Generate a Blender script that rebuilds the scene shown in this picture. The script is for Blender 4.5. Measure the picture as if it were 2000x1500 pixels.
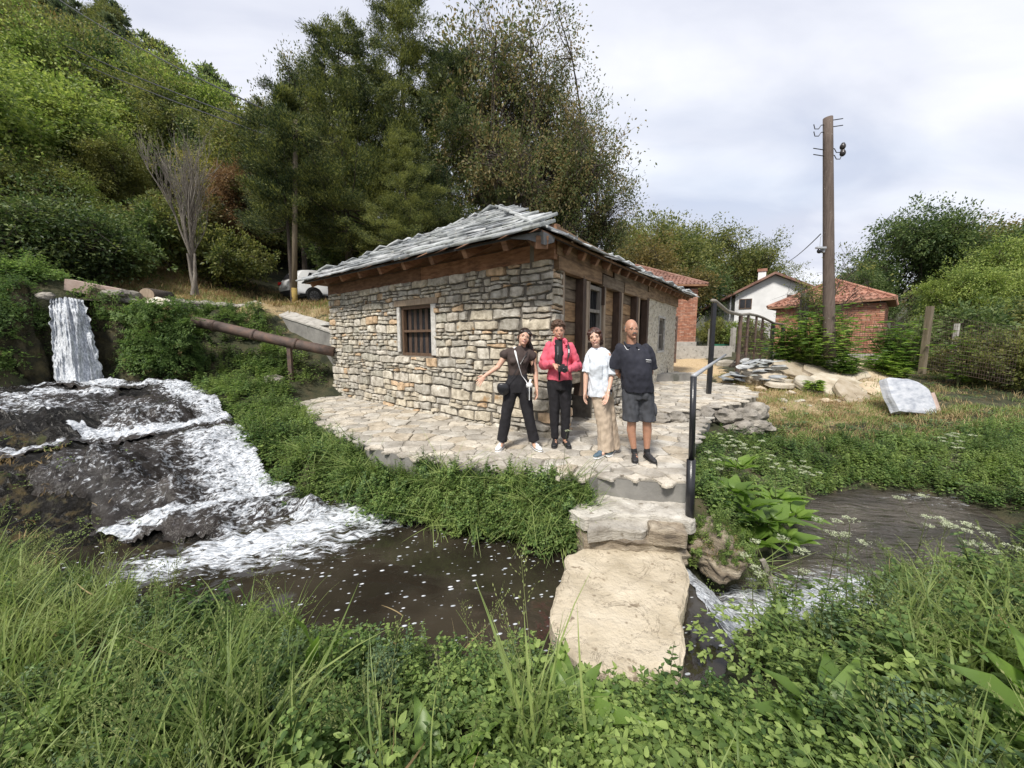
import bpy, bmesh, math, random
import numpy as np
from mathutils import Vector, Matrix, noise
random.seed(7); np.random.seed(7)
R = math.radians
for o in list(bpy.data.objects): bpy.data.objects.remove(o)
scene = bpy.context.scene
COL = scene.collection

# ------------------------------------------------------------------ camera, sky, sun, exposure
PITCH = R(6.8); F = 740.0; CAMZ = 1.55
cam_d = bpy.data.cameras.new('camera'); cam = bpy.data.objects.new('camera', cam_d); COL.objects.link(cam)
cam.location = (0, 0, CAMZ); cam.rotation_euler = (math.pi/2 - PITCH, 0, 0)
cam_d.sensor_width = 36; cam_d.lens = 36*F/2000; cam_d.clip_end = 3000; cam_d.clip_start = 0.05
scene.camera = cam
SUN_DIR = Vector((-0.35, -0.75, 1.0)).normalized()      # towards the sun
elev = math.asin(SUN_DIR.z); azim = math.atan2(SUN_DIR.x, SUN_DIR.y)
world = bpy.data.worlds.new('World'); scene.world = world; world.use_nodes = True
def build_world():
    nt = world.node_tree; N = nt.nodes; L = nt.links; N.clear()
    out = N.new('ShaderNodeOutputWorld'); bg = N.new('ShaderNodeBackground'); bg.inputs[1].default_value = 0.1
    sky = N.new('ShaderNodeTexSky'); sky.sky_type = 'NISHITA'; sky.sun_disc = False
    sky.sun_elevation = elev; sky.sun_rotation = azim; sky.air_density = 1.2; sky.dust_density = 2.0
    tc = N.new('ShaderNodeTexCoord'); sep = N.new('ShaderNodeSeparateXYZ'); L.new(tc.outputs['Generated'], sep.inputs[0])
    mz = N.new('ShaderNodeMath'); mz.operation = 'MAXIMUM'; mz.inputs[1].default_value = 0.02; L.new(sep.outputs[2], mz.inputs[0])
    az = N.new('ShaderNodeMath'); az.operation = 'ADD'; az.inputs[1].default_value = 0.28; L.new(mz.outputs[0], az.inputs[0])
    dx = N.new('ShaderNodeMath'); dx.operation = 'DIVIDE'; L.new(sep.outputs[0], dx.inputs[0]); L.new(az.outputs[0], dx.inputs[1])
    dy = N.new('ShaderNodeMath'); dy.operation = 'DIVIDE'; L.new(sep.outputs[1], dy.inputs[0]); L.new(az.outputs[0], dy.inputs[1])
    cb = N.new('ShaderNodeCombineXYZ'); L.new(dx.outputs[0], cb.inputs[0]); L.new(dy.outputs[0], cb.inputs[1])
    mp = N.new('ShaderNodeMapping'); mp.inputs['Rotation'].default_value = (0, 0, R(-20)); mp.inputs['Scale'].default_value = (0.75, 1.5, 1)
    L.new(cb.outputs[0], mp.inputs[0])
    n1 = N.new('ShaderNodeTexNoise'); n1.inputs['Scale'].default_value = 1.7; n1.inputs['Detail'].default_value = 9; n1.inputs['Roughness'].default_value = 0.5; n1.inputs['Distortion'].default_value = 0.35
    L.new(mp.outputs[0], n1.inputs[0])
    r1 = N.new('ShaderNodeValToRGB'); r1.color_ramp.elements[0].position = 0.38; r1.color_ramp.elements[1].position = 0.66
    r1.color_ramp.elements[0].color = (3.85, 4.05, 4.75, 1); r1.color_ramp.elements[1].color = (5.6, 5.7, 6.05, 1)
    L.new(n1.outputs[0], r1.inputs[0])
    n2 = N.new('ShaderNodeTexNoise'); n2.inputs['Scale'].default_value = 0.9; n2.inputs['Detail'].default_value = 4
    L.new(mp.outputs[0], n2.inputs[0])
    r2 = N.new('ShaderNodeValToRGB'); r2.color_ramp.elements[0].position = 0.3; r2.color_ramp.elements[1].position = 0.5
    r2.color_ramp.elements[0].color = (0.72, 0.72, 0.72, 1); r2.color_ramp.elements[1].color = (1, 1, 1, 1)
    L.new(n2.outputs[0], r2.inputs[0])
    mx = N.new('ShaderNodeMixRGB'); L.new(r2.outputs[0], mx.inputs[0]); L.new(sky.outputs[0], mx.inputs[1]); L.new(r1.outputs[0], mx.inputs[2])
    L.new(mx.outputs[0], bg.inputs[0]); L.new(bg.outputs[0], out.inputs[0])
build_world()
sun_d = bpy.data.lights.new('sun', 'SUN'); sun_d.energy = 2.6; sun_d.angle = R(10); sun_d.color = (1, 0.95, 0.87)
sun = bpy.data.objects.new('sun', sun_d); COL.objects.link(sun); sun.rotation_euler = SUN_DIR.to_track_quat('Z', 'Y').to_euler(); sun.location = (0, 0, 30)
vs = scene.view_settings; vs.view_transform = 'Standard'; vs.look = 'None'; vs.exposure = 0.9; vs.gamma = 1; vs.use_curve_mapping = False
scene.cycles.max_bounces = 6; scene.cycles.transparent_max_bounces = 8; scene.cycles.use_denoising = True

# ------------------------------------------------------------------ measuring helpers (pixel of the photo -> world point)
cp, sp_ = math.cos(PITCH), math.sin(PITCH)
def ray(u, v):
    xc = (u-1000)/F; yc = (750-v)/F
    return (xc, cp+yc*sp_, -sp_+yc*cp)
def P(u, v, z):
    d = ray(u, v); t = (z-CAMZ)/d[2]; return Vector((d[0]*t, d[1]*t, z))
def PY(u, v, Y):
    d = ray(u, v); t = Y/d[1]; return Vector((d[0]*t, Y, CAMZ+d[2]*t))

# ------------------------------------------------------------------ materials
def _n(nt, t, **kw):
    n = nt.nodes.new(t)
    for k, v in kw.items():
        if hasattr(n, k): setattr(n, k, v)
    return n
def ramp(nt, cols, interp='LINEAR', pos=None):
    r = nt.nodes.new('ShaderNodeValToRGB'); e = r.color_ramp.elements; r.color_ramp.interpolation = interp
    n = len(cols)
    while len(e) < n: e.new(0.5)
    for i, c in enumerate(cols):
        e[i].position = pos[i] if pos else (i/(n-1) if interp == 'LINEAR' else i/n)
        e[i].color = (c[0], c[1], c[2], 1)
    return r
def pm(name, cols, scale=4, detail=6, rough=0.8, bump=0.3, bscale=None, bdist=0.01, stretch=(1, 1, 1), rnd=None, metal=0, spots=None, coat=0, spec=0.5, rvar=0.0, rot=(0, 0, 0), cracks=None):
    """procedural surface: noise between cols, optional per-piece random colours rnd, spots=(colour, scale, threshold)"""
    m = bpy.data.materials.new(name); m.use_nodes = True; nt = m.node_tree; L = nt.links
    b = nt.nodes['Principled BSDF']; b.inputs['Roughness'].default_value = rough; b.inputs['Metallic'].default_value = metal
    b.inputs['Specular IOR Level'].default_value = spec
    g = _n(nt, 'ShaderNodeNewGeometry'); mp = _n(nt, 'ShaderNodeMapping'); mp.inputs['Scale'].default_value = stretch; mp.inputs['Rotation'].default_value = rot
    L.new(g.outputs['Position'], mp.inputs[0])
    n1 = _n(nt, 'ShaderNodeTexNoise'); n1.inputs['Scale'].default_value = scale; n1.inputs['Detail'].default_value = detail; n1.inputs['Roughness'].default_value = 0.6
    L.new(mp.outputs[0], n1.inputs[0])
    k = len(cols); r = ramp(nt, cols, pos=[0.3+0.4*i/max(1, k-1) for i in range(k)]); L.new(n1.outputs[0], r.inputs[0]); col = r.outputs[0]
    if rnd:
        oi = _n(nt, 'ShaderNodeObjectInfo'); ad = _n(nt, 'ShaderNodeMath', operation='ADD'); fr = _n(nt, 'ShaderNodeMath', operation='FRACT')
        L.new(oi.outputs['Random'], ad.inputs[0]); L.new(g.outputs['Random Per Island'], ad.inputs[1]); L.new(ad.outputs[0], fr.inputs[0])
        rr = ramp(nt, rnd, 'CONSTANT'); L.new(fr.outputs[0], rr.inputs[0])
        mx = _n(nt, 'ShaderNodeMixRGB', blend_type='MULTIPLY'); mx.inputs[0].default_value = 1
        L.new(col, mx.inputs[1]); L.new(rr.outputs[0], mx.inputs[2]); col = mx.outputs[0]
    if spots:
        v = _n(nt, 'ShaderNodeTexNoise'); v.inputs['Scale'].default_value = spots[1]; v.inputs['Detail'].default_value = 5; L.new(g.outputs['Position'], v.inputs[0])
        rs = ramp(nt, [(0, 0, 0), (1, 1, 1)], pos=[spots[2], spots[2]+0.07]); L.new(v.outputs[0], rs.inputs[0])
        mx = _n(nt, 'ShaderNodeMixRGB'); L.new(rs.outputs[0], mx.inputs[0]); L.new(col, mx.inputs[1]); mx.inputs[2].default_value = (*spots[0], 1); col = mx.outputs[0]
    if cracks:
        v = _n(nt, 'ShaderNodeTexNoise'); v.inputs['Scale'].default_value = cracks[1]; v.inputs['Detail'].default_value = 7; v.inputs['Roughness'].default_value = .62; v.inputs['Distortion'].default_value = .8; L.new(mp.outputs[0], v.inputs[0])
        rs = ramp(nt, [(0, 0, 0), (1, 1, 1), (0, 0, 0)], pos=[.492, .5, .508]); L.new(v.outputs[0], rs.inputs[0]); fz_ = _n(nt, 'ShaderNodeMath', operation='MULTIPLY'); L.new(rs.outputs[0], fz_.inputs[0]); fz_.inputs[1].default_value = .75
        mx = _n(nt, 'ShaderNodeMixRGB'); L.new(fz_.outputs[0], mx.inputs[0]); L.new(col, mx.inputs[1]); mx.inputs[2].default_value = (*cracks[0], 1); col = mx.outputs[0]
    L.new(col, b.inputs['Base Color'])
    if bump:
        n2 = _n(nt, 'ShaderNodeTexNoise'); n2.inputs['Scale'].default_value = bscale or scale*6; n2.inputs['Detail'].default_value = 6; n2.inputs['Roughness'].default_value = 0.65
        L.new(mp.outputs[0], n2.inputs[0]); bp = _n(nt, 'ShaderNodeBump'); bp.inputs['Strength'].default_value = bump; bp.inputs['Distance'].default_value = bdist
        L.new(n2.outputs[0], bp.inputs['Height']); L.new(bp.outputs[0], b.inputs['Normal'])
    if coat: b.inputs['Coat Weight'].default_value = coat
    return m
def leafmat(name, cols, trans=0.3, rough=0.5, spec=0.3, g3=None):
    m = bpy.data.materials.new(name); m.use_nodes = True; nt = m.node_tree; L = nt.links
    b = nt.nodes['Principled BSDF']; b.inputs['Roughness'].default_value = rough; b.inputs['Specular IOR Level'].default_value = spec
    g = _n(nt, 'ShaderNodeNewGeometry'); oi = _n(nt, 'ShaderNodeObjectInfo')
    n1 = _n(nt, 'ShaderNodeTexNoise'); n1.inputs['Scale'].default_value = 0.9; n1.inputs['Detail'].default_value = 3; L.new(g.outputs['Position'], n1.inputs[0])
    a = _n(nt, 'ShaderNodeMath', operation='MULTIPLY'); a.inputs[1].default_value = 0.62; L.new(g.outputs['Random Per Island'], a.inputs[0])
    c = _n(nt, 'ShaderNodeMath', operation='MULTIPLY_ADD'); c.inputs[1].default_value = 0.25; L.new(oi.outputs['Random'], c.inputs[0]); L.new(a.outputs[0], c.inputs[2])
    d = _n(nt, 'ShaderNodeMath', operation='MULTIPLY_ADD'); d.inputs[1].default_value = 1.1; L.new(n1.outputs[0], d.inputs[0]); L.new(c.outputs[0], d.inputs[2])
    e = _n(nt, 'ShaderNodeMath', operation='SUBTRACT'); e.inputs[1].default_value = 0.47; L.new(d.outputs[0], e.inputs[0])
    g3 = g3 or ((1.0, 1.02, 1.0) if name in ('straw', 'umbel_flower', 'grass_seed', 'stem') else (1.2, 1.3, 1.5) if ('brown' in name or 'rust' in name or 'yellow' in name or 'sparse' in name) else (2.05, 1.72, 1.75) if ('tree' in name or 'conifer' in name or 'pine' in name or 'ivy' in name) else (2.3, 1.9, 1.9) if 'hemp' in name else (1.6, 1.42, 1.5) if 'grass' in name else (1.9, 1.5, 1.65)); cols = [tuple(c*w for c, w in zip(q, g3)) for q in cols]; k = len(cols); r = ramp(nt, cols, pos=[0.1+0.7*i/max(1, k-1) for i in range(k)]); L.new(e.outputs[0], r.inputs[0])
    L.new(r.outputs[0], b.inputs['Base Color'])
    tr = _n(nt, 'ShaderNodeBsdfTranslucent'); hs = _n(nt, 'ShaderNodeHueSaturation'); hs.inputs['Value'].default_value = 1.5; hs.inputs['Saturation'].default_value = 1.1
    L.new(r.outputs[0], hs.inputs['Color']); L.new(hs.outputs[0], tr.inputs[0])
    mx = _n(nt, 'ShaderNodeMixShader'); mx.inputs[0].default_value = min(.5, trans*1.35); L.new(b.outputs[0], mx.inputs[1]); L.new(tr.outputs[0], mx.inputs[2])
    L.new(mx.outputs[0], nt.nodes['Material Output'].inputs[0]); return m
M = {}
STONE_RND = [(1, 1, 1), (0.86, 0.87, 0.88), (1.08, 1.03, 0.93), (0.72, 0.72, 0.71), (1.15, 1.13, 1.08), (1.0, 0.96, 0.88), (1.1, 0.86, 0.64), (0.82, 0.83, 0.80), (1.12, 1.11, 1.1), (0.92, 0.91, 0.89), (1.05, 1.04, 1.0), (0.98, 0.93, 0.84)]
M['stone'] = pm('wall_stone', [(0.23, 0.205, 0.165), (0.475, 0.44, 0.375), (0.70, 0.665, 0.595)], 8, 9, 0.9, 1.0, 30, 0.018, rnd=STONE_RND, spots=((0.34, 0.22, 0.11), 3.1, 0.66))
M['mortar'] = pm('mortar', [(0.09, 0.08, 0.066), (0.23, 0.205, 0.17)], 6, 6, 0.95, 0.8, 40, 0.01)
M['plaster'] = pm('rough_plaster', [(0.44, 0.385, 0.29), (0.64, 0.59, 0.48), (0.74, 0.70, 0.60)], 9, 8, 0.95, 1.0, 26, 0.03, spots=((0.22, 0.19, 0.14), 14, 0.58))
M['whitewash'] = pm('whitewash', [(0.38, 0.36, 0.32), (0.64, 0.63, 0.60)], 14, 7, 0.9, 0.8, 30)
M['pave'] = pm('paving_stone', [(0.30, 0.27, 0.225), (0.47, 0.44, 0.385), (0.62, 0.59, 0.53)], 4.5, 9, 0.9, 1.0, 20, 0.02, stretch=(1, 1, 3), cracks=((0.15, 0.13, 0.10), 3.5), rnd=[(1, 1, 1), (0.84, 0.82, 0.8), (1.12, 1.08, 1.02), (0.93, 0.86, 0.76), (1.05, 1.03, 1.0), (0.76, 0.75, 0.74)], spots=((0.22, 0.19, 0.15), 9, 0.62))
M['pavejoint'] = pm('paving_mortar', [(0.11, 0.10, 0.08), (0.33, 0.30, 0.25)], 7, 6, 0.95, 0.8, 30)
M['slab'] = pm('pale_slab', [(0.36, 0.30, 0.21), (0.50, 0.43, 0.32), (0.60, 0.525, 0.405)], 3.2, 10, 0.9, 1.0, 22, 0.02, spots=((0.24, 0.19, 0.13), 11, 0.64), cracks=((0.13, 0.10, 0.07), 2.6))
M['steprock'] = pm('step_rock', [(0.10, 0.08, 0.06), (0.27, 0.22, 0.16), (0.46, 0.40, 0.31)], 3.6, 9, 0.9, 1, 18, 0.03, stretch=(1, 1, 4), cracks=((0.05, 0.04, 0.03), 4))
M['rubble'] = pm('rubble_stone', [(0.30, 0.25, 0.18), (0.46, 0.40, 0.31), (0.57, 0.52, 0.44)], 3, 8, 0.9, 0.7, 18, 0.02, rnd=[(1, 1, 1), (0.85, 0.88, 0.92), (1.1, 1.02, 0.92), (0.75, 0.72, 0.68)])
M['boulder'] = pm('grey_rock', [(0.12, 0.11, 0.095), (0.27, 0.245, 0.21), (0.42, 0.39, 0.34)], 4, 9, 0.9, 1, 20, 0.03)
M['slate'] = pm('roof_slate', [(0.16, 0.165, 0.165), (0.33, 0.34, 0.34), (0.52, 0.53, 0.53)], 4, 8, 0.7, 0.7, 24, 0.01, rnd=[(1, 1, 1), (0.75, 0.77, 0.8), (1.25, 1.27, 1.28), (0.93, 0.95, 0.92), (1.1, 1.1, 1.1), (0.62, 0.64, 0.64)], spots=((0.46, 0.46, 0.43), 7, 0.63))
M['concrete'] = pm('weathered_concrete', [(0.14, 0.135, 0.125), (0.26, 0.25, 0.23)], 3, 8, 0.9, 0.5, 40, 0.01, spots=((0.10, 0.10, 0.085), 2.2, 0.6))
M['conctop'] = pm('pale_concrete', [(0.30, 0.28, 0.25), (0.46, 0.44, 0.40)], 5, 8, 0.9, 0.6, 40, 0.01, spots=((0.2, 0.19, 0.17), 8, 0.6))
M['wood'] = pm('eaves_wood', [(0.13, 0.068, 0.04), (0.26, 0.14, 0.08), (0.36, 0.21, 0.125)], 5, 7, 0.75, 0.4, 30, stretch=(1, 1, 4), rnd=[(1, 1, 1), (0.8, 0.8, 0.8), (1.15, 1.1, 1.05)])
M['oldwood'] = pm('old_plank', [(0.11, 0.072, 0.045), (0.26, 0.18, 0.11), (0.42, 0.315, 0.20)], 2.5, 9, 0.85, 0.7, 26, stretch=(1, 1, 6), rnd=[(1, 1, 1), (0.7, 0.74, 0.8), (1.2, 1.05, 0.85), (0.9, 0.8, 0.7), (0.62, 0.66, 0.72)])
M['darkwood'] = pm('dark_timber', [(0.045, 0.028, 0.02), (0.10, 0.062, 0.042)], 5, 7, 0.8, 0.5, 30, stretch=(4, 4, 1))
M['palewood'] = pm('pale_post', [(0.26, 0.19, 0.13), (0.42, 0.33, 0.24)], 5, 7, 0.8, 0.4, 30, stretch=(6, 6, 1))
M['greywood'] = pm('grey_wood', [(0.16, 0.145, 0.12), (0.33, 0.30, 0.26)], 4, 8, 0.85, 0.5, 30, stretch=(5, 5, 1))
M['winframe'] = pm('brown_frame', [(0.07, 0.04, 0.025), (0.15, 0.095, 0.06)], 7, 6, 0.6, 0.2, 40, stretch=(5, 5, 1))
M['blackmetal'] = pm('black_paint', [(0.012, 0.012, 0.014), (0.022, 0.022, 0.026)], 6, 5, 0.28, 0.15, 60)
M['greymetal'] = pm('grey_paint', [(0.30, 0.31, 0.33), (0.42, 0.43, 0.45)], 6, 5, 0.4, 0.1, 60)
M['rust'] = pm('rusty_steel', [(0.05, 0.038, 0.034), (0.10, 0.068, 0.055), (0.15, 0.09, 0.065)], 5, 7, 0.75, 0.4, 30)
M['membrane'] = pm('roof_membrane', [(0.10, 0.10, 0.105), (0.16, 0.16, 0.165)], 5, 4, 0.7, 0.3, 20)
M['brick'] = pm('red_brick', [(0.27, 0.115, 0.075), (0.38, 0.18, 0.115), (0.48, 0.27, 0.19)], 6, 6, 0.85, 0.5, 30, rnd=[(1, 1, 1), (0.8, 0.8, 0.8), (1.15, 1.1, 1.05), (0.95, 0.85, 0.8), (1.05, 1.2, 1.3)])
M['tile'] = pm('roof_tile', [(0.20, 0.09, 0.06), (0.33, 0.155, 0.105), (0.42, 0.24, 0.17)], 2.5, 7, 0.8, 0.4, 30, rnd=[(1, 1, 1), (0.85, 0.85, 0.85), (1.1, 1.1, 1.1)])
M['tileold'] = pm('old_roof_tile', [(0.12, 0.065, 0.05), (0.23, 0.12, 0.09), (0.30, 0.19, 0.15)], 2.5, 7, 0.85, 0.4, 30, rnd=[(1, 1, 1), (0.8, 0.8, 0.8), (1.15, 1.15, 1.15)])
M['whitewall'] = pm('white_render', [(0.66, 0.66, 0.66), (0.80, 0.80, 0.80)], 1.2, 6, 0.9, 0.3, 20)
M['glass'] = pm('dark_glass', [(0.012, 0.012, 0.014), (0.03, 0.03, 0.034)], 2, 3, 0.12, 0.05, 5)
M['paintedshade'] = pm('painted_interior_shade', [(0.006, 0.005, 0.005), (0.012, 0.01, 0.009)], 2, 3, 0.9, 0)  # near-black colour that paints the shade inside the wheel opening
M['bark'] = pm('bark', [(0.04, 0.03, 0.025), (0.10, 0.08, 0.062)], 6, 8, 0.9, 0.8, 25, 0.03, stretch=(3, 3, 0.6))
M['barkpale'] = pm('pale_bark', [(0.14, 0.12, 0.10), (0.28, 0.25, 0.21)], 6, 8, 0.9, 0.8, 25, 0.03, stretch=(3, 3, 0.6))
M['polewood'] = pm('pole_wood', [(0.075, 0.055, 0.045), (0.15, 0.115, 0.095)], 5, 8, 0.85, 0.6, 30, 0.01, stretch=(5, 5, 0.5), spots=((0.3, 0.27, 0.24), 16, 0.66))
M['yellowpaint'] = pm('yellow_lichen_wood', [(0.16, 0.11, 0.04), (0.33, 0.23, 0.05)], 5, 6, 0.8, 0.5, 30)
M['polepale'] = pm('tan_pole_wood', [(0.10, 0.08, 0.05), (0.2, 0.16, 0.11)], 5, 6, 0.8, 0.5, 30, stretch=(5, 5, 0.5))
M['white'] = pm('white_car_paint', [(0.66, 0.67, 0.68), (0.72, 0.73, 0.74)], 1, 2, 0.25, 0, coat=0.6)
M['tyre'] = pm('tyre_rubber', [(0.015, 0.015, 0.016), (0.03, 0.03, 0.03)], 8, 4, 0.85, 0.3, 40)
M['alloy'] = pm('alloy_rim', [(0.22, 0.22, 0.23), (0.30, 0.30, 0.31)], 3, 3, 0.4, 0, metal=0.6)
M['plasticblack'] = pm('black_trim', [(0.018, 0.018, 0.02), (0.03, 0.03, 0.032)], 8, 4, 0.55, 0.1, 60)
M['redlight'] = pm('red_lamp', [(0.22, 0.01, 0.01), (0.35, 0.02, 0.02)], 3, 3, 0.2, 0)
M['marble'] = pm('painted_white_slab', [(0.26, 0.28, 0.33), (0.44, 0.46, 0.50), (0.56, 0.57, 0.60)], 3.5, 9, 0.8, 0.5, 16, 0.01, stretch=(1, 1, 3))
M['pinkside'] = pm('pink_stone_side', [(0.30, 0.21, 0.17), (0.46, 0.36, 0.31)], 4, 7, 0.85, 0.5, 20)
M['greenpaint'] = pm('green_gate_paint', [(0.02, 0.115, 0.07), (0.035, 0.17, 0.11)], 3, 5, 0.5, 0.2, 20)
M['turq'] = pm('turquoise_sheet', [(0.12, 0.36, 0.30), (0.2, 0.5, 0.42)], 3, 5, 0.5, 0.2, 20)
M['ceramic'] = pm('insulator', [(0.03, 0.03, 0.03), (0.06, 0.05, 0.05)], 5, 3, 0.2, 0)
M['whiteplastic'] = pm('white_plastic', [(0.72, 0.72, 0.72), (0.8, 0.8, 0.8)], 5, 3, 0.4, 0)
# leaves
M['nettle'] = leafmat('nettle_leaf', [(0.022, 0.055, 0.018), (0.060, 0.125, 0.034), (0.115, 0.205, 0.055)], 0.3)
M['herb'] = leafmat('herb_leaf', [(0.035, 0.080, 0.020), (0.090, 0.165, 0.042), (0.165, 0.27, 0.075)], 0.3)
M['herblue'] = leafmat('bluish_herb_leaf', [(0.035, 0.080, 0.040), (0.085, 0.155, 0.075), (0.13, 0.225, 0.095)], 0.3)
M['grass'] = leafmat('grass_blade', [(0.045, 0.085, 0.022), (0.105, 0.165, 0.045), (0.19, 0.26, 0.085)], 0.3)
M['seed'] = leafmat('grass_seed', [(0.09, 0.13, 0.04), (0.17, 0.21, 0.07), (0.25, 0.27, 0.11)], 0.25, 0.8)
M['straw'] = leafmat('straw', [(0.17, 0.115, 0.055), (0.32, 0.225, 0.115), (0.42, 0.33, 0.18)], 0.2, 0.8)
M['dock'] = leafmat('dock_leaf', [(0.038, 0.085, 0.018), (0.080, 0.165, 0.030), (0.125, 0.24, 0.045)], 0.35, 0.4, 0.5)
M['stem'] = leafmat('stem', [(0.07, 0.09, 0.03), (0.15, 0.17, 0.07)], 0.1)
M['umbel'] = leafmat('umbel_flower', [(0.45, 0.48, 0.33), (0.66, 0.68, 0.52)], 0.3, 0.8)
M['conifer'] = leafmat('conifer_spray', [(0.010, 0.020, 0.009), (0.030, 0.050, 0.018), (0.110, 0.140, 0.038)], 0.2, 0.6)
M['pine'] = leafmat('pine_needles', [(0.024, 0.045, 0.024), (0.055, 0.088, 0.045), (0.10, 0.135, 0.06)], 0.2, 0.6)  # needle colours lightened, distance haze put into the colour
M['walnut'] = leafmat('sparse_tree_leaf', [(0.038, 0.055, 0.018), (0.10, 0.115, 0.035), (0.21, 0.15, 0.06)], 0.3)
M['greentree'] = leafmat('green_tree_leaf', [(0.032, 0.064, 0.016), (0.085, 0.142, 0.034), (0.17, 0.238, 0.065)], 0.3)
M['midtree'] = leafmat('mid_tree_leaf', [(0.026, 0.046, 0.016), (0.068, 0.095, 0.028), (0.125, 0.15, 0.045)], 0.3)
M['darktree'] = leafmat('dark_tree_leaf', [(0.014, 0.032, 0.012), (0.036, 0.068, 0.022), (0.08, 0.125, 0.04)], 0.25)
M['browntree'] = leafmat('brownish_tree_leaf', [(0.042, 0.040, 0.014), (0.105, 0.09, 0.028), (0.18, 0.13, 0.042)], 0.3)
M['yellowtree'] = leafmat('yellow_tree_leaf', [(0.085, 0.095, 0.02), (0.21, 0.19, 0.038), (0.32, 0.27, 0.06)], 0.3)
M['rusttree'] = leafmat('rust_tree_leaf', [(0.08, 0.045, 0.02), (0.19, 0.105, 0.045), (0.26, 0.17, 0.07)], 0.3)
M['ivy'] = leafmat('ivy_leaf', [(0.014, 0.030, 0.010), (0.032, 0.062, 0.020), (0.08, 0.12, 0.035)], 0.2, 0.5, 0.4)
M['hemp'] = leafmat('hemp_leaf', [(0.022, 0.055, 0.014), (0.058, 0.12, 0.026), (0.125, 0.205, 0.045)], 0.3)
M['moss'] = pm('brown_moss', [(0.012, 0.012, 0.006), (0.04, 0.035, 0.014), (0.085, 0.07, 0.028)], 6, 9, 0.9, 1, 22, 0.06)

# ------------------------------------------------------------------ object helpers
def tag(o, label=None, cat=None, group=None, kind=None):
    if label: o['label'] = label
    if cat: o['category'] = cat
    if group: o['group'] = group
    if kind: o['kind'] = kind
    return o
def thing(name, label, cat, loc=(0, 0, 0), group=None, rotz=0):
    o = bpy.data.objects.new(name, None); COL.objects.link(o); o.location = loc; o.rotation_euler = (0, 0, rotz); o.empty_display_size = 0.2
    return tag(o, label, cat, group)
def wloc(p):
    v = Vector((0, 0, 0))
    while p is not None: v += Vector(p.location); p = p.parent
    return v
def mesh_of(name, V, Fs, mats, smooth=False, midx=None):
    me = bpy.data.meshes.new(name); me.from_pydata([tuple(v) for v in V], [], Fs)
    for m in (mats if isinstance(mats, (list, tuple)) else [mats]): me.materials.append(m)
    if midx is not None: me.polygons.foreach_set('material_index', midx)
    if smooth: me.polygons.foreach_set('use_smooth', [True]*len(me.polygons))
    me.update(); return me
def link(name, me, parent=None, loc=None):
    o = bpy.data.objects.new(name, me); COL.objects.link(o)
    if parent is not None: o.parent = parent
    if loc is not None: o.location = loc
    return o
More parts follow.
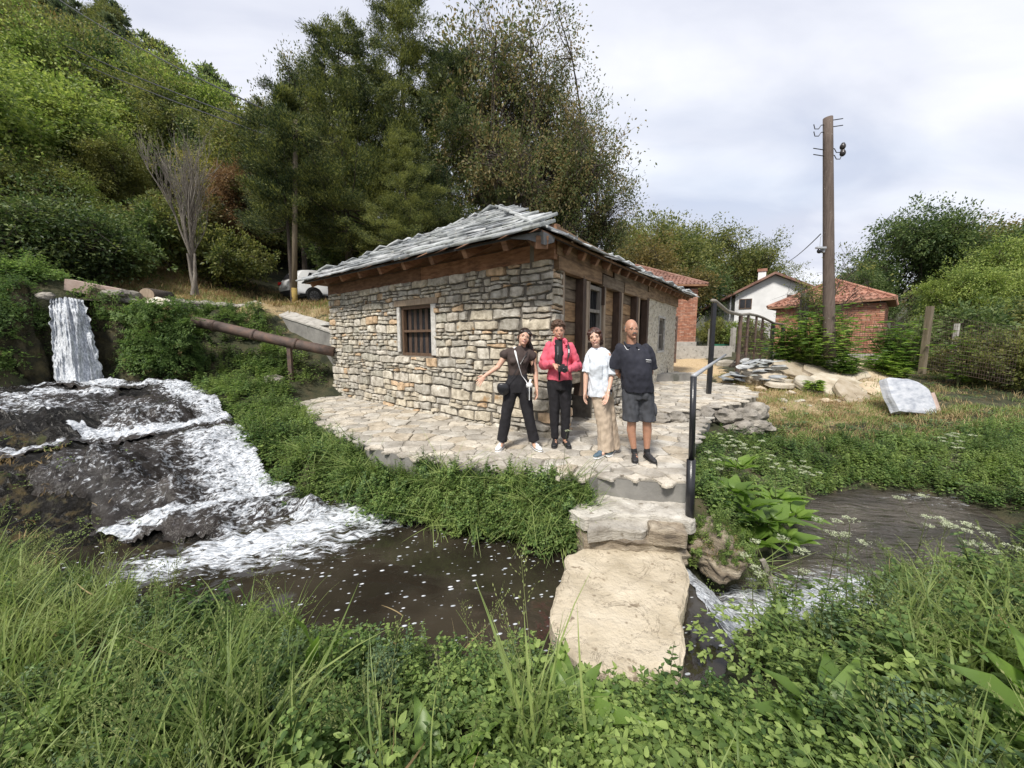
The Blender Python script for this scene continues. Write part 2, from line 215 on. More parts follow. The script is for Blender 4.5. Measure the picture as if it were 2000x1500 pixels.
class MB:
    """collects shapes in WORLD coordinates; build() links one mesh object with its origin at the base"""
    def __init__(s): s.V = []; s.F = []; s.I = []; s.mi = 0
    def add(s, V, Fs):
        k = len(s.V); s.V += [tuple(v) for v in V]; s.F += [tuple(i+k for i in f) for f in Fs]; s.I += [s.mi]*len(Fs); return s
    def box(s, c, size, rz=0, M4=None, ax=None):
        hx, hy, hz = size[0]/2, size[1]/2, size[2]/2; pts = [Vector((x, y, z)) for z in (-hz, hz) for x, y in ((-hx, -hy), (hx, -hy), (hx, hy), (-hx, hy))]
        if ax: pts = [ax[0]*p.x+ax[1]*p.y+ax[2]*p.z for p in pts]
        elif M4: pts = [M4 @ p for p in pts]
        elif rz: m = Matrix.Rotation(rz, 3, 'Z'); pts = [m @ p for p in pts]
        c = Vector(c); return s.add([p+c for p in pts], [(3, 2, 1, 0), (4, 5, 6, 7), (0, 1, 5, 4), (1, 2, 6, 5), (2, 3, 7, 6), (3, 0, 4, 7)])
    def tube(s, path, rad, n=8, cap=True):
        path = [Vector(p) for p in path]
        if not isinstance(rad, (list, tuple)): rad = [rad]*len(path)
        V = []; ref = Vector((0, 0, 1))
        d0 = (path[-1]-path[0])
        if d0.length < 1e-6: return s
        if abs(d0.normalized().z) > 0.9: ref = Vector((0, 1, 0))
        for i, p in enumerate(path):
            d = (path[min(i+1, len(path)-1)]-path[max(i-1, 0)]).normalized(); a = d.cross(ref).normalized(); b = d.cross(a)
            r = rad[i]; ra, rb = (r if isinstance(r, (tuple, list)) else (r, r))
            for k in range(n):
                t = 2*math.pi*k/n; V.append(p+a*(math.cos(t)*ra)+b*(math.sin(t)*rb))
        Fs = []
        for i in range(len(path)-1):
            for k in range(n):
                k2 = (k+1) % n; Fs.append((i*n+k, i*n+k2, (i+1)*n+k2, (i+1)*n+k))
        if cap: Fs.append(tuple(range(n-1, -1, -1))); Fs.append(tuple((len(path)-1)*n+k for k in range(n)))
        return s.add(V, Fs)
    def sphere(s, c, r, n=12, m=8, rot=None):
        c = Vector(c); rx, ry, rz = r if isinstance(r, (tuple, list)) else (r, r, r); V = [Vector((0, 0, -rz))]
        for j in range(1, m):
            t = -math.pi/2+math.pi*j/m
            for k in range(n):
                a = 2*math.pi*k/n; V.append(Vector((rx*math.cos(t)*math.cos(a), ry*math.cos(t)*math.sin(a), rz*math.sin(t))))
        V.append(Vector((0, 0, rz))); Fs = [(0, 1+(k+1) % n, 1+k) for k in range(n)]
        for j in range(m-2):
            for k in range(n):
                a = 1+j*n+k; b = 1+j*n+(k+1) % n; Fs.append((a, b, b+n, a+n))
        l = len(V)-1; Fs += [(l, 1+(m-2)*n+k, 1+(m-2)*n+(k+1) % n) for k in range(n)]
        if rot is not None: V = [rot @ v for v in V]
        return s.add([v+c for v in V], Fs)
    def build(s, name, mats, parent=None, smooth=False, origin=None):
        V = np.array(s.V, dtype=float).reshape(-1, 3)
        if parent is not None: base = np.array(wloc(parent)); loc = None
        else:
            base = np.array(origin) if origin is not None else np.array([(V[:, 0].min()+V[:, 0].max())/2, (V[:, 1].min()+V[:, 1].max())/2, V[:, 2].min()]); loc = tuple(base)
        me = mesh_of(name, (V-base).tolist(), s.F, mats, smooth, s.I if isinstance(mats, (list, tuple)) else None)
        o = link(name, me, parent, loc); return o
def copy_tree(o, parent=None):
    c = o.copy(); COL.objects.link(c)
    if parent is not None: c.parent = parent
    for ch in list(o.children): copy_tree(ch, c)
    return c
def nz(x, y, z=0.0): return noise.noise(Vector((x, y, z)))
def fbm(x, y, z=0.0, o=4): return noise.fractal(Vector((x, y, z)), 1.0, 2.0, o)
def rot_frame(d, n):
    d = Vector(d).normalized(); n = Vector(n).normalized(); return (d, n, d.cross(n))
def poly_mask(px, py, poly):
    inside = np.zeros(len(px), bool); n = len(poly); j = n-1
    for i in range(n):
        xi, yi = poly[i][0], poly[i][1]; xj, yj = poly[j][0], poly[j][1]
        c = ((yi > py) != (yj > py)) & (px < (xj-xi)*(py-yi)/(yj-yi+1e-12)+xi); inside ^= c; j = i
    return inside
def seg_dist(px, py, pts):
    d = np.full(len(px), 1e9)
    for a, b in zip(pts[:-1], pts[1:]):
        ax, ay = a[0], a[1]; bx, by = b[0], b[1]; L2 = (bx-ax)**2+(by-ay)**2+1e-9
        t = np.clip(((px-ax)*(bx-ax)+(py-ay)*(by-ay))/L2, 0, 1); d = np.minimum(d, np.hypot(px-ax-t*(bx-ax), py-ay-t*(by-ay)))
    return d
class RBF:
    def __init__(s, pts):
        A = np.array(pts, float); s.c = A[:, :2]; z = A[:, 2]; n = len(A)
        D = np.hypot(*(s.c[:, None, :]-s.c[None, :, :]).transpose(2, 0, 1)); D = D + 0
        Pm = np.hstack([np.ones((n, 1)), s.c*0.01]); K = np.zeros((n+3, n+3)); K[:n, :n] = -D-np.eye(n)*0.004; K[:n, n:] = Pm; K[n:, :n] = Pm.T
        s.w = np.linalg.solve(K, np.concatenate([z, np.zeros(3)]))
    def __call__(s, x, y):
        x = np.atleast_1d(np.asarray(x, float)).ravel(); y = np.atleast_1d(np.asarray(y, float)).ravel(); out = np.empty(len(x)); n = len(s.c)
        for i in range(0, len(x), 20000):
            X = x[i:i+20000]; Y = y[i:i+20000]; D = -np.hypot(X[:, None]-s.c[None, :, 0], Y[:, None]-s.c[None, :, 1])
            out[i:i+20000] = D @ s.w[:n]+s.w[n]+X*0.01*s.w[n+1]+Y*0.01*s.w[n+2]
        return out
def npnoise(x, y, sc, seed=0.0, o=3, H=1.0):
    return np.array([noise.fractal(Vector((a*sc, b*sc, seed)), H, 2.1, o) for a, b in zip(x, y)])
# ------------------------------------------------------------------ lay of the land
HA = Vector((0.6, 5.84, 0)); HB = Vector((-5.0, 10.6, 0)); HC = Vector((5.9, 13.9, 0)); HD = HB+HC-HA
POOLZ = -0.7; STRZ = -1.1
def xyz(p, z): return (p[0], p[1], z)
casc_pts = []
def cadd(lst, z): 
    for (u, v) in lst: casc_pts.append(tuple(P(u, v, z)))
cadd([(-120, 790), (0, 772), (100, 766), (200, 760), (290, 752), (350, 752)], 0.5)                  # upper lip
for p in [(-10.4, 8.6), (-9.6, 8.9), (-8.7, 9.3), (-11.5, 8.0), (-8.1, 9.4), (-9.7, 8.3), (-9.0, 8.6)]: casc_pts.append((*p, 0.5))
cadd([(0, 779), (100, 773), (200, 767), (290, 760)], 0.44)
cadd([(60, 812), (120, 808), (230, 797), (330, 800), (390, 795)], 0.20)
cadd([(-150, 905), (0, 888), (100, 872), (180, 858), (300, 845), (380, 832), (440, 820)], -0.03)      # middle ledge
cadd([(-150, 930), (0, 912), (120, 898), (220, 885), (320, 868), (400, 862), (455, 850)], -0.07)
cadd([(0, 950), (120, 938), (220, 925), (320, 905), (400, 880), (462, 862)], -0.13)
cadd([(50, 985), (150, 972), (260, 958), (350, 935), (420, 915), (480, 905)], -0.34)
cadd([(0, 1040), (100, 1035), (200, 1030), (300, 1015), (380, 990), (450, 975), (525, 955)], -0.56)
cadd([(300, 1045), (420, 1025), (520, 990), (600, 985)], -0.60)
cadd([(470, 1050), (560, 1030), (640, 1000), (400, 1085), (300, 1100)], -0.80)
for p in [(-2.6, 5.2), (-2.4, 4.4), (-3.0, 3.4), (-4.2, 3.2), (-5.2, 3.0)]: casc_pts.append((*p, -0.95))
casc = RBF(casc_pts)
T = []
def t_(lst, z=None):
    for p in lst: T.append(tuple(p) if z is None else (p[0], p[1], z))
# near bank
t_([(-6, -3, 0), (0, -3, 0), (6, -3, 0), (-6, 0, -.02), (-3, 0, -.02), (0, 0, -.02), (3, 0, -.02), (6, 0, -.02), (-12, 0, 0.1), (12, 0, 0),
    (-2.2, 1, -.08), (0, 1, -.08), (2.2, 1, -.08), (4.5, 1.2, -.08), (-4.5, 1.4, -.12), (-7, 2, -.15), (7, 1.5, -.08),
    (0.0, 1.75, -.22), (0.9, 1.75, -.34), (1.7, 1.8, -.3), (-1, 1.8, -.2), (-2, 2.0, -.22), (-3.0, 2.3, -.25), (-4, 2.6, -.3), (-5.2, 2.8, -.3), (-7, 3.4, -.2),
    (-1, 2.25, -.5), (-2, 2.55, -.52), (-.1, 2.15, -.5), (-3, 2.9, -.55), (-4, 3.1, -.6), (0.5, 2.15, -.62), (1.2, 2.1, -.62), (1.85, 2.55, -.5), (1.7, 2.2, -.5),
    (2.6, 2.6, -.42), (3.6, 2.7, -.38), (4.6, 2.8, -.35), (5.6, 3.0, -.33), (7, 3.4, -.3), (9, 3.8, -.3), (3, 1.8, -.2), (5, 2.0, -.15), (8, 2.4, -.1),
    (2.2, 3.05, -1.0), (3.0, 3.25, -1.0), (4.2, 3.4, -1.0), (5.2, 3.85, -1.0), (6.2, 4.3, -1.0), (7.0, 4.8, -1.0), (7.7, 5.3, -.9), (8.3, 5.8, -.8), (10, 5.6, -.6), (9, 6.4, -.7), (12, 6.5, -.5)])
# pool bed
t_([P(u, v, POOLZ) for u, v in [(500, 1160), (620, 1120), (750, 1080), (900, 1050), (1050, 1050), (1100, 1120), (1000, 1180), (850, 1180), (720, 1180), (700, 1030), (880, 1010)]], -1.1)
t_([(1.0, 3.2, -1.1), (1.2, 2.6, -1.1), (1.6, 3.2, -1.2), (2.1, 3.5, -1.4)])
# stream bed
t_([P(u, v, STRZ) for u, v in [(1450, 1150), (1550, 1130), (1650, 1110), (1560, 1080), (1600, 1020), (1680, 1040), (1750, 1070), (1720, 985), (1800, 1010), (1860, 1000), (1900, 1040)]], -1.4)

# left bank of the stream (below the terrace edge) and the far bank
t_([(2.15, 4.3, -.3), (2.5, 5.2, -.3), (2.3, 3.9, -.6), (2.7, 4.0, -1.0), (3.2, 4.5, -.95), (3.9, 5.2, -.9), (4.5, 5.9, -.9), (4.95, 6.35, -.95), (5.7, 6.55, -1.0), (6.8, 6.55, -1.0), (7.8, 6.4, -.95), (5.7, 7.0, -.75), (6.8, 7.0, -.75), (8.2, 7.0, -.7), (9.5, 7.1, -.65), (12, 7.4, -.55),
    (3.0, 5.2, -.45), (3.2, 6.3, -.35), (3.7, 7.0, -.3), (4.5, 7.2, -.4), (5.5, 7.9, -.62), (7.2, 8.0, -.62), (9.2, 8.0, -.6), (12, 8.4, -.5), (4.4, 8.0, -.05), (5.4, 8.5, -.25), (7, 8.9, -.28), (9, 9.2, -.2), (11.5, 9.4, -.1),
    (5.4, 9.2, .05), (6.6, 9.6, 0.02), (7.5, 11, 0.08), (9.5, 11, 0.0), (12, 12, .1), (15, 11, .1), (16, 7, -.2), (8, 13.5, .18), (11, 15, .3), (7.2, 16.5, .36), (9, 18, .5), (12, 19, .75), (16, 20, .8), (20, 16, .5), (7.5, 21, .75), (11, 24, .9), (16, 26, 1), (24, 24, 1),
    (22, 8, 0), (30, 10, 0), (35, 25, 1.2), (20, 0, 0), (40, 0, 0)])
# under terrace and house
t_([(-4.5, 8.6, -.25), (-3, 7, -.3), (-1.5, 5.8, -.3), (0, 5.2, -.3), (1.2, 4.9, -.35), (2, 6, -.2), (3, 6.7, -.15), (3, 8.5, -.1), (4.5, 9, -.02), (5, 11, 0.02), (6.3, 13, .1), (0, 9, -.3), (2, 12, -.1), (0, 14, .2), (-3, 10.5, -.3), (5.5, 16.5, .35), (3, 19, .8), (0, 20, 1.2)])
t_([(-3.2, 5.75, -.45), (-2.2, 5.25, -.3), (-1.2, 4.72, -.3), (-0.3, 4.45, -.32), (.5, 4.2, -.4), (-2.2, 4.95, -.75), (-1.2, 4.6, -.8), (-.3, 4.2, -.8), (.6, 3.95, -.85), (-3.3, 5.3, -.7)])
# left slope between cascade and terrace
t_([P(450, 800, .06), P(480, 870, -.2), P(560, 930, -.45), P(600, 880, -.15), P(550, 800, 0.02), P(520, 830, -.05), P(430, 775, .28), P(400, 760, .36), P(500, 900, -.42)])
t_([PY(400, 690, 10.4), PY(500, 740, 10.0), PY(560, 700, 10.8), PY(330, 735, 9.9), PY(260, 735, 9.6), PY(630, 758, 10.6), PY(300, 620, 10.0), PY(230, 610, 9.4), PY(380, 640, 11), PY(480, 640, 12), PY(560, 650, 12.2), PY(620, 690, 11.2), PY(450, 700, 10.6), PY(250, 670, 9.5)])
t_([(-9.9, 9.35, 2.35), (-9.2, 9.5, 2.35), (-10.7, 9.0, 2.4), (-11.3, 8.4, 2.4), (-11.9, 8.1, 2.4), (-11.2, 7.7, 1.5), (-11.0, 7.3, .75), (-12.3, 7.0, 1.2), (-13.5, 7.4, 2.6), (-13, 5, .6), (-16, 7, 3.2), (-16, 3, 1.4), (-20, 5, 3.5), (-8.6, 9.5, 1.5)])
t_([(-9.6, 10.6, 2.5), (-8.6, 11.2, 2.5), (-8.0, 12.2, 2.55), (-8.6, 13.2, 2.75), (-11, 12, 2.8), (-13, 11, 2.9), (-15, 13, 3.6), (-9.6, 14.6, 2.6), (-9.2, 16.6, 2.8), (-10.6, 17.6, 3.0), (-6.5, 12.8, 2.2), (-5.6, 13.6, 2.45), (-5.2, 11.4, 1.2), (-7, 15, 2.9), (-3.5, 14, 2.2), (-8.5, 19, 3.1), (-10.2, 19.2, 3.2), (-12.6, 18, 3.9), (-5, 18.8, 3.0), (-15, 18, 5.2), (-2, 17, 2.2), (-3, 22, 3.4), (-8, 23, 4.2), (-18, 14, 4.6)])
t_([PY(1500, 724, 12.3), PY(1560, 714, 12.5), PY(1620, 714, 12.5), PY(1680, 722, 12.2), PY(1440, 728, 12.0), PY(1560, 747, 11.3), PY(1640, 752, 11.2), PY(1700, 757, 10.8), PY(1560, 785, 9.9), PY(1640, 790, 9.8), PY(1470, 765, 10.6)])
# hill
t_([(-15, 24, 6.5), (-24, 20, 9), (-30, 14, 9), (-40, 10, 11), (-22, 28, 10), (-12, 30, 7), (-4, 30, 4.5), (-30, 38, 17), (-20, 42, 14), (-10, 42, 7), (0, 40, 3.5), (8, 40, 2.5), (-62, 60, 43), (-44, 60, 28), (-32, 60, 17), (-20, 60, 8), (-8, 60, 4),
    (-85, 70, 62), (-120, 70, 80), (-60, 30, 26), (-90, 30, 40), (-60, 0, 14), (-60, 95, 38), (-30, 95, 16), (0, 95, 5), (20, 60, 3), (60, 60, 6), (110, 80, 16), (60, 110, 8), (0, 180, 6), (150, 0, 6), (-150, 0, 40), (0, -150, 0), (-100, -100, 5), (100, -100, 2), (-120, 160, 60), (150, 160, 20)])
for (x, y, z) in casc_pts[:-5]: T.append((x, y, z-0.4))
terr = RBF(T)
def TZ(x, y): return terr(x, y)
def ax_(a, lo, hi, fine, n):
    core = list(np.arange(lo, hi+1e-6, fine)); g = np.geomspace(fine*1.5, a, n)
    return np.array([lo-q for q in g[::-1]]+core+[hi+q for q in g])
gx = ax_(260, -15, 15, 0.14, 26); gy = np.array([-80, -40, -20, -10, -5, -2.5, -1]+list(np.arange(-.4, 17, 0.13))+list(17+np.geomspace(.3, 260, 34)))
XX, YY = np.meshgrid(gx, gy); fx, fy = XX.ravel(), YY.ravel(); fz = TZ(fx, fy)
near = (np.abs(fx) < 15.5) & (fy < 24)
rough = np.zeros(len(fx)); rough[near] = npnoise(fx[near], fy[near], 1.7, 3.0, 4)*0.035; rough[~near] = npnoise(fx[~near], fy[~near], 0.15, 5.0, 3)*0.5
fz = fz+rough
def terrain_cols(x, y):
    c = np.zeros((len(x), 4), np.float32); c[:, 3] = 1
    road = seg_dist(x, y, [(-14, 15), (-9.5, 14.2), (-6.5, 15.5), (-4, 18)]); c[:, 0] = np.clip(1.5-road/2.2, 0, 1)                          # straw grass road
    dry = poly_mask(x, y, [(4.9, 8.4), (7, 8.5), (9.3, 8.8), (10.5, 10), (10.5, 13.5), (7.2, 13.6), (5.5, 10)]); c[:, 0] = np.maximum(c[:, 0], dry*0.62)
    sand = seg_dist(x, y, [(6.6, 15), (7.5, 18), (9.0, 24)]); c[:, 1] = np.clip(1.6-sand/1.5, 0, 1)
    return c
def ground_mat():
    m = bpy.data.materials.new('ground_soil'); m.use_nodes = True; nt = m.node_tree; L = nt.links; b = nt.nodes['Principled BSDF']; b.inputs['Roughness'].default_value = 0.95
    g = _n(nt, 'ShaderNodeNewGeometry'); at = _n(nt, 'ShaderNodeAttribute', attribute_name='zone'); sep = _n(nt, 'ShaderNodeSeparateColor'); L.new(at.outputs['Color'], sep.inputs[0])
    n = _n(nt, 'ShaderNodeTexNoise'); n.inputs['Scale'].default_value = 3; n.inputs['Detail'].default_value = 9; L.new(g.outputs['Position'], n.inputs[0])
    n2 = _n(nt, 'ShaderNodeTexNoise'); n2.inputs['Scale'].default_value = 28; n2.inputs['Detail'].default_value = 6; L.new(g.outputs['Position'], n2.inputs[0])
    soil = ramp(nt, [(0.018, 0.022, 0.009), (0.04, 0.042, 0.018), (0.07, 0.06, 0.03)], pos=[.35, .5, .65]); L.new(n.outputs[0], soil.inputs[0])
    straw = ramp(nt, [(0.14, 0.12, 0.05), (0.31, 0.225, 0.12), (0.42, 0.33, 0.19)], pos=[.36, .5, .62]); L.new(n2.outputs[0], straw.inputs[0])
    sand = ramp(nt, [(0.36, 0.25, 0.13), (0.50, 0.37, 0.21), (0.60, 0.47, 0.30)], pos=[.36, .5, .62]); L.new(n2.outputs[0], sand.inputs[0])
    def edge(ch):
        a = _n(nt, 'ShaderNodeMath', operation='ADD'); L.new(sep.outputs[ch], a.inputs[0]); L.new(n.outputs[0], a.inputs[1])
        r = ramp(nt, [(0, 0, 0), (1, 1, 1)], pos=[.85, 1.05]); L.new(a.outputs[0], r.inputs[0]); return r.outputs[0]
    m1 = _n(nt, 'ShaderNodeMixRGB'); L.new(edge(0), m1.inputs[0]); L.new(soil.outputs[0], m1.inputs[1]); L.new(straw.outputs[0], m1.inputs[2])
    m2 = _n(nt, 'ShaderNodeMixRGB'); L.new(edge(1), m2.inputs[0]); L.new(m1.outputs[0], m2.inputs[1]); L.new(sand.outputs[0], m2.inputs[2])
    L.new(m2.outputs[0], b.inputs['Base Color'])
    bp = _n(nt, 'ShaderNodeBump'); bp.inputs['Strength'].default_value = 1; bp.inputs['Distance'].default_value = 0.03; L.new(n2.outputs[0], bp.inputs['Height']); L.new(bp.outputs[0], b.inputs['Normal'])
    return m
def grid_mesh(name, nx, ny, V, mat, keep=None, cols=None, smooth=True, colname='zone'):
    idx = np.arange(nx*ny).reshape(ny, nx); q = np.stack([idx[:-1, :-1].ravel(), idx[:-1, 1:].ravel(), idx[1:, 1:].ravel(), idx[1:, :-1].ravel()], 1)
    if keep is not None: q = q[keep[q].all(1)]
    used = np.unique(q); remap = -np.ones(nx*ny, int); remap[used] = np.arange(len(used)); q = remap[q]; V = V[used]
    me = bpy.data.meshes.new(name); me.vertices.add(len(V)); me.vertices.foreach_set('co', V.astype(np.float32).ravel())
    me.loops.add(q.size); me.loops.foreach_set('vertex_index', q.astype(np.int32).ravel()); me.polygons.add(len(q))
    me.polygons.foreach_set('loop_start', np.arange(0, q.size, 4, dtype=np.int32)); me.polygons.foreach_set('loop_total', np.full(len(q), 4, np.int32))
    me.polygons.foreach_set('use_smooth', np.full(len(q), smooth)); me.materials.append(mat); me.update(calc_edges=True); me.validate()
    if cols is not None:
        a = me.color_attributes.new(colname, 'FLOAT_COLOR', 'POINT'); a.data.foreach_set('color', cols[used].astype(np.float32).ravel())
    return me
tag(link('ground', grid_mesh('ground', len(gx), len(gy), np.stack([fx, fy, fz], 1), ground_mat(), cols=terrain_cols(fx, fy))), kind='structure')

# ------------------------------------------------------------------ cascade rock (wet, dark) and the water running over it
cx = np.arange(-12.6, -2.2, 0.038); cy = np.arange(3.0, 9.9, 0.038); CX, CY = np.meshgrid(cx, cy); qx, qy = CX.ravel(), CY.ravel(); base = casc(qx, qy)
nzv = npnoise(qx, qy, 1.1, 2.0, 4)*0.12+npnoise(qx, qy, 2.6, 9.0, 5, .35)*0.06+np.abs(npnoise(qx, qy, 6.0, 19.0, 3, .3))*0.06-.03
cpoly = [(-12.6, 7.6), tuple(P(0, 1050, -.5))[:2], tuple(P(200, 1062, -.7))[:2], tuple(P(420, 1075, -.7))[:2], tuple(P(560, 1050, -.7))[:2], tuple(P(665, 1000, -.7))[:2], tuple(P(600, 962, -.6))[:2], tuple(P(530, 945, -.5))[:2], tuple(P(500, 890, -.2))[:2], tuple(P(470, 830, 0))[:2], tuple(P(425, 785, .3))[:2], tuple(P(370, 742, .5))[:2], (-8.0, 9.7), (-10.2, 9.2), (-11.6, 8.4)]
cpoly[0] = (-13, 7.4); cpoly.insert(1, (-13, 4.0)); 
ins = poly_mask(qx, qy, cpoly); ed = seg_dist(qx, qy, cpoly+[cpoly[0]])
drop = np.where(ins, 0, np.clip(ed/0.25, 0, 1)*1.0)
# boulders that stand out of the flow (dark domes in the photo)
def dome(u, v, z, r, h):
    c = P(u, v, z); d = np.hypot(qx-c[0], qy-c[1]); return np.clip(1-(d/r)**2, 0, 1)**.7*h
domes = dome(50, 845, .1, .85, .38)+dome(255, 822, .15, .42, .24)+dome(335, 812, .15, .34, .20)+dome(120, 945, -.2, .8, .2)+dome(270, 945, -.3, .55, .2)+dome(365, 975, -.5, .25, .16)
rock_z = base+nzv*(1+domes*2)+domes-drop
def rock_mat():
    m = bpy.data.materials.new('wet_rock'); m.use_nodes = True; nt = m.node_tree; L = nt.links; b = nt.nodes['Principled BSDF']; b.inputs['Roughness'].default_value = 0.28; b.inputs['Specular IOR Level'].default_value = 0.5
    g = _n(nt, 'ShaderNodeNewGeometry'); n = _n(nt, 'ShaderNodeTexNoise'); n.inputs['Scale'].default_value = 4; n.inputs['Detail'].default_value = 9; n.inputs['Roughness'].default_value = 0.7; L.new(g.outputs['Position'], n.inputs[0])
    r = ramp(nt, [(0.005, 0.0045, 0.004), (0.016, 0.014, 0.012), (0.045, 0.040, 0.034)], pos=[.35, .5, .68]); L.new(n.outputs[0], r.inputs[0])
    at = _n(nt, 'ShaderNodeAttribute', attribute_name='zone'); sep = _n(nt, 'ShaderNodeSeparateColor'); L.new(at.outputs['Color'], sep.inputs[0])
    n3 = _n(nt, 'ShaderNodeTexNoise'); n3.inputs['Scale'].default_value = 5; n3.inputs['Detail'].default_value = 10; n3.inputs['Roughness'].default_value = .7; L.new(g.outputs['Position'], n3.inputs[0])
    a = _n(nt, 'ShaderNodeMath', operation='MULTIPLY'); L.new(sep.outputs[0], a.inputs[0]); L.new(n3.outputs[0], a.inputs[1]); rr = ramp(nt, [(0, 0, 0), (1, 1, 1)], pos=[.50, .58]); L.new(a.outputs[0], rr.inputs[0])
    ms = ramp(nt, [(0.045, 0.035, 0.012), (0.12, 0.085, 0.03), (0.085, 0.095, 0.03)], pos=[.35, .5, .65]); L.new(n.outputs[0], ms.inputs[0])
    mx = _n(nt, 'ShaderNodeMixRGB'); L.new(rr.outputs[0], mx.inputs[0]); L.new(r.outputs[0], mx.inputs[1]); L.new(ms.outputs[0], mx.inputs[2]); L.new(mx.outputs[0], b.inputs['Base Color'])
    ro = _n(nt, 'ShaderNodeMath', operation='MULTIPLY_ADD'); ro.inputs[1].default_value = .6; ro.inputs[2].default_value = .24; L.new(rr.outputs[0], ro.inputs[0]); L.new(ro.outputs[0], b.inputs['Roughness'])
    v = _n(nt, 'ShaderNodeTexNoise'); v.inputs['Scale'].default_value = 17; v.inputs['Detail'].default_value = 8; v.inputs['Roughness'].default_value = .7; L.new(g.outputs['Position'], v.inputs[0])
    bp = _n(nt, 'ShaderNodeBump'); bp.inputs['Strength'].default_value = 1; bp.inputs['Distance'].default_value = 0.14; L.new(v.outputs[0], bp.inputs['Height']); L.new(bp.outputs[0], b.inputs['Normal']); return m
mossy = np.zeros(len(qx))
for (u, v, z, r) in [(0, 960, -.2, .9), (60, 1000, -.4, .9), (130, 900, -.07, .35), (190, 885, -.1, .3), (30, 850, .2, .5), (300, 1090, -.7, .6), (180, 1060, -.6, .5), (-60, 960, -.2, 1.2), (160, 765, .5, .35)]:
    c = P(u, v, z); mossy = np.maximum(mossy, np.clip(1.5-np.hypot(qx-c[0], qy-c[1])/r, 0, 1))
rc = np.zeros((len(qx), 4), np.float32); rc[:, 0] = mossy; rc[:, 3] = 1
keepr = drop < 0.98
tag(link('cascade_rock', grid_mesh('cascade_rock', len(cx), len(cy), np.stack([qx, qy, rock_z], 1), rock_mat(), keep=keepr, cols=rc)), kind='structure')

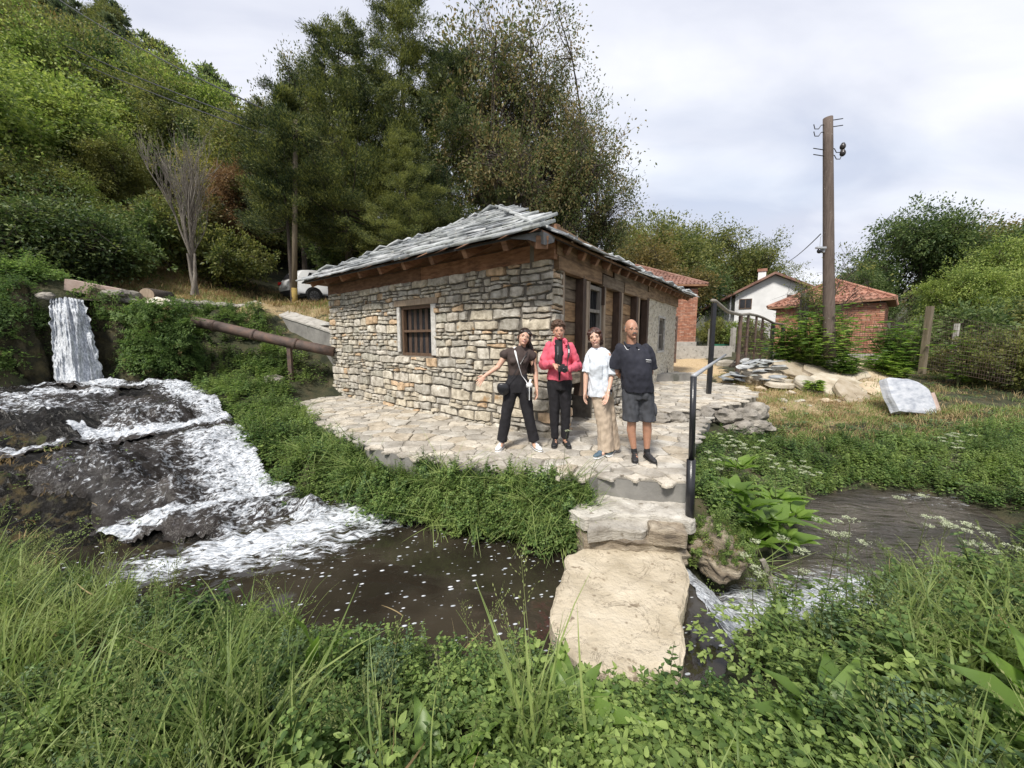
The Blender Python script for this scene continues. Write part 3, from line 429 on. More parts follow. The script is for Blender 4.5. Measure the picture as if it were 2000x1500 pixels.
def water_mat(name, base, foam_scale=(1, 1, 1), rot=0.0, wscale=6, wdist=0.02, spots=False, foam_lo=0.42, foam_hi=0.6, nscale=9, fine=True, wstretch=(1, 1, 1), spec=1.0):
    m = bpy.data.materials.new(name); m.use_nodes = True; nt = m.node_tree; L = nt.links; b = nt.nodes['Principled BSDF']
    b.inputs['Roughness'].default_value = 0.06; b.inputs['IOR'].default_value = 1.33; b.inputs['Specular IOR Level'].default_value = spec
    g = _n(nt, 'ShaderNodeNewGeometry'); mp = _n(nt, 'ShaderNodeMapping'); mp.inputs['Rotation'].default_value = (0, 0, rot); L.new(g.outputs['Position'], mp.inputs[0])
    sc = _n(nt, 'ShaderNodeMapping'); sc.inputs['Scale'].default_value = foam_scale; L.new(mp.outputs[0], sc.inputs[0])
    at = _n(nt, 'ShaderNodeAttribute', attribute_name='foam'); sep = _n(nt, 'ShaderNodeSeparateColor'); L.new(at.outputs['Color'], sep.inputs[0])
    n = _n(nt, 'ShaderNodeTexNoise'); n.inputs['Scale'].default_value = nscale; n.inputs['Detail'].default_value = 9; n.inputs['Roughness'].default_value = 0.75; n.inputs['Distortion'].default_value = 0.6; L.new(sc.outputs[0], n.inputs[0])
    a = _n(nt, 'ShaderNodeMath', operation='MULTIPLY_ADD'); a.inputs[1].default_value = 0.23; a.inputs[2].default_value = -0.165; L.new(sep.outputs[0], a.inputs[0])
    s = _n(nt, 'ShaderNodeMath', operation='ADD'); L.new(a.outputs[0], s.inputs[0]); L.new(n.outputs[0], s.inputs[1])
    r = ramp(nt, [(0, 0, 0), (1, 1, 1)], pos=[foam_lo, foam_hi]); L.new(s.outputs[0], r.inputs[0]); fm = r.outputs[0]
    if spots:
        v = _n(nt, 'ShaderNodeTexVoronoi'); v.inputs['Scale'].default_value = 17; v.inputs['Randomness'].default_value = 1; 
        ms2 = _n(nt, 'ShaderNodeMapping'); ms2.inputs['Scale'].default_value = (0.75, 1.5, 1); L.new(mp.outputs[0], ms2.inputs[0]); L.new(ms2.outputs[0], v.inputs[0])
        vr = ramp(nt, [(1, 1, 1), (0, 0, 0)], pos=[.10, .15]); 
        sx = _n(nt, 'ShaderNodeSeparateColor'); L.new(v.outputs['Color'], sx.inputs[0])
        dv = _n(nt, 'ShaderNodeMath', operation='DIVIDE'); L.new(v.outputs['Distance'], dv.inputs[0])
        pw = _n(nt, 'ShaderNodeMath', operation='POWER'); pw.inputs[1].default_value = 2.2; L.new(sx.outputs[0], pw.inputs[0])
        pa = _n(nt, 'ShaderNodeMath', operation='MULTIPLY_ADD'); pa.inputs[1].default_value = 1.9; pa.inputs[2].default_value = 0.5; L.new(pw.outputs[0], pa.inputs[0]); L.new(pa.outputs[0], dv.inputs[1]); L.new(dv.outputs[0], vr.inputs[0])
        gt = _n(nt, 'ShaderNodeMath', operation='LESS_THAN'); gt.inputs[1].default_value = 0.95; L.new(sx.outputs[1], gt.inputs[0])
        cn = _n(nt, 'ShaderNodeTexNoise'); cn.inputs['Scale'].default_value = 1.6; cn.inputs['Detail'].default_value = 3; L.new(mp.outputs[0], cn.inputs[0]); ca = _n(nt, 'ShaderNodeMath', operation='MULTIPLY_ADD'); ca.inputs[1].default_value = 2.6; ca.inputs[2].default_value = -.62; L.new(cn.outputs[0], ca.inputs[0]); L.new(ca.outputs[0], gt.inputs[1])
        g2 = _n(nt, 'ShaderNodeMath', operation='MULTIPLY'); L.new(vr.outputs[0], g2.inputs[0]); L.new(gt.outputs[0], g2.inputs[1])
        g3 = _n(nt, 'ShaderNodeMath', operation='MULTIPLY'); L.new(g2.outputs[0], g3.inputs[0]); L.new(sep.outputs[1], g3.inputs[1])
        mm = _n(nt, 'ShaderNodeMath', operation='MAXIMUM'); L.new(fm, mm.inputs[0]); L.new(g3.outputs[0], mm.inputs[1]); fm = mm.outputs[0]
    bn = _n(nt, 'ShaderNodeTexNoise'); bn.inputs['Scale'].default_value = 1.3; bn.inputs['Detail'].default_value = 4; L.new(g.outputs['Position'], bn.inputs[0])
    br = ramp(nt, [base, tuple(c*2.1 for c in base)], pos=[.4, .65]); L.new(bn.outputs[0], br.inputs[0])
    mx = _n(nt, 'ShaderNodeMixRGB'); L.new(fm, mx.inputs[0]); L.new(br.outputs[0], mx.inputs[1]); fn = _n(nt, 'ShaderNodeTexNoise'); fn.inputs['Scale'].default_value = nscale*2.3; fn.inputs['Detail'].default_value = 6; fn.inputs['Roughness'].default_value = .7; L.new(sc.outputs[0], fn.inputs[0])
    fr_ = ramp(nt, [(0.16, 0.18, 0.20), (0.44, 0.47, 0.51), (0.74, 0.76, 0.79)], pos=[.34, .46, .60]); L.new(fn.outputs[0], fr_.inputs[0]); L.new(fr_.outputs[0], mx.inputs[2]); L.new(mx.outputs[0], b.inputs['Base Color'])
    ro = _n(nt, 'ShaderNodeMath', operation='MULTIPLY_ADD'); ro.inputs[1].default_value = .6; ro.inputs[2].default_value = .06; L.new(fm, ro.inputs[0]); L.new(ro.outputs[0], b.inputs['Roughness'])
    ws = _n(nt, 'ShaderNodeMapping'); ws.inputs['Scale'].default_value = wstretch; L.new(mp.outputs[0], ws.inputs[0])
    w = _n(nt, 'ShaderNodeTexNoise'); w.inputs['Scale'].default_value = wscale; w.inputs['Detail'].default_value = 4; w.inputs['Distortion'].default_value = .4; L.new(ws.outputs[0], w.inputs[0])
    bp = _n(nt, 'ShaderNodeBump'); bp.inputs['Strength'].default_value = 1; bp.inputs['Distance'].default_value = wdist; L.new(w.outputs[0], bp.inputs['Height'])
    bp2 = _n(nt, 'ShaderNodeBump'); bp2.inputs['Strength'].default_value = .7; bp2.inputs['Distance'].default_value = 0.02; L.new(n.outputs[0], bp2.inputs['Height']); L.new(bp.outputs[0], bp2.inputs['Normal'])
    if fine: L.new(bp2.outputs[0], b.inputs['Normal'])
    else: L.new(bp.outputs[0], b.inputs['Normal'])
    return m
flows = [([(110, 757, .5), (205, 755, .5)], .40, 1.35), ([(205, 755, .5), (300, 753, .5), (350, 752, .5)], .22, 1.1), ([(0, 773, .5), (100, 767, .5), (210, 761, .5)], .16, 1.0), ([(345, 754, .5), (390, 790, .2), (435, 822, -.03)], .34, 1.12), ([(40, 778, .45), (120, 812, .2), (185, 854, -.03)], .30, .85), ([(120, 775, .45), (230, 800, .2), (262, 846, -.03)], .40, .62),
         ([(240, 765, .5), (310, 805, .2), (345, 838, -.03)], .30, .72), ([(150, 858, -.03), (300, 846, -.03), (440, 822, -.03)], .15, 1.35), ([(0, 778, .5), (-40, 830, .2), (0, 880, 0)], .30, 0.9), ([(0, 889, -.03), (110, 876, -.03)], .12, 1.0),
         ([(440, 840, -.03), (455, 880, -.15), (490, 925, -.36), (520, 955, -.55)], .46, 1.22), ([(385, 856, -.05), (405, 890, -.2), (435, 940, -.4), (455, 975, -.56)], .36, 1.0), ([(300, 872, -.07), (330, 920, -.28), (380, 990, -.56)], .26, .66), ([(200, 888, -.07), (220, 930, -.25), (260, 1010, -.5)], .3, .42), ([(150, 925, -.12), (230, 950, -.3), (330, 960, -.35)], .34, .56),
         ([(210, 1045, -.56), (330, 1018, -.58), (450, 982, -.58), (545, 962, -.58)], .16, 1.25), ([(450, 1000, -.58), (560, 980, -.6), (620, 985, -.62)], .24, .85), ([(470, 1045, -.75), (580, 1022, -.75), (650, 1000, -.7)], .20, 1.15), ([(380, 1020, -.6), (480, 1010, -.65), (560, 1000, -.65)], .25, .6)]
foam = np.zeros(len(qx))
for pts, w, a in flows:
    d = seg_dist(qx, qy, [P(*p)[:2] for p in pts]); foam = np.maximum(foam, a*np.clip(1.25-d/w*0.75, 0, 1))
wz0 = base+npnoise(qx, qy, 3.0, 4.0, 4)*0.05+npnoise(qx, qy, 9, 1.0, 2)*0.02+0.035+np.clip(foam, 0, 1)*0.05+nzv*0.75
lb = dome(50, 845, .1, .85, .38) > .06; wz = np.where(foam > .2, np.maximum(wz0, rock_z+.012), wz0)
ff = np.zeros((len(qx), 4), np.float32); ff[:, 0] = foam; ff[:, 3] = 1
keepw = (foam > 0.16) & (drop < .35) & (wz > rock_z-.03) & ~(lb & (foam < .95))
M['cwater'] = water_mat('cascade_water', (0.018, 0.015, 0.013), (3.3, 1.35, 2.0), R(38), 9, 0.03, foam_lo=0.49, foam_hi=0.60, nscale=7.5, spec=.45)
tag(link('cascade_water', grid_mesh('cascade_water', len(cx), len(cy), np.stack([qx, qy, wz], 1), M['cwater'], keep=keepw, cols=ff, colname='foam')), kind='structure')

# the pool under the cascade
px = np.arange(-6.2, 1.70, 0.05); py = np.arange(1.9, 6.6, 0.05); PX, PYY = np.meshgrid(px, py); ax, ay = PX.ravel(), PYY.ravel(); pf = np.zeros(len(ax))
for pts, w, a in [([(440, 1070), (560, 1050), (660, 1010), (720, 1000)], .42, 1.3), ([(300, 1110), (420, 1085)], .3, 1.0), ([(450, 1100), (600, 1075), (700, 1040), (800, 1010), (860, 1000)], .22, .92), ([(500, 1085), (640, 1060)], .35, .9)]:
    d = seg_dist(ax, ay, [P(u, v, POOLZ)[:2] for u, v in pts]); pf = np.maximum(pf, a*np.clip(1.2-d/w*0.7, 0, 1))
pc = np.zeros((len(ax), 4), np.float32); pc[:, 0] = pf; pc[:, 1] = 1; pc[:, 3] = 1
pz = POOLZ+npnoise(ax, ay, 2.2, 7.0, 3)*0.012+np.clip(pf, 0, 1)*npnoise(ax, ay, 6, 2.0, 3)*0.06
M['pwater'] = water_mat('pool_water', (0.021, 0.0175, 0.0125), (1.2, 3.6, 1), R(-14), 5, 0.006, spots=True, foam_lo=.49, foam_hi=.60, nscale=5, fine=False)
tag(link('pool_water', grid_mesh('pool_water', len(px), len(py), np.stack([ax, ay, pz], 1), M['pwater'], cols=pc, colname='foam')), kind='structure')
# the stream below, with a short fall under the footbridge slab
sx_ = np.arange(1.68, 17, 0.05); sy = np.arange(2.6, 8.4, 0.05); SX, SY = np.meshgrid(sx_, sy); bx, by = SX.ravel(), SY.ravel(); sf = np.zeros(len(bx))
for pts, w, a in [([(1.75, 3.2), (2.6, 3.35), (3.1, 3.45), (3.7, 3.6)], .42, 1.15), ([(2.2, 3.5), (2.8, 3.8)], .25, .6), ([(6.9, 6.0), (7.6, 6.2), (8.6, 6.3)], .3, .42)]:
    d = seg_dist(bx, by, pts); sf = np.maximum(sf, a*np.clip(1.25-d/w*0.7, 0, 1))
sc_ = np.zeros((len(bx), 4), np.float32); sc_[:, 0] = sf; sc_[:, 3] = 1
sz = STRZ+npnoise(bx*1.0, by*2.2, 1.6, 7.0, 3)*0.035+np.clip(sf, 0, 1)*(npnoise(bx, by, 6, 2.0, 3)*0.07+.03)
M['swater'] = water_mat('stream_water', (0.045, 0.038, 0.030), (1.2, 3.6, 1), R(12), 4.2, 0.12, foam_lo=.46, foam_hi=.60, nscale=5, wstretch=(0.8, 2.2, 1))
tag(link('stream_water', grid_mesh('stream_water', len(sx_), len(sy), np.stack([bx, by, sz], 1), M['swater'], cols=sc_, colname='foam')), kind='structure')
def curtain(name, tops, bots, nu, nv, bulge, mat, foamv=0.8, amp=0.03, throw=Vector((0, -1, 0))):
    V = []; C = []
    for j in range(nv):
        t = j/(nv-1)
        for i in range(nu):
            s = i/(nu-1)*(len(tops)-1); k = min(int(s), len(tops)-2); f = s-k
            a = tops[k].lerp(tops[k+1], f); b_ = bots[k].lerp(bots[k+1], f)
            p = a.lerp(b_, t); p.z = a.z+(b_.z-a.z)*(t**1.35); p += throw*(bulge*math.sin(math.pi*min(1, t*1.0))*.5)
            p += throw*(fbm(i*.16, t*2.2, 3)*amp+fbm(i*.05, t*5, 8)*amp+abs(nz(i*.45, t*9, 4))*amp*.5); e_ = abs(i/(nu-1)-.5)*2; p += (tops[-1]-tops[0]).normalized()*(e_**6*fbm(t*14, s, 5)*.045); V.append(p)
            C.append((foamv+0.35*t, 0, 0, 1))
    me = grid_mesh(name, nu, nv, np.array([tuple(v) for v in V]), mat, cols=np.array(C), colname='foam'); return link(name, me)
M['fwater'] = water_mat('falling_water', (0.05, 0.05, 0.055), (4.2, 4.2, 1.5), 0, 9, 0.03, foam_lo=.40, foam_hi=.56, nscale=4.2)
tw = Vector((0.75, -0.66, 0))
tops = [PY(97, 584, 8.62), PY(128, 580, 8.72), PY(162, 586, 8.9)]; bots = [P(108, 757, .46), P(150, 760, .46), P(206, 754, .46)]
w_ = curtain('waterfall', tops, bots, 70, 60, .12, M['fwater'], .95, .10, tw); tag(w_, kind='structure')
up = [p+Vector((-.1, .9, .03)) for p in tops]
mill = MB(); n_ = len(tops); mill.add([*tops, *up], [(0, 1, 4, 3), (1, 2, 5, 4)]); o = mill.build('race_water', M['swater']); tag(o, kind='structure')
w2 = curtain('outfall_water', [Vector((1.62, 2.55, -.70)), Vector((1.64, 3.15, -.69)), Vector((1.66, 3.62, -.7))], [Vector((2.0, 2.6, -1.1)), Vector((2.12, 3.2, -1.08)), Vector((2.0, 3.75, -1.1))], 40, 16, .05, M['fwater'], .8, .03, Vector((1, 0, 0))); tag(w2, kind='structure')
# dark cliff behind and beside the waterfall
mb = MB(); rr_ = random.Random(3)
def rockslab(outline, ztop, thick, seed=0, n=40, rings=9, amp=0.02, slope=(0, 0), layer=0.025, inset=0.0, edge=0.05):
    """irregular stone block: outline (list of xy), noisy top and layered sides"""
    pts = [Vector((p[0], p[1], 0)) for p in outline]; cen = sum(pts, Vector())/len(pts); m = len(pts); per = []
    tot = sum((pts[(i+1) % m]-pts[i]).length for i in range(m)); acc = 0; tg = 0; step = tot/n
    for i in range(m):
        a, b = pts[i], pts[(i+1) % m]; l = (b-a).length
        while tg < acc+l-1e-9 and len(per) < n: per.append(a.lerp(b, (tg-acc)/l)); tg += step
        acc += l
    n = len(per); V = []
    def zt(p): return ztop+slope[0]*(p.x-cen.x)+slope[1]*(p.y-cen.y)+fbm(p.x*1.3, p.y*1.3, seed)*amp+fbm(p.x*5, p.y*5, seed+3)*amp*.5
    per = [p+(p-cen).normalized()*fbm(p.x*4, p.y*4, seed+7)*edge for p in per]
    V.append(Vector((cen.x, cen.y, zt(cen))))
    for r in range(1, rings+1):
        f = r/rings
        for p in per:
            q = cen.lerp(p, f*0.985 if r == rings else f); V.append(Vector((q.x, q.y, zt(q)-(0.012+.01*abs(fbm(p.x*6, p.y*6, seed+1)) if r == rings else 0))))
    lay = max(3, int(thick/0.045))
    for j in range(lay+1):
        f = j/lay
        for p in per:
            k = 1+layer*fbm(p.x*2.5+j*7.3, p.y*2.5, seed+j*1.7)-inset*f; q = cen+(p-cen)*k; V.append(Vector((q.x, q.y, zt(p)-.02-(thick-.02)*f)))
    Fs = [(0, 1+k, 1+(k+1) % n) for k in range(n)]
    for r in range(rings-1+1+lay):
        for k in range(n):
            a = 1+r*n+k; b = 1+r*n+(k+1) % n; Fs.append((a, a+n, b+n, b))
    Fs.append(tuple(1+(rings+lay)*n+k for k in range(n-1, -1, -1)))
    return V, Fs
def boulder(c, r, seed, sub=3, amp=.25, flat=1.0):
    bm = bmesh.new(); bmesh.ops.create_icosphere(bm, subdivisions=sub, radius=1); V = []
    for v in bm.verts:
        d = v.co.normalized(); k = 1+amp*fbm(d.x*1.3+seed, d.y*1.3, d.z*1.3+seed, 4)+amp*.3*fbm(d.x*4, d.y*4+seed, d.z*4, 3)
        V.append(Vector((c[0]+d.x*r[0]*k, c[1]+d.y*r[1]*k, c[2]+d.z*r[2]*k)))
    Fs = [tuple(v.index for v in f.verts) for f in bm.faces]; bm.free(); return V, Fs
for (x, y, z, rx, ry, rz, s) in [(-10.9, 8.35, 1.3, .5, .45, 1.3, 1), (-9.0, 9.45, 1.2, .5, .35, 1.1, 2), (-10.0, 9.35, 1.4, 1.1, .4, 1.05, 3), (-11.4, 7.9, .9, .5, .5, 1.0, 4), (-8.5, 9.6, .9, .5, .3, .7, 5)]:
    mb.add(*boulder((x, y, z), (rx*.85, ry*.8, rz), s, 5, .45))
cliffV = mb.V; o = mb.build('waterfall_cliff', M['moss'], smooth=True); tag(o, kind='structure')
# ------------------------------------------------------------------ terrace, steps, footbridge
def clip_poly(poly, px, py, nx, ny):
    out = []
    for i in range(len(poly)):
        a, b = poly[i], poly[(i+1) % len(poly)]; da = (a[0]-px)*nx+(a[1]-py)*ny; db = (b[0]-px)*nx+(b[1]-py)*ny
        if da <= 0: out.append(a)
        if (da < 0) != (db < 0): t = da/(da-db); out.append((a[0]+(b[0]-a[0])*t, a[1]+(b[1]-a[1])*t))
    return out
def crazy(poly, size, zf, rnd, thick=0.03, gap=0.008, avoid=None):
    xs = [p[0] for p in poly]; ys = [p[1] for p in poly]; seeds = []; tries = 0
    while tries < 9000:
        tries += 1; x = rnd.uniform(min(xs), max(xs)); y = rnd.uniform(min(ys), max(ys))
        if not poly_mask(np.array([x]), np.array([y]), poly)[0]: continue
        if avoid and poly_mask(np.array([x]), np.array([y]), avoid)[0]: continue
        s = size*rnd.choice([.5, .6, .8, 1.0, 1.25])
        if all((x-a)**2+(y-b)**2 > (0.5*(s+c))**2 for a, b, c in seeds): seeds.append((x, y, s))
    cells = []
    for i, (x, y, s) in enumerate(seeds):
        pl = [(x+size*.85*math.cos(t), y+size*.85*math.sin(t)) for t in [k*math.pi/4+.2 for k in range(8)]]
        for j, (a, b, c) in enumerate(seeds):
            if i == j or (a-x)**2+(b-y)**2 > (size*2.4)**2: continue
            l = math.hypot(a-x, b-y); pl = clip_poly(pl, (x+a)/2, (y+b)/2, (a-x)/l, (b-y)/l)
            if len(pl) < 3: break
        if len(pl) < 3: continue
        cx_ = sum(p[0] for p in pl)/len(pl); cy_ = sum(p[1] for p in pl)/len(pl); out = []
        for k in range(len(pl)):
            a, b = pl[k], pl[(k+1) % len(pl)]; m = ((a[0]+b[0])/2, (a[1]+b[1])/2); out.append(a)
            if math.hypot(a[0]-b[0], a[1]-b[1]) > .16: out.append((m[0]+rnd.uniform(-.014, .014), m[1]+rnd.uniform(-.014, .014)))
        r = max(math.hypot(p[0]-cx_, p[1]-cy_) for p in out); k = 1-gap/max(r, .1)*1.6
        out = [(cx_+(p[0]-cx_)*k+rnd.uniform(-.007, .007), cy_+(p[1]-cy_)*k+rnd.uniform(-.007, .007)) for p in out]
        inn = poly_mask(np.array([q[0] for q in out]), np.array([q[1] for q in out]), poly); fixd = []
        for q, ok in zip(out, inn):
            f = 0
            while not ok and f < .9: f += .08; q2 = (q[0]+(cx_-q[0])*f, q[1]+(cy_-q[1])*f); ok = poly_mask(np.array([q2[0]]), np.array([q2[1]]), poly)[0]
            fixd.append(q if f == 0 else (q[0]+(cx_-q[0])*max(0, f-rnd.uniform(.12, .3)), q[1]+(cy_-q[1])*max(0, f-rnd.uniform(.12, .3))))
        out = fixd; cells.append((out, cx_, cy_, r))
    V_ = []
    for out, x, y, r in cells:
        z0 = zf(x, y)+rnd.uniform(-.006, .012); tx, ty = rnd.uniform(-.02, .02), rnd.uniform(-.02, .02); n = len(out); V = []
        zz = lambda p: z0+tx*(p[0]-x)+ty*(p[1]-y)
        for p in out: V.append((p[0], p[1], zz(p)-thick))
        for p in out: V.append((p[0], p[1], zz(p)-.010))
        for p in out: V.append((x+(p[0]-x)*.93, y+(p[1]-y)*.93, zz(p)+rnd.uniform(-.003, .003)))
        V.append((x, y, z0+rnd.uniform(-.002, .006))); Fs = []
        for j in range(2):
            for k in range(n): Fs.append((j*n+k, j*n+(k+1) % n, (j+1)*n+(k+1) % n, (j+1)*n+k))
        for k in range(n): Fs.append((2*n+k, 2*n+(k+1) % n, 3*n))
        V_.append((V, Fs, x, y))
    return V_
def pieces(name, shapes, mat, parent, limit=290, key=None, smooth=False):
    """the largest-looking pieces as parts of their own, the rest joined into one stuff part"""
    if key is None: key = lambda s: s[2]**2+s[3]**2
    shapes = sorted(shapes, key=key)
    for s in shapes[:limit]:
        m = MB(); m.add(s[0], s[1]); m.build(name, mat, parent, smooth)
    if len(shapes) > limit:
        m = MB()
        for s in shapes[limit:]: m.add(s[0], s[1])
        tag(m.build(name, mat, parent, smooth), kind='stuff')
def prism(poly, z0, z1f):
    n = len(poly); V = [(p[0], p[1], z0) for p in poly]+[(p[0], p[1], z1f(p[0], p[1])) for p in poly]
    return V, [tuple(range(n, 2*n)), tuple(range(n-1, -1, -1))]+[(k, (k+1) % n, n+(k+1) % n, n+k) for k in range(n)]
rnd = random.Random(11)
TPOLY = [tuple(P(u, v, 0))[:2] for u, v in [(556, 786), (610, 820), (660, 848), (720, 872), (800, 893), (900, 908), (1000, 920), (1080, 928), (1152, 934), (1168, 928), (1250, 938), (1340, 944), (1352, 925), (1349, 885), (1362, 845), (1388, 815)]]+[(4.0, 8.3), (2.6, 9.0), (0.6, 7.2), (-4.6, 11.0), (-6.0, 10.2)]
zlow = lambda x, y: 0.0+0.006*fbm(x, y, 2)
m = MB(); m.add(*prism(TPOLY, -0.95, lambda x, y: -0.018)); terrace = m.build('terrace', [M['concrete']], origin=(0, 6, 0)); tag(terrace, kind='structure')
m = MB(); tp2 = [(p[0]*.998, p[1]*.999+.01) for p in TPOLY]; m.add([(p[0], p[1], -0.013) for p in tp2], [tuple(range(len(tp2)))]); m.build('mortar_bed', M['pavejoint'], terrace)
hin = [(HA.x+.1, HA.y+.5), (HB.x+.4, HB.y+.2), (-4.6, 12), (3, 12), (2.6, 9.4)]
TIN = TPOLY
pieces('paving_stone', crazy(TIN, 0.31, zlow, rnd, avoid=hin), M['pave'], terrace)
UP = [(2.2, 7.6), (2.75, 7.05), (3.2, 7.15), (3.75, 7.6), (4.35, 7.75), (5.0, 8.2), (6.0, 9.2), (6.5, 10.4), (6.9, 12.2), (7.3, 14.6), (6.2, 15.2), (5.2, 13.2), (3, 10)]
zup = lambda x, y: 0.17+0.010*(y-7)+0.006*fbm(x, y, 2)
m = MB(); m.add(*prism(UP, -0.6, lambda x, y: zup(x, y)-.018)); upath = m.build('upper_path', [M['pavejoint']], origin=(4, 9, 0)); tag(upath, kind='structure')
pieces('paving_stone', crazy(UP, 0.36, zup, rnd), M['pave'], upath)
# rough rock edge where the upper path breaks off
edge_g = 'broken rocks along the edge of the upper path'
ER = [(2.35, 7.32, .04, .22, .16, .12), (2.75, 6.98, .05, .24, .14, .11), (3.12, 7.05, .06, .22, .13, .12), (3.5, 7.32, .05, .24, .15, .12), (3.9, 7.6, .03, .24, .16, .14), (4.35, 7.62, -.02, .30, .2, .16), (4.85, 7.75, -.05, .28, .22, .18), (5.25, 8.05, -.02, .30, .2, .2), (4.6, 7.45, -.22, .28, .2, .14), (5.1, 7.7, -.25, .3, .2, .15)]
ELB = ['grey rock beside the wall foot at the end of the broken edge', 'rough rock behind the man, low edge of the path', 'small rock left of the leaning black handrail, path edge', 'rock directly behind the black handrail post', 'rock at the corner of the upper path, right of the handrail', 'large craggy rock at the corner overhanging the green plants', 'craggy rock under the tall black pipe post', 'outermost rock of the path corner by dry grass', 'lower rock tucked under the path corner', 'lower right rock sunk in weeds below the path corner']
for i, (x, y, z, a, b, c) in enumerate(ER):
    m = MB(); m.add(*boulder((x, y, z), (a, b, c), i*3.1+1, 3, .4)); tag(m.build('edge_rock', M['boulder'], smooth=False), ELB[i], 'rock', edge_g)
# concrete front with two step blocks and the footbridge slab
def blk(name, outline, zt, th, mat, label, cat, seed, **kw):
    m = MB(); m.add(*rockslab(outline, zt, th, seed, **kw)); o = m.build(name, mat, smooth=False); 
    if label: tag(o, label, cat)
    else: tag(o, kind='structure')
    return o
blk('stone_step', [tuple(P(u, v, -.22))[:2] for u, v in [(1110, 995), (1150, 950), (1345, 975), (1352, 1020), (1280, 1008), (1200, 1003), (1145, 1015)]], -.22, .13, M['pave'], 'wide pale stone step below the concrete face of the terrace', 'step', 3, amp=.035, n=90, rings=16, layer=.04, edge=.06)
blk('stone_step', [tuple(P(u, v, -.27))[:2] for u, v in [(1148, 1016), (1190, 1000), (1262, 1004), (1262, 1035), (1200, 1032), (1150, 1040)]], -.26, .12, M['pave'], 'left pale block of the lowest rock step, above the dark undercut', 'step', 5, amp=.035, n=60, rings=9, layer=.05, edge=.06)
blk('stone_step', [tuple(P(u, v, -.27))[:2] for u, v in [(1266, 1004), (1335, 1010), (1336, 1042), (1290, 1038), (1266, 1035)]], -.27, .15, M['steprock'], 'right broken block of the lowest rock step beside the black handrail', 'step', 6, amp=.04, n=60, rings=9, layer=.05, edge=.06)
blk('rock_ledge', [(0.52, 4.02), (0.72, 3.50), (1.25, 3.42), (1.70, 3.46), (1.75, 4.2), (1.2, 4.4), (.6, 4.4)], -.375, .5, M['steprock'], 'dark brown layered rock ledge under the step blocks', 'rock', 8, amp=.02, layer=.08, n=70, edge=.07)
slab_pts = [tuple(P(u, v, -.5))[:2] for u, v in [(1125, 1070), (1160, 1062), (1230, 1064), (1300, 1068), (1330, 1078), (1340, 1110), (1347, 1145), (1338, 1190), (1330, 1240), (1325, 1310), (1200, 1320), (1130, 1300), (1095, 1250), (1068, 1205), (1085, 1150), (1100, 1120), (1108, 1085)]]
blk('footbridge_slab', slab_pts, -.5, .17, M['slab'], 'large pale flat stone slab bridging the outlet of the pool', 'footbridge', 12, amp=.02, n=90, rings=22, layer=.02, edge=.05)
# curved pale rock and plank at the base of the handrail
m = MB(); m.add(*boulder((2.10, 3.74, -.62), (.28, .34, .27), 4.4, 5, .32)); bankV = m.V; tag(m.build('bank_rock', M['steprock'], smooth=True), 'rounded pale rock leaning outwards beside the handrail foot', 'rock')
m = MB(); m.box((2.62, 3.62, -.84), (.05, .035, .34), M4=Matrix.Rotation(R(-24), 3, 'Y')); tag(m.build('plank', M['greywood']), 'short grey plank stuck in the bank above the stream', 'plank')
# handrail
hr = thing('handrail', 'black pipe handrail post with thin grey top rail beside the steps', 'handrail', (1.79, 3.62, -.22))
b0 = Vector((1.79, 3.62, -.4)); t0 = Vector((1.75, 3.64, 1.19)); mid = b0.lerp(t0, .48)
m = MB(); m.tube([b0, mid], .042, 16); m.build('post_sleeve', M['blackmetal'], hr, True)
m = MB(); m.tube([mid-Vector((0, 0, .02)), t0], .026, 14); m.build('post', M['blackmetal'], hr, True)
m = MB(); m.tube([mid+Vector((.035, .03, 0)), t0+Vector((.035, .03, 0))], .014, 8); m.build('stiffener', M['blackmetal'], hr, True)
m = MB(); m.tube([t0, t0+Vector((.06, .05, .02)), (5.15, 9.15, 1.17)], .022, 12); m.build('top_rail', M['greymetal'], hr, True)
# tall black post and the fence whose pipe rail starts from it
fence = thing('wire_fence', 'wire mesh fence with brown posts hung under a bent grey pipe rail', 'fence', (5.3, 9.2, .2))
FP = [(PY(1395, 592, 9.3), 2.35, .045, 'blackmetal'), (PY(1447, 617, 11.5), 1.9, .04, 'rust'), (PY(1462, 615, 12.4), 1.9, .028, 'rust'), (PY(1478, 618, 13.2), 1.9, .028, 'rust'), (PY(1490, 622, 14.2), 1.8, .028, 'rust'), (PY(1510, 632, 15.5), 1.7, .05, 'blackmetal'), (PY(1530, 636, 17), 1.6, .05, 'blackmetal')]
for i, (p, h, w, mm) in enumerate(FP):
    m = MB(); zb = float(TZ(p.x, p.y)[0])-.1
    if i == 0: zb = .1
    m.box((p.x, p.y, (p.z+zb)/2), (w*2, w*2, p.z-zb)); m.build('fence_post', M[mm], fence)
m = MB(); pts = [p for p, *_ in FP]; path = [pts[0]+Vector((-.05, 0, .06)), pts[0]+Vector((.15, .25, .07)), pts[0].lerp(pts[1], .45)+Vector((0, 0, -.05)), pts[1]+Vector((0, 0, .03))]+[q+Vector((0, 0, .03)) for q in pts[2:]]
m.tube(path, .045, 10); m.build('pipe_rail', M['greywood'], fence, True)
m = MB(); a, b = pts[1]+Vector((.04, .1, 0)), pts[5]
for k in range(34):
    q = a.lerp(b, k/33); m.tube([q, q-Vector((0, 0, 1.35))], .008, 3, False)
for k in range(10): m.tube([a-Vector((0, 0, k*.15)), b-Vector((0, 0, k*.15))], .008, 3, False)
tag(m.build('wire_mesh', M['rust'], fence), kind='stuff')
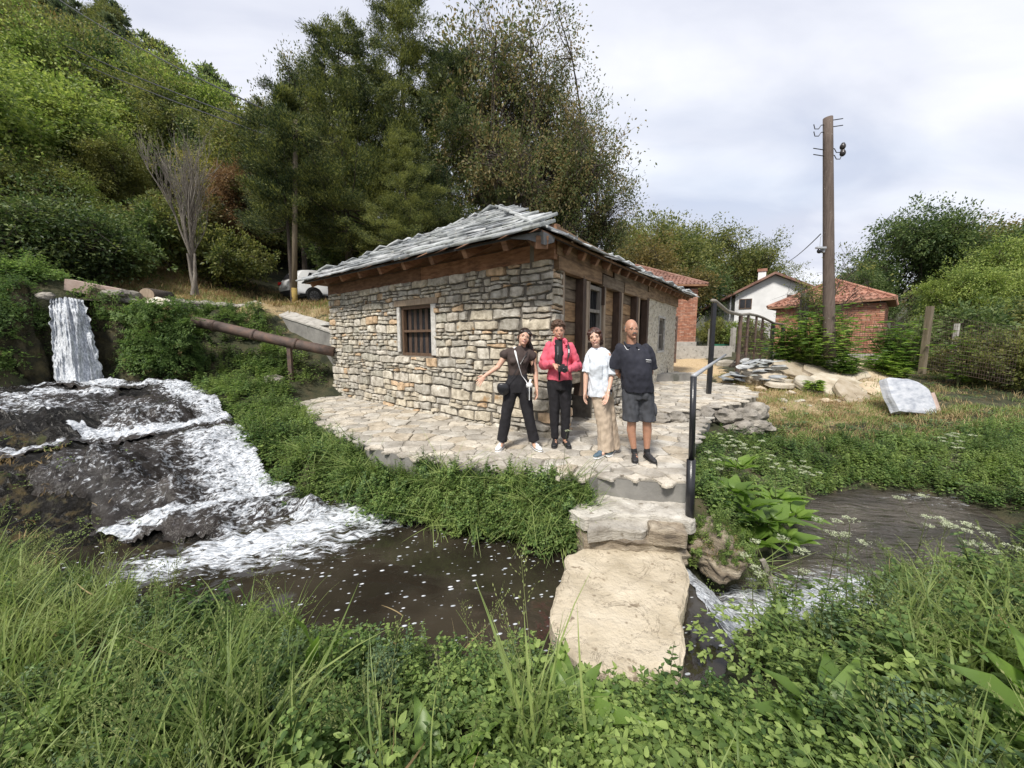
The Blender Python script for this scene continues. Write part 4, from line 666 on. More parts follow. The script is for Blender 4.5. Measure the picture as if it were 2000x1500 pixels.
# ------------------------------------------------------------------ the stone mill house
dL = (HB-HA).normalized(); dR = (HC-HA).normalized(); LL = (HB-HA).length; LR = (HC-HA).length; UPV = Vector((0, 0, 1))
nL = Vector((dL.y, -dL.x, 0)); nL = nL if nL.y < 0 else -nL
nR = Vector((dR.y, -dR.x, 0)); nR = nR if nR.x > 0 else -nR
house = thing('stone_house', 'low stone mill house with grey slate roof and timber side behind the four people', 'house', (HA.x, HA.y, 0))
def wpt(A, d, n, s, z, o=0.0): return A+d*s+n*o+UPV*z
def split_holes(s0, s1, holes, z0, z1):
    segs = [(s0, s1)]
    for h in holes:
        if z1 <= h[2]+.01 or z0 >= h[3]-.01: continue
        ns = []
        for a, b in segs:
            if h[1] <= a or h[0] >= b: ns.append((a, b))
            else:
                if h[0] > a: ns.append((a, h[0]))
                if h[1] < b: ns.append((h[1], b))
        segs = ns
    return segs
def core(A, d, n, s0, s1, z0, z1, holes, th, name, mat, o=0.0):
    m = MB(); zs = sorted(set([z0, z1]+[h[2] for h in holes if z0 < h[2] < z1]+[h[3] for h in holes if z0 < h[3] < z1]))
    for a, b in zip(zs[:-1], zs[1:]):
        for p, q in split_holes(s0, s1, holes, a, b):
            m.box(wpt(A, d, n, (p+q)/2, (a+b)/2, o-th/2), (q-p, th, b-a), ax=(d, n, UPV))
    return m.build(name, mat, house)
def stones(A, d, n, s0, s1, z0, z1, holes, seed, hmin=.07, hmax=.20, wk=(1.1, 3.8), depth=(.022, .075), off=0.0, bulge=None):
    rnd = random.Random(seed); out = []; z = z0; k = 0
    def zb(kk, zz, s): return zz if kk == 0 else zz+.05*fbm(s*.9, kk*3.7, seed)+.022*nz(s*3.2, kk*5.1, seed)
    def quad(sa, sb, za, zb_, rnd):
        # za, zb_ : functions of s
        w = sb-sa; pts = []; nn = max(2, min(5, int(w/.11)+1)); c = .12
        for i in range(nn+1):
            s = sa+w*i/nn; pts.append((s, za(s)))
        for i in range(nn, -1, -1):
            s = sa+w*i/nn; pts.append((s, zb_(s)))
        cs = sum(p[0] for p in pts)/len(pts); cz = sum(p[1] for p in pts)/len(pts); h = max(.03, max(p[1] for p in pts)-min(p[1] for p in pts)); g = .009
        P2 = []
        for i, p in enumerate(pts):
            corner = i in (0, nn, nn+1, 2*nn+1); f = rnd.uniform(.08, .42) if corner else rnd.uniform(-.02, .05)
            x = p[0]+(cs-p[0])*(f*min(.4, h*1.0/w) if corner else 0)+rnd.uniform(-.012, .012); zz = p[1]+(cz-p[1])*(f*.6 if corner else .06+f)+rnd.uniform(-.009, .009)
            x += math.copysign(g, cs-x); zz += math.copysign(g*.7, cz-zz); P2.append((x, zz))
        dp = off+rnd.uniform(*depth); tl = rnd.uniform(-.012, .012); N = len(P2); V = []
        for f, o in ((1.0, off-.035), (0.985, dp*.5), (0.86, dp)):
            for x, zz in P2:
                xx = cs+(x-cs)*(1-(1-f)*min(1, h/w*1.6)); z3 = cz+(zz-cz)*f
                V.append(wpt(A, d, n, xx, z3, o+(tl*(zz-cz)/h if o == dp else 0)+(rnd.uniform(-.005, .005) if o == dp else 0)))
        V.append(wpt(A, d, n, cs, cz, dp+rnd.uniform(0, .01))); Fs = []
        for j in range(2):
            for i in range(N): Fs.append((j*N+i, j*N+(i+1) % N, (j+1)*N+(i+1) % N, (j+1)*N+i))
        Fs += [(2*N+i, 2*N+(i+1) % N, 3*N) for i in range(N)]; c = wpt(A, d, n, cs, cz); out.append((V, Fs, c.x, c.y))
    while z < z1-.04:
        h = rnd.uniform(hmin, hmax)*(1.25 if z < .4 else 1); h = min(h, z1-z)
        if z1-z-h < .05: h = z1-z
        for p, q in split_holes(s0, s1, holes, z+.02, z+h-.02):
            s = p
            while s < q-.03:
                w = h*rnd.uniform(*wk); w = max(.11, min(w, .62))
                if q-s-w < .1: w = q-s
                za = lambda x, k=k, z=z: zb(k, z, x); zc = lambda x, k=k, z=z, h=h: zb(k+1, z+h, x) if z+h < z1-.01 else z1
                if h > .11 and rnd.random() < .3:
                    f = rnd.uniform(.4, .6); zm = lambda x: za(x)*(1-f)+zc(x)*f; quad(s, s+w, za, zm, rnd)
                    f2 = rnd.random()
                    if w > .3: wq = w*rnd.uniform(.35, .65); quad(s, s+wq, zm, zc, rnd); quad(s+wq, s+w, zm, zc, rnd)
                    else: quad(s, s+w, zm, zc, rnd)
                else: quad(s, s+w, za, zc, rnd)
                s += w
        z += h; k += 1
    return out
WL = (2.88, 3.98, 1.19, 2.24)
hl = [WL, (2.6, 4.35, 2.24, 2.40)]
wl = core(HA, dL, nL, 0.02, LL, -.3, 3.0, [WL], .4, 'left_wall', M['mortar']); wl.name = 'wall'
SL = stones(HA, dL, nL, -.02, LL+.02, -.04, 2.74, [(WL[0]-.10, WL[1]+.1, WL[2]+.1, WL[3]), (WL[0]-.02, WL[1]+.02, WL[2], WL[3]), (2.68, 4.18, 2.24, 2.37)], 21)
pieces('stone', SL, M['stone'], wl, limit=200)
# white plaster strips beside the window, wooden lintel
m = MB(); m.box(wpt(HA, dL, nL, WL[0]-.07, 1.73, .03), (.14, .03, 1.02), ax=(dL, nL, UPV)); m.build('plaster_reveal', M['whitewash'], house); m = MB(); m.box(wpt(HA, dL, nL, WL[1]+.05, 1.75, .028), (.10, .03, .96), ax=(dL, nL, UPV)); m.build('plaster_reveal', M['whitewash'], house)
m = MB(); m.box(wpt(HA, dL, nL, 3.43, 2.31, .01), (1.5, .06, .12), ax=(dL, nL, UPV)); m.build('lintel', M['palewood'], house)
def window(A, d, n, s0, s1, z0, z1, fw=.06, mids=(.5,), bars=0, mat='winframe', rec=.06, planks=True, name='window'):
    w = MB(); o = -rec; sc, zc = (s0+s1)/2, (z0+z1)/2
    w.box(wpt(A, d, n, sc, zc, o-.07), (s1-s0, .015, z1-z0), ax=(d, n, UPV)); pane = w.build(name, M['glass'], house)
    f = MB()
    f.box(wpt(A, d, n, s0+fw/2, zc, o), (fw, .08, z1-z0), ax=(d, n, UPV)); f.box(wpt(A, d, n, s1-fw/2, zc, o), (fw, .08, z1-z0), ax=(d, n, UPV))
    f.box(wpt(A, d, n, sc, z1-fw/2, o+.003), (s1-s0-2*fw, .08, fw), ax=(d, n, UPV)); f.box(wpt(A, d, n, sc, z0+fw/2, o+.003), (s1-s0-2*fw, .08, fw), ax=(d, n, UPV))
    f.build('frame', M[mat], pane)
    for mm in mids:
        f = MB(); f.box(wpt(A, d, n, sc, z0+(z1-z0)*mm, o+.001), (s1-s0-2*fw, .06, fw*.8), ax=(d, n, UPV)); f.build('glazing_bar', M[mat], pane)
    for k in range(bars):
        f = MB(); x = s0+fw+(s1-s0-2*fw)*(k+1)/(bars+1); f.box(wpt(A, d, n, x, zc, o-.03), (.014, .014, z1-z0-fw), ax=(d, n, UPV)); f.build('iron_bar', M['plasticblack'], pane)
    if planks:
        for k in range(5):
            f = MB(); x = s0+fw+(s1-s0-2*fw)*(k+.5)/5; f.box(wpt(A, d, n, x, zc, o-.058), ((s1-s0-2*fw)/5*.5, .006, z1-z0-2*fw), ax=(d, n, UPV)); f.build('inner_board', M['darkwood'], pane)
    return pane
window(HA, dL, nL, *WL)
# right wall: corner stones, timber bay, plastered end
OP = (.75, 1.72, -.1, .80); WR = (1.36, 2.02, 1.62, 2.52); DOOR = (4.62, 5.2, 1.0, 2.55); WE = (6.95, 7.75, 1.18, 2.18)
wr = core(HA, dR, nR, 0.02, 5.45, -.3, 1.05, [OP], .4, 'wall', M['mortar'])
core(HA, dR, nR, 0.02, .28, 1.05, 3.0, [], .4, 'wall', M['mortar'])
SR = stones(HA, dR, nR, 0.0, .30, -.04, 2.6, [], 5, wk=(1.6, 2.6))+stones(HA, dR, nR, .30, 5.5, -.04, 1.05, [OP, (.6, 1.9, .78, .98)], 8)
pieces('stone', SR, M['stone'], wr, limit=90)
m = MB(); m.add(*rockslab([(0, 0), (1.35, 0), (1.35, .3), (0, .3)], 0, .18, 5, n=36, rings=4, amp=.01)); mm_ = Matrix((dR, -nR, UPV)).transposed()
m.V = [tuple(mm_ @ Vector(v)+wpt(HA, dR, nR, .58, .97, .07)) for v in m.V]; m.build('stone_lintel', M['steprock'], house)
m = MB(); m.box(wpt(HA, dR, nR, 1.23, .35, -.52), (1.1, .04, 1.0), ax=(dR, nR, UPV)); m.build('opening_shade_panel', M['paintedshade'], house)  # added dark panel: shade behind the opening put into its colour
bw = core(HA, dR, nR, .28, 5.45, 1.05, 2.6, [WR, DOOR], .16, 'timber_wall', M['darkwood'], -.09)
rp = random.Random(9)
def planks(s0, s1, z0, z1, hole=None, o=-.075):
    z = z0
    while z < z1-.05:
        h = min(rp.uniform(.2, .42), z1-z)
        if z1-z-h < .1: h = z1-z
        for a, b in split_holes(s0, s1, [hole] if hole else [], z+.01, z+h-.01):
            if b-a < .03: continue
            V = []; e = .006
            for oo, gg in ((o-.03, 0), (o+.012, 0), (o+.018, .012)):
                for (x, zz) in ((a+e+gg, z+e+gg+rp.uniform(-.004, .004)), (b-e-gg, z+e+gg+rp.uniform(-.006, .006)), (b-e-gg, z+h-e-gg+rp.uniform(-.006, .006)), (a+e+gg, z+h-e-gg+rp.uniform(-.006, .006))): V.append(wpt(HA, dR, nR, x, zz, oo+rp.uniform(-.002, .003)))
            m = MB(); m.add(V, [(0, 1, 5, 4), (1, 2, 6, 5), (2, 3, 7, 6), (3, 0, 4, 7), (4, 5, 9, 8), (5, 6, 10, 9), (6, 7, 11, 10), (7, 4, 8, 11), (8, 9, 10, 11)]); m.build('plank', M['oldwood'], bw)
        z += h
planks(.36, 1.02, 1.05, 2.58); planks(1.3, 2.07, 1.05, 2.58, WR); planks(2.2, 2.98, 1.05, 2.58); planks(3.25, 4.3, 1.05, 2.58); planks(4.62, 5.2, 1.05, 1.5); 
m = MB(); m.box(wpt(HA, dR, nR, 4.9, 1.8, -.22), (.6, .05, 1.6), ax=(dR, nR, UPV)); dr = m.build('door', M['oldwood'], house)
def post(s, w, z0, z1, mat, o=0.0, th=.1, lean=0):
    m = MB(); zc = (z0+z1)/2; V = []
    n_ = 6
    for k in range(n_+1):
        z = z0+(z1-z0)*k/n_; ds = .008*nz(z*2, s*9)+lean*(k/n_-.5)
        for x, y in ((-w/2, -th/2), (w/2, -th/2), (w/2, th/2), (-w/2, th/2)): V.append(wpt(HA, dR, nR, s+x+ds, z, o+y+.004*nz(z*3, s*7+x)))
    Fs = [(3, 2, 1, 0), tuple(n_*4+i for i in range(4))]
    for k in range(n_):
        for i in range(4): Fs.append((k*4+i, k*4+(i+1) % 4, k*4+4+(i+1) % 4, k*4+4+i))
    m.add(V, Fs); m.build('post', M[mat], bw)
post(.31, .06, .95, 2.6, 'palewood', 0); post(1.06, .13, .55, 2.62, 'darkwood', .02, .14); post(1.19, .10, .6, 2.55, 'palewood', .05, .08)
post(2.10, .10, 1.0, 2.6, 'palewood', .03); post(2.02, .05, 2.2, 2.62, 'darkwood', .05); post(3.02, .13, 1.0, 2.62, 'darkwood', .02, .14); post(3.17, .10, 1.0, 2.56, 'palewood', .05, .08)
post(4.36, .13, 1.0, 2.62, 'darkwood', .02, .14); post(4.53, .11, 1.0, 2.56, 'palewood', .05, .08); post(5.36, .18, .9, 2.62, 'darkwood', .02, .16)
window(HA, dR, nR, *WR, fw=.07, bars=5, mat='greywood', rec=.0, planks=False)
m = MB(); m.box(wpt(HA, dR, nR, WR[0]-.04, 2.03, .05), (.03, .05, 1.1), ax=(dR, nR, UPV)); m.box(wpt(HA, dR, nR, 1.66, 1.50, .05), (.74, .05, .03), ax=(dR, nR, UPV)); m.build('storm_frame', M['palewood'], house)
# top beams of both walls
for (a, b, z0, z1, o) in [(.05, 1.9, 2.58, 2.80, .04), (1.92, 3.3, 2.55, 2.78, .05), (3.32, 5.6, 2.57, 2.8, .04), (.02, 2.6, 2.80, 3.22, .02), (2.62, 5.4, 2.785, 3.22, .03), (5.42, 7.6, 2.66, 3.22, .035), (7.62, LR+.05, 2.68, 3.22, .03)]:
    V, Fs = rockslab([(0, 0), (b-a, 0), (b-a, .12), (0, .12)], 0, z1-z0, a*3, n=30, rings=2, amp=.008, layer=.0, edge=.01)
    m = MB(); m.add([tuple(mm_ @ Vector(v)+wpt(HA, dR, nR, a, z1, o+.05)) for v in V], Fs); m.build('beam', M['oldwood'], house)
mm2 = Matrix((dL, -nL, UPV)).transposed()
for (a, b, z0, z1, o) in [(-.05, 3.2, 2.73, 2.98, .02), (3.22, LL+.05, 2.73, 2.98, .015), (-.05, LL+.05, 2.985, 3.24, -.03)]:
    m = MB(); m.box(wpt(HA, dL, nL, (a+b)/2, (z0+z1)/2, o-.05), (b-a, .1, z1-z0), ax=(dL, nL, UPV)); m.build('beam', M['wood'], house)
# plastered far end with small window
hb = core(HA, dR, nR, 5.46, LR, -.3, 2.7, [WE], .4, 'wall', M['mortar'])
def lumpy(A, d, n, s0, s1, z0, z1, hole, amp, res, seed, o):
    ns = int((s1-s0)/res); nz_ = int((z1-z0)/res); V = []; idx = {}; Fs = []
    for j in range(nz_+1):
        for i in range(ns+1):
            s = s0+(s1-s0)*i/ns; z = z0+(z1-z0)*j/nz_; c = noise.cell_vector(Vector((s*5, z*8, seed)))
            V.append(wpt(A, d, n, s, z, o+amp*fbm(s*6, z*9, seed, 3)+amp*.5*nz(s*16, z*20, seed)))
    for j in range(nz_):
        for i in range(ns):
            s = s0+(s1-s0)*(i+.5)/ns; z = z0+(z1-z0)*(j+.5)/nz_
            if hole and hole[0]-.02 < s < hole[1]+.02 and hole[2]-.02 < z < hole[3]+.02: continue
            a = j*(ns+1)+i; Fs.append((a, a+1, a+ns+2, a+ns+1))
    return V, Fs
V, Fs = lumpy(HA, dR, nR, 5.46, LR+.02, -.1, 2.7, WE, .035, .04, 4, .03); m = MB(); m.add(V, Fs); m.build('plaster_face', M['plaster'], hb, smooth=True)
window(HA, dR, nR, *WE, fw=.06, mids=(.5,), bars=4, mat='greywood', rec=.05, planks=False)
m = MB()
for zc, hh in ((WE[2]-.03, .06), (WE[3]+.03, .06)): m.box(wpt(HA, dR, nR, 7.35, zc, .035), (.92, .05, hh), ax=(dR, nR, UPV))
m.box(wpt(HA, dR, nR, WE[0]-.03, 1.68, .035), (.05, .05, 1.0), ax=(dR, nR, UPV)); m.box(wpt(HA, dR, nR, WE[1]+.03, 1.68, .035), (.05, .05, 1.0), ax=(dR, nR, UPV)); m.build('window_surround', M['whitewash'], house)
# hidden sides
for a, b in ((HB, HD), (HD, HC)):
    d = (b-a).normalized(); n = Vector((d.y, -d.x, 0)); cen = (HA+HD)/2
    if (cen-a).dot(n) > 0: n = -n
    m = MB(); m.box((a+b)/2-n*.2+UPV*1.35, ((b-a).length, .36, 3.3), ax=(d, n, UPV)); w_ = m.build('wall', M['mortar'], house)
    st = stones(a, d, n, 0, (b-a).length, .3, 3.0, [], int(a.x*10)+50, .16, .3)
    m = MB()
    for s in st: m.add(s[0], s[1])
    tag(m.build('stone', M['stone'], w_), kind='stuff')
# roof
def offc(p, n1, n2, o): return p+(n1+n2)*(o/(1+n1.dot(n2)))
OH = .50
EA = Vector((.40, 5.14, 2.97)); EB = offc(HB, nL, -nR, OH)+UPV*3.08; EC = offc(HC, nR, -nL, OH)+UPV*3.05; ED = offc(HD, -nL, -nR, OH)+UPV*3.08
midL = (HA+HB)/2; midR_ = (HC+HD)/2
R1 = midL+dR*3.5+UPV*5.15; R2 = midR_-dR*3.5+UPV*5.15
roof = MB(); th = UPV*.045
Vr = [EA, EB, EC, ED, R1, R2]; Vb = [v-th for v in Vr]
roof.add([v-UPV*.01 for v in Vr]+Vb, [(1, 0, 4), (0, 2, 5, 4), (2, 3, 5), (3, 1, 4, 5), (7, 10, 6), (6, 10, 11, 8), (8, 11, 9), (9, 11, 10, 7), (0, 1, 7, 6), (2, 0, 6, 8), (3, 2, 8, 9), (1, 3, 9, 7)])
roofo = roof.build('roof', M['wood'], house)
def slates(E1, E2, Ra, Rb, seed, expo=.31, wmin=.34, wmax=.85, st=-.05, en=.06):
    rnd = random.Random(seed); out = []; Mid = ((Ra+Rb)/2-(E1+E2)/2); e = (E2-E1).normalized(); nn = e.cross(Mid).normalized(); nn = nn if nn.z > 0 else -nn; g = nn.cross(e); g = g if g.z > 0 else -g
    slant = (Ra-E1).dot(g); nc = int(slant/expo)
    for c in range(nc+1):
        t = c*expo/slant; t = min(t, .985); a = E1.lerp(Ra, t); b = E2.lerp(Rb, t); l = (b-a).length; s = st-rnd.uniform(-.02, .03)
        while s < l-.05:
            w = rnd.uniform(wmin, wmax)*(1.25 if c == 0 else 1); w = min(w, l-s+en)
            if w < .18: break
            ln = rnd.uniform(.44, .6); thk = rnd.uniform(.02, .05); lift = .035+rnd.uniform(0, .02); dn = -.11-rnd.uniform(0, .05) if c == 0 else -rnd.uniform(.0, .09); tilt = rnd.uniform(-.03, .03); rz_ = rnd.uniform(-.09, .09)
            o0 = a+e*s+g*dn; pl = [(0.0, rnd.uniform(-.02, .03)), (w*.33, rnd.uniform(-.035, .03)), (w*.68, rnd.uniform(-.035, .03)), (w-.01, rnd.uniform(-.02, .04)), (w-rnd.uniform(.01, .06), ln*.5), (w-rnd.uniform(.02, .1), ln), (w*.5, ln+.02), (rnd.uniform(.0, .08), ln), (rnd.uniform(-.03, .03), ln*.5)]
            N = len(pl); V = []
            for hh, sh in ((0, 1), (thk*.6, 1.012), (thk, .985)):
                for x, y in pl: V.append(o0+e*(w/2+(x-w/2)*sh-rz_*(y-ln/2))+g*(ln/2+(y-ln/2)*sh+rz_*(x-w/2))+nn*(lift*(1-y/ln)+hh+tilt*(x/w-.5)+.004+rnd.uniform(-.003, .003)))
            V.append(o0+e*w/2+g*ln/2+nn*(lift*.5+thk+rnd.uniform(0, .006))); Fs = [tuple(range(N-1, -1, -1))]
            for j in range(2): Fs += [(j*N+i, j*N+(i+1) % N, (j+1)*N+(i+1) % N, (j+1)*N+i) for i in range(N)]
            Fs += [(2*N+i, 2*N+(i+1) % N, 3*N) for i in range(N)]; cc = o0+e*w/2; out.append((V, Fs, cc.x, cc.y)); s += w+rnd.uniform(-.03, .015)
    return out
def caps(a, b, seed):
    rnd = random.Random(seed); out = []; d = (b-a).normalized(); side = d.cross(UPV).normalized(); n = side.cross(d).normalized(); n = n if n.z > 0 else -n; L_ = (b-a).length; s = .05
    while s < L_-.1:
        l = rnd.uniform(.28, .42); w = rnd.uniform(.16, .27); o0 = a+d*s+side*rnd.uniform(-.04, .04); V = []; pl = [(-w, 0), (-w*.2, -.03), (w*.5, .0), (w, .05), (w*rnd.uniform(.6, 1), l), (0, l+.03), (-w*rnd.uniform(.6, 1), l*.95)]; N = len(pl)
        for hh in (0, .04):
            for x, y in pl: V.append(o0+side*x+d*y+n*(.03+hh+.04*(1-y/l)-abs(x)*.25))
        V.append(o0+d*l/2+n*.085); Fs = [(i, (i+1) % N, N+(i+1) % N, N+i) for i in range(N)]+[(N+i, N+(i+1) % N, 2*N) for i in range(N)]+[tuple(range(N-1, -1, -1))]; out.append((V, Fs, o0.x, o0.y)); s += l*.72
    return out
S1 = slates(EB, EA, R1, R1, 3, en=.07)+slates(EA, EC, R1, R2, 4, st=.15); S1 += caps(EB, R1, 6)+caps(R1, R2, 7)+caps(EC, R2, 8)
pieces('slate', S1, M['slate'], roofo, limit=290)
S2 = slates(EC, ED, R2, R2, 13, wmin=.5)+slates(ED, EB, R2, R1, 14, wmin=.5); m = MB()
for s in S2: m.add(s[0], s[1])
tag(m.build('slate', M['slate'], roofo), kind='stuff')
def rafters(E1, E2, Ra, Rb, d, ns, s0, s1, w=.10, h=.14, l=.95):
    Mid = ((Ra+Rb)/2-(E1+E2)/2); e = (E2-E1).normalized(); nn = e.cross(Mid).normalized(); nn = nn if nn.z > 0 else -nn; g = nn.cross(e); g = g if g.z > 0 else -g; L_ = (E2-E1).length
    for k in range(ns):
        s = s0+(L_-s1-s0)*k/(ns-1); m = MB(); m.box(E1+e*s+g*(l/2+.03)-nn*(.05+h/2), (w, l, h), ax=(e, g, nn)); m.build('rafter', M['wood'], roofo)
rafters(EA, EB, R1, R1, dL, 9, .75, .35); rafters(EA, EC, R1, R2, dR, 18, .95, .3)
m = MB(); g = (R1-EA).normalized(); sd = g.cross(UPV).normalized(); m.box(EA+g*.62-UPV*.17, (.16, 1.2, .16), ax=(sd, g, sd.cross(g))); m.build('rafter', M['wood'], roofo)
# boards along the eaves
for a, b in ((EA, EB), (EA, EC)):
    e = (b-a).normalized(); n = Vector((e.y, -e.x, 0)); n = n if n.y < 0 or n.x > .5 else -n
    m = MB(); m.box((a+b)/2-UPV*.035-n*.02, ((b-a).length, .02, .03), ax=(e, n, e.cross(n))); m.build('eaves_board', M['plasticblack'], roofo)
m = MB(); ps = [EA+dL*.55-UPV*.02+nL*.02, EA+dL*.2-UPV*.03+nL*.04, EA-UPV*.05+nL*.05+nR*.05, EA+dR*.3-UPV*.04+nR*.03, EA+dR*.25-UPV*.12+nR*.04, EA+dR*.05-UPV*.20+(nL+nR)*.04, EA+dL*.2-UPV*.11+nL*.04, EA+dL*.5-UPV*.05+nL*.03]
m.add(ps+[p-(nL+nR)*.01 for p in ps], [(0, 1, 6, 7), (1, 2, 5, 6), (2, 3, 4, 5), (8, 15, 14, 9), (9, 14, 13, 10), (10, 13, 12, 11)]); m.build('membrane_flap', M['membrane'], roofo)
m = MB(); m.box((5.05, 12.15, .30), (1.3, .5, .30), rz=.25); tag(m.build('threshold_block', M['concrete']), 'dark concrete step block at the far foot of the plastered wall', 'step')
m = MB(); m.tube([(5.35, 12.9, .2), (5.25, 12.95, .75)], .03, 8); m.sphere((5.25, 12.95, .78), .05, 8, 6); tag(m.build('iron_bar', M['plasticblack']), 'short black iron bar leaning at the far corner of the plastered wall', 'bar')
# ------------------------------------------------------------------ ramp wall, pipe, stones on the left
rw = thing('ramp_wall', 'sloping concrete wall of the mill race running down to the stone house', 'wall', (-7.3, 12.5, 1.0))
a, b = Vector((-9.7, 13.9, 2.82)), Vector((-5.05, 10.95, 1.72)); d = (b-a).normalized(); n = Vector((d.y, -d.x, 0)).normalized(); n = n if n.y < 0 else -n
m = MB(); K = 14; V = []
for k in range(K+1):
    p = a.lerp(b, k/K)+UPV*(.02*fbm(k*.7, 3)); V += [p, p-UPV*1.3, p-n*.1-UPV*1.3, p-n*.1]
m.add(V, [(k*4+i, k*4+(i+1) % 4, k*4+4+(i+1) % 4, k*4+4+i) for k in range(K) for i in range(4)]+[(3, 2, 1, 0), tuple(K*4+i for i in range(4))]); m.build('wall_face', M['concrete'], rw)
m = MB(); V = []
for k in range(K+1):
    p = a.lerp(b, k/K)+UPV*(.02*fbm(k*.7, 3)+.006); V += [p+n*.03, p-n*.42+UPV*(.13+.02*fbm(k*.9, 8)), p-n*.42-UPV*.1, p+n*.03-UPV*.05]
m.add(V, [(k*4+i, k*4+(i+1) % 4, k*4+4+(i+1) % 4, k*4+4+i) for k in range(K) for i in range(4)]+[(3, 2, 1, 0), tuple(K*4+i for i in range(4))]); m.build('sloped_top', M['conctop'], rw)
m = MB(); m.add(*rockslab([(-5.75, 11.45), (-5.15, 11.05), (-5.0, 11.5), (-5.6, 11.8)], 2.02, .08, 4, n=24, rings=3)); tag(m.build('white_slab', M['whitewash']), 'small white slab where the concrete race meets the house', 'slab')
pp = thing('steel_pipe', 'long rusty steel pipe sloping through the weeds into the house corner', 'pipe', (-6.6, 10.2, 1.0))
pa, pb = PY(378, 628, 10.0), PY(652, 688, 10.35); m = MB(); m.tube([pa.lerp(pb, k/8)+UPV*.01*math.sin(k) for k in range(9)], .135, 18); m.build('pipe', M['rust'], pp, True)
for f in (.14, .42, .72):
    m = MB(); q = pa.lerp(pb, f); dd = (pb-pa).normalized(); m.tube([q-dd*.04, q+dd*.04], .15, 18); m.build('flange', M['rust'], pp, True)
q = pa.lerp(pb, .67); m = MB(); m.box((q.x, q.y, q.z-.55), (.1, .1, .9)); m.build('support', M['rust'], pp)
dw = thing('dry_stone_wall', 'low dry stone wall of grey blocks along the top of the weedy slope', 'wall', (-8.9, 11.3, 2.3)); rnd = random.Random(5)
wp = [PY(215, 580, 9.5), PY(250, 584, 9.9), PY(290, 592, 10.3), PY(380, 600, 11.4), PY(485, 606, 13.2)]
for i in range(58):
    f = i/57*(len(wp)-1); k = min(int(f), 3); p = wp[k].lerp(wp[k+1], f-k); r = rnd.uniform(.13, .24); row = i % 2
    m = MB(); m.add(*boulder((p.x+rnd.uniform(-.06, .06), p.y+rnd.uniform(-.1, .1), p.z-.05+row*.14), (r*1.25, r*.8, r*.5), i*1.7, 2, .35)); m.build('stone', M['boulder'], dw)
m = MB(); q = PY(188, 566, 9.5); m.box((q.x, q.y, q.z), (1.0, .3, .26), M4=Matrix.Rotation(R(12), 3, 'Y') @ Matrix.Rotation(R(20), 3, 'Z')); tag(m.build('timber_trough', M['pinkside']), 'long weathered pinkish beam lying above the waterfall', 'beam')
q = PY(297, 577, 10.2); lg = thing('log', 'short sawn log end showing its round face beside the dry stone wall', 'log', q); m = MB(); m.tube([q+Vector((.06, -.2, 0)), q+Vector((-.2, .7, .02))], .17, 18); m.build('bark', M['bark'], lg, True)
m = MB(); m.tube([q+Vector((.064, -.215, 0)), q+Vector((.055, -.19, 0))], .155, 18); m.build('cut_face', M['palewood'], lg)
for i, (u, v, Y, s, lb) in enumerate([(318, 596, 10.1, .26, 'pale boulder below the sawn log'), (88, 578, 8.6, .12, 'brown rock at the left lip of the waterfall'), (250, 584, 9.9, .22, 'light rock between the beam and the log'), (536, 742, 9.9, .2, 'reddish white stone lying in the slope weeds')]):
    q = PY(u, v, Y); m = MB(); m.add(*boulder(q, (s*1.3, s, s*.7), i*5.5, 3, .3)); tag(m.build('rock', M['plaster'] if i in (0, 2) else M['boulder']), lb, 'rock')
# ------------------------------------------------------------------ rubble heap and slates on the right
rnd = random.Random(17)
BIG = [(1490, 738, 70, 26, 'flat beige slab at the left end of the rubble heap, by the slates'), (1545, 726, 55, 24, 'tilted beige slab second from the left in the rubble heap'), (1568, 710, 50, 16, 'grey white slab lying on top of the rubble below the hemp bush'), (1625, 715, 60, 10, 'thin long beige slab flat under the hemp bush'), (1585, 758, 52, 22, 'beige slab below the top slabs, left of the widest one'), (1632, 760, 84, 34, 'widest beige slab in the front of the rubble heap'), (1700, 744, 62, 40, 'upright pale slab with pointed top beside the painted slab'), (1672, 785, 54, 40, 'triangular beige stone at the foot of the heap'), (1600, 735, 46, 18, 'small slab half buried in the middle of the heap'), (1655, 738, 50, 22, 'grey slab behind the widest slab'), (1520, 757, 50, 14, 'low flat stone in the straw at the heap front left'), (1715, 772, 44, 20, 'dark broken stone between the triangular stone and the painted slab'), (1548, 695, 44, 12, 'far thin slab leaning on the slates'), (1420, 715, 30, 8, 'small pale slab beside the path under the fence')]
for i, (u, v, w, h, lb) in enumerate(BIG):
    z = .12+(760-v)*.002; c = P(u, v, z) if v > 700 else PY(u, v, 12.5); c = PY(u, v, 12.6-(v-700)*.029)+UPV*.17; sc = c.y/755; W = w*sc*1.4; D = max(h*sc*3.0, .5); ol = [(math.cos(t)*W/2*rnd.uniform(.75, 1.1), math.sin(t)*D/2*rnd.uniform(.75, 1.1)) for t in [k*math.pi/4+rnd.uniform(-.2, .2) for k in range(8)]]
    V, Fs = rockslab(ol, 0, rnd.uniform(.11, .18), i*3.3, n=26, rings=4, amp=.012, edge=.04); rot = Matrix.Rotation(R(rnd.uniform(24, 46) if h > 14 else rnd.uniform(5, 10)), 3, 'X') @ Matrix.Rotation(R(rnd.uniform(-9, 9)), 3, 'Y'); m = MB(); m.add([tuple(rot @ v+c) for v in V], Fs)
    tag(m.build('stone_slab', M['rubble']), lb, 'stone slab', 'stone slabs heaped by the fence')
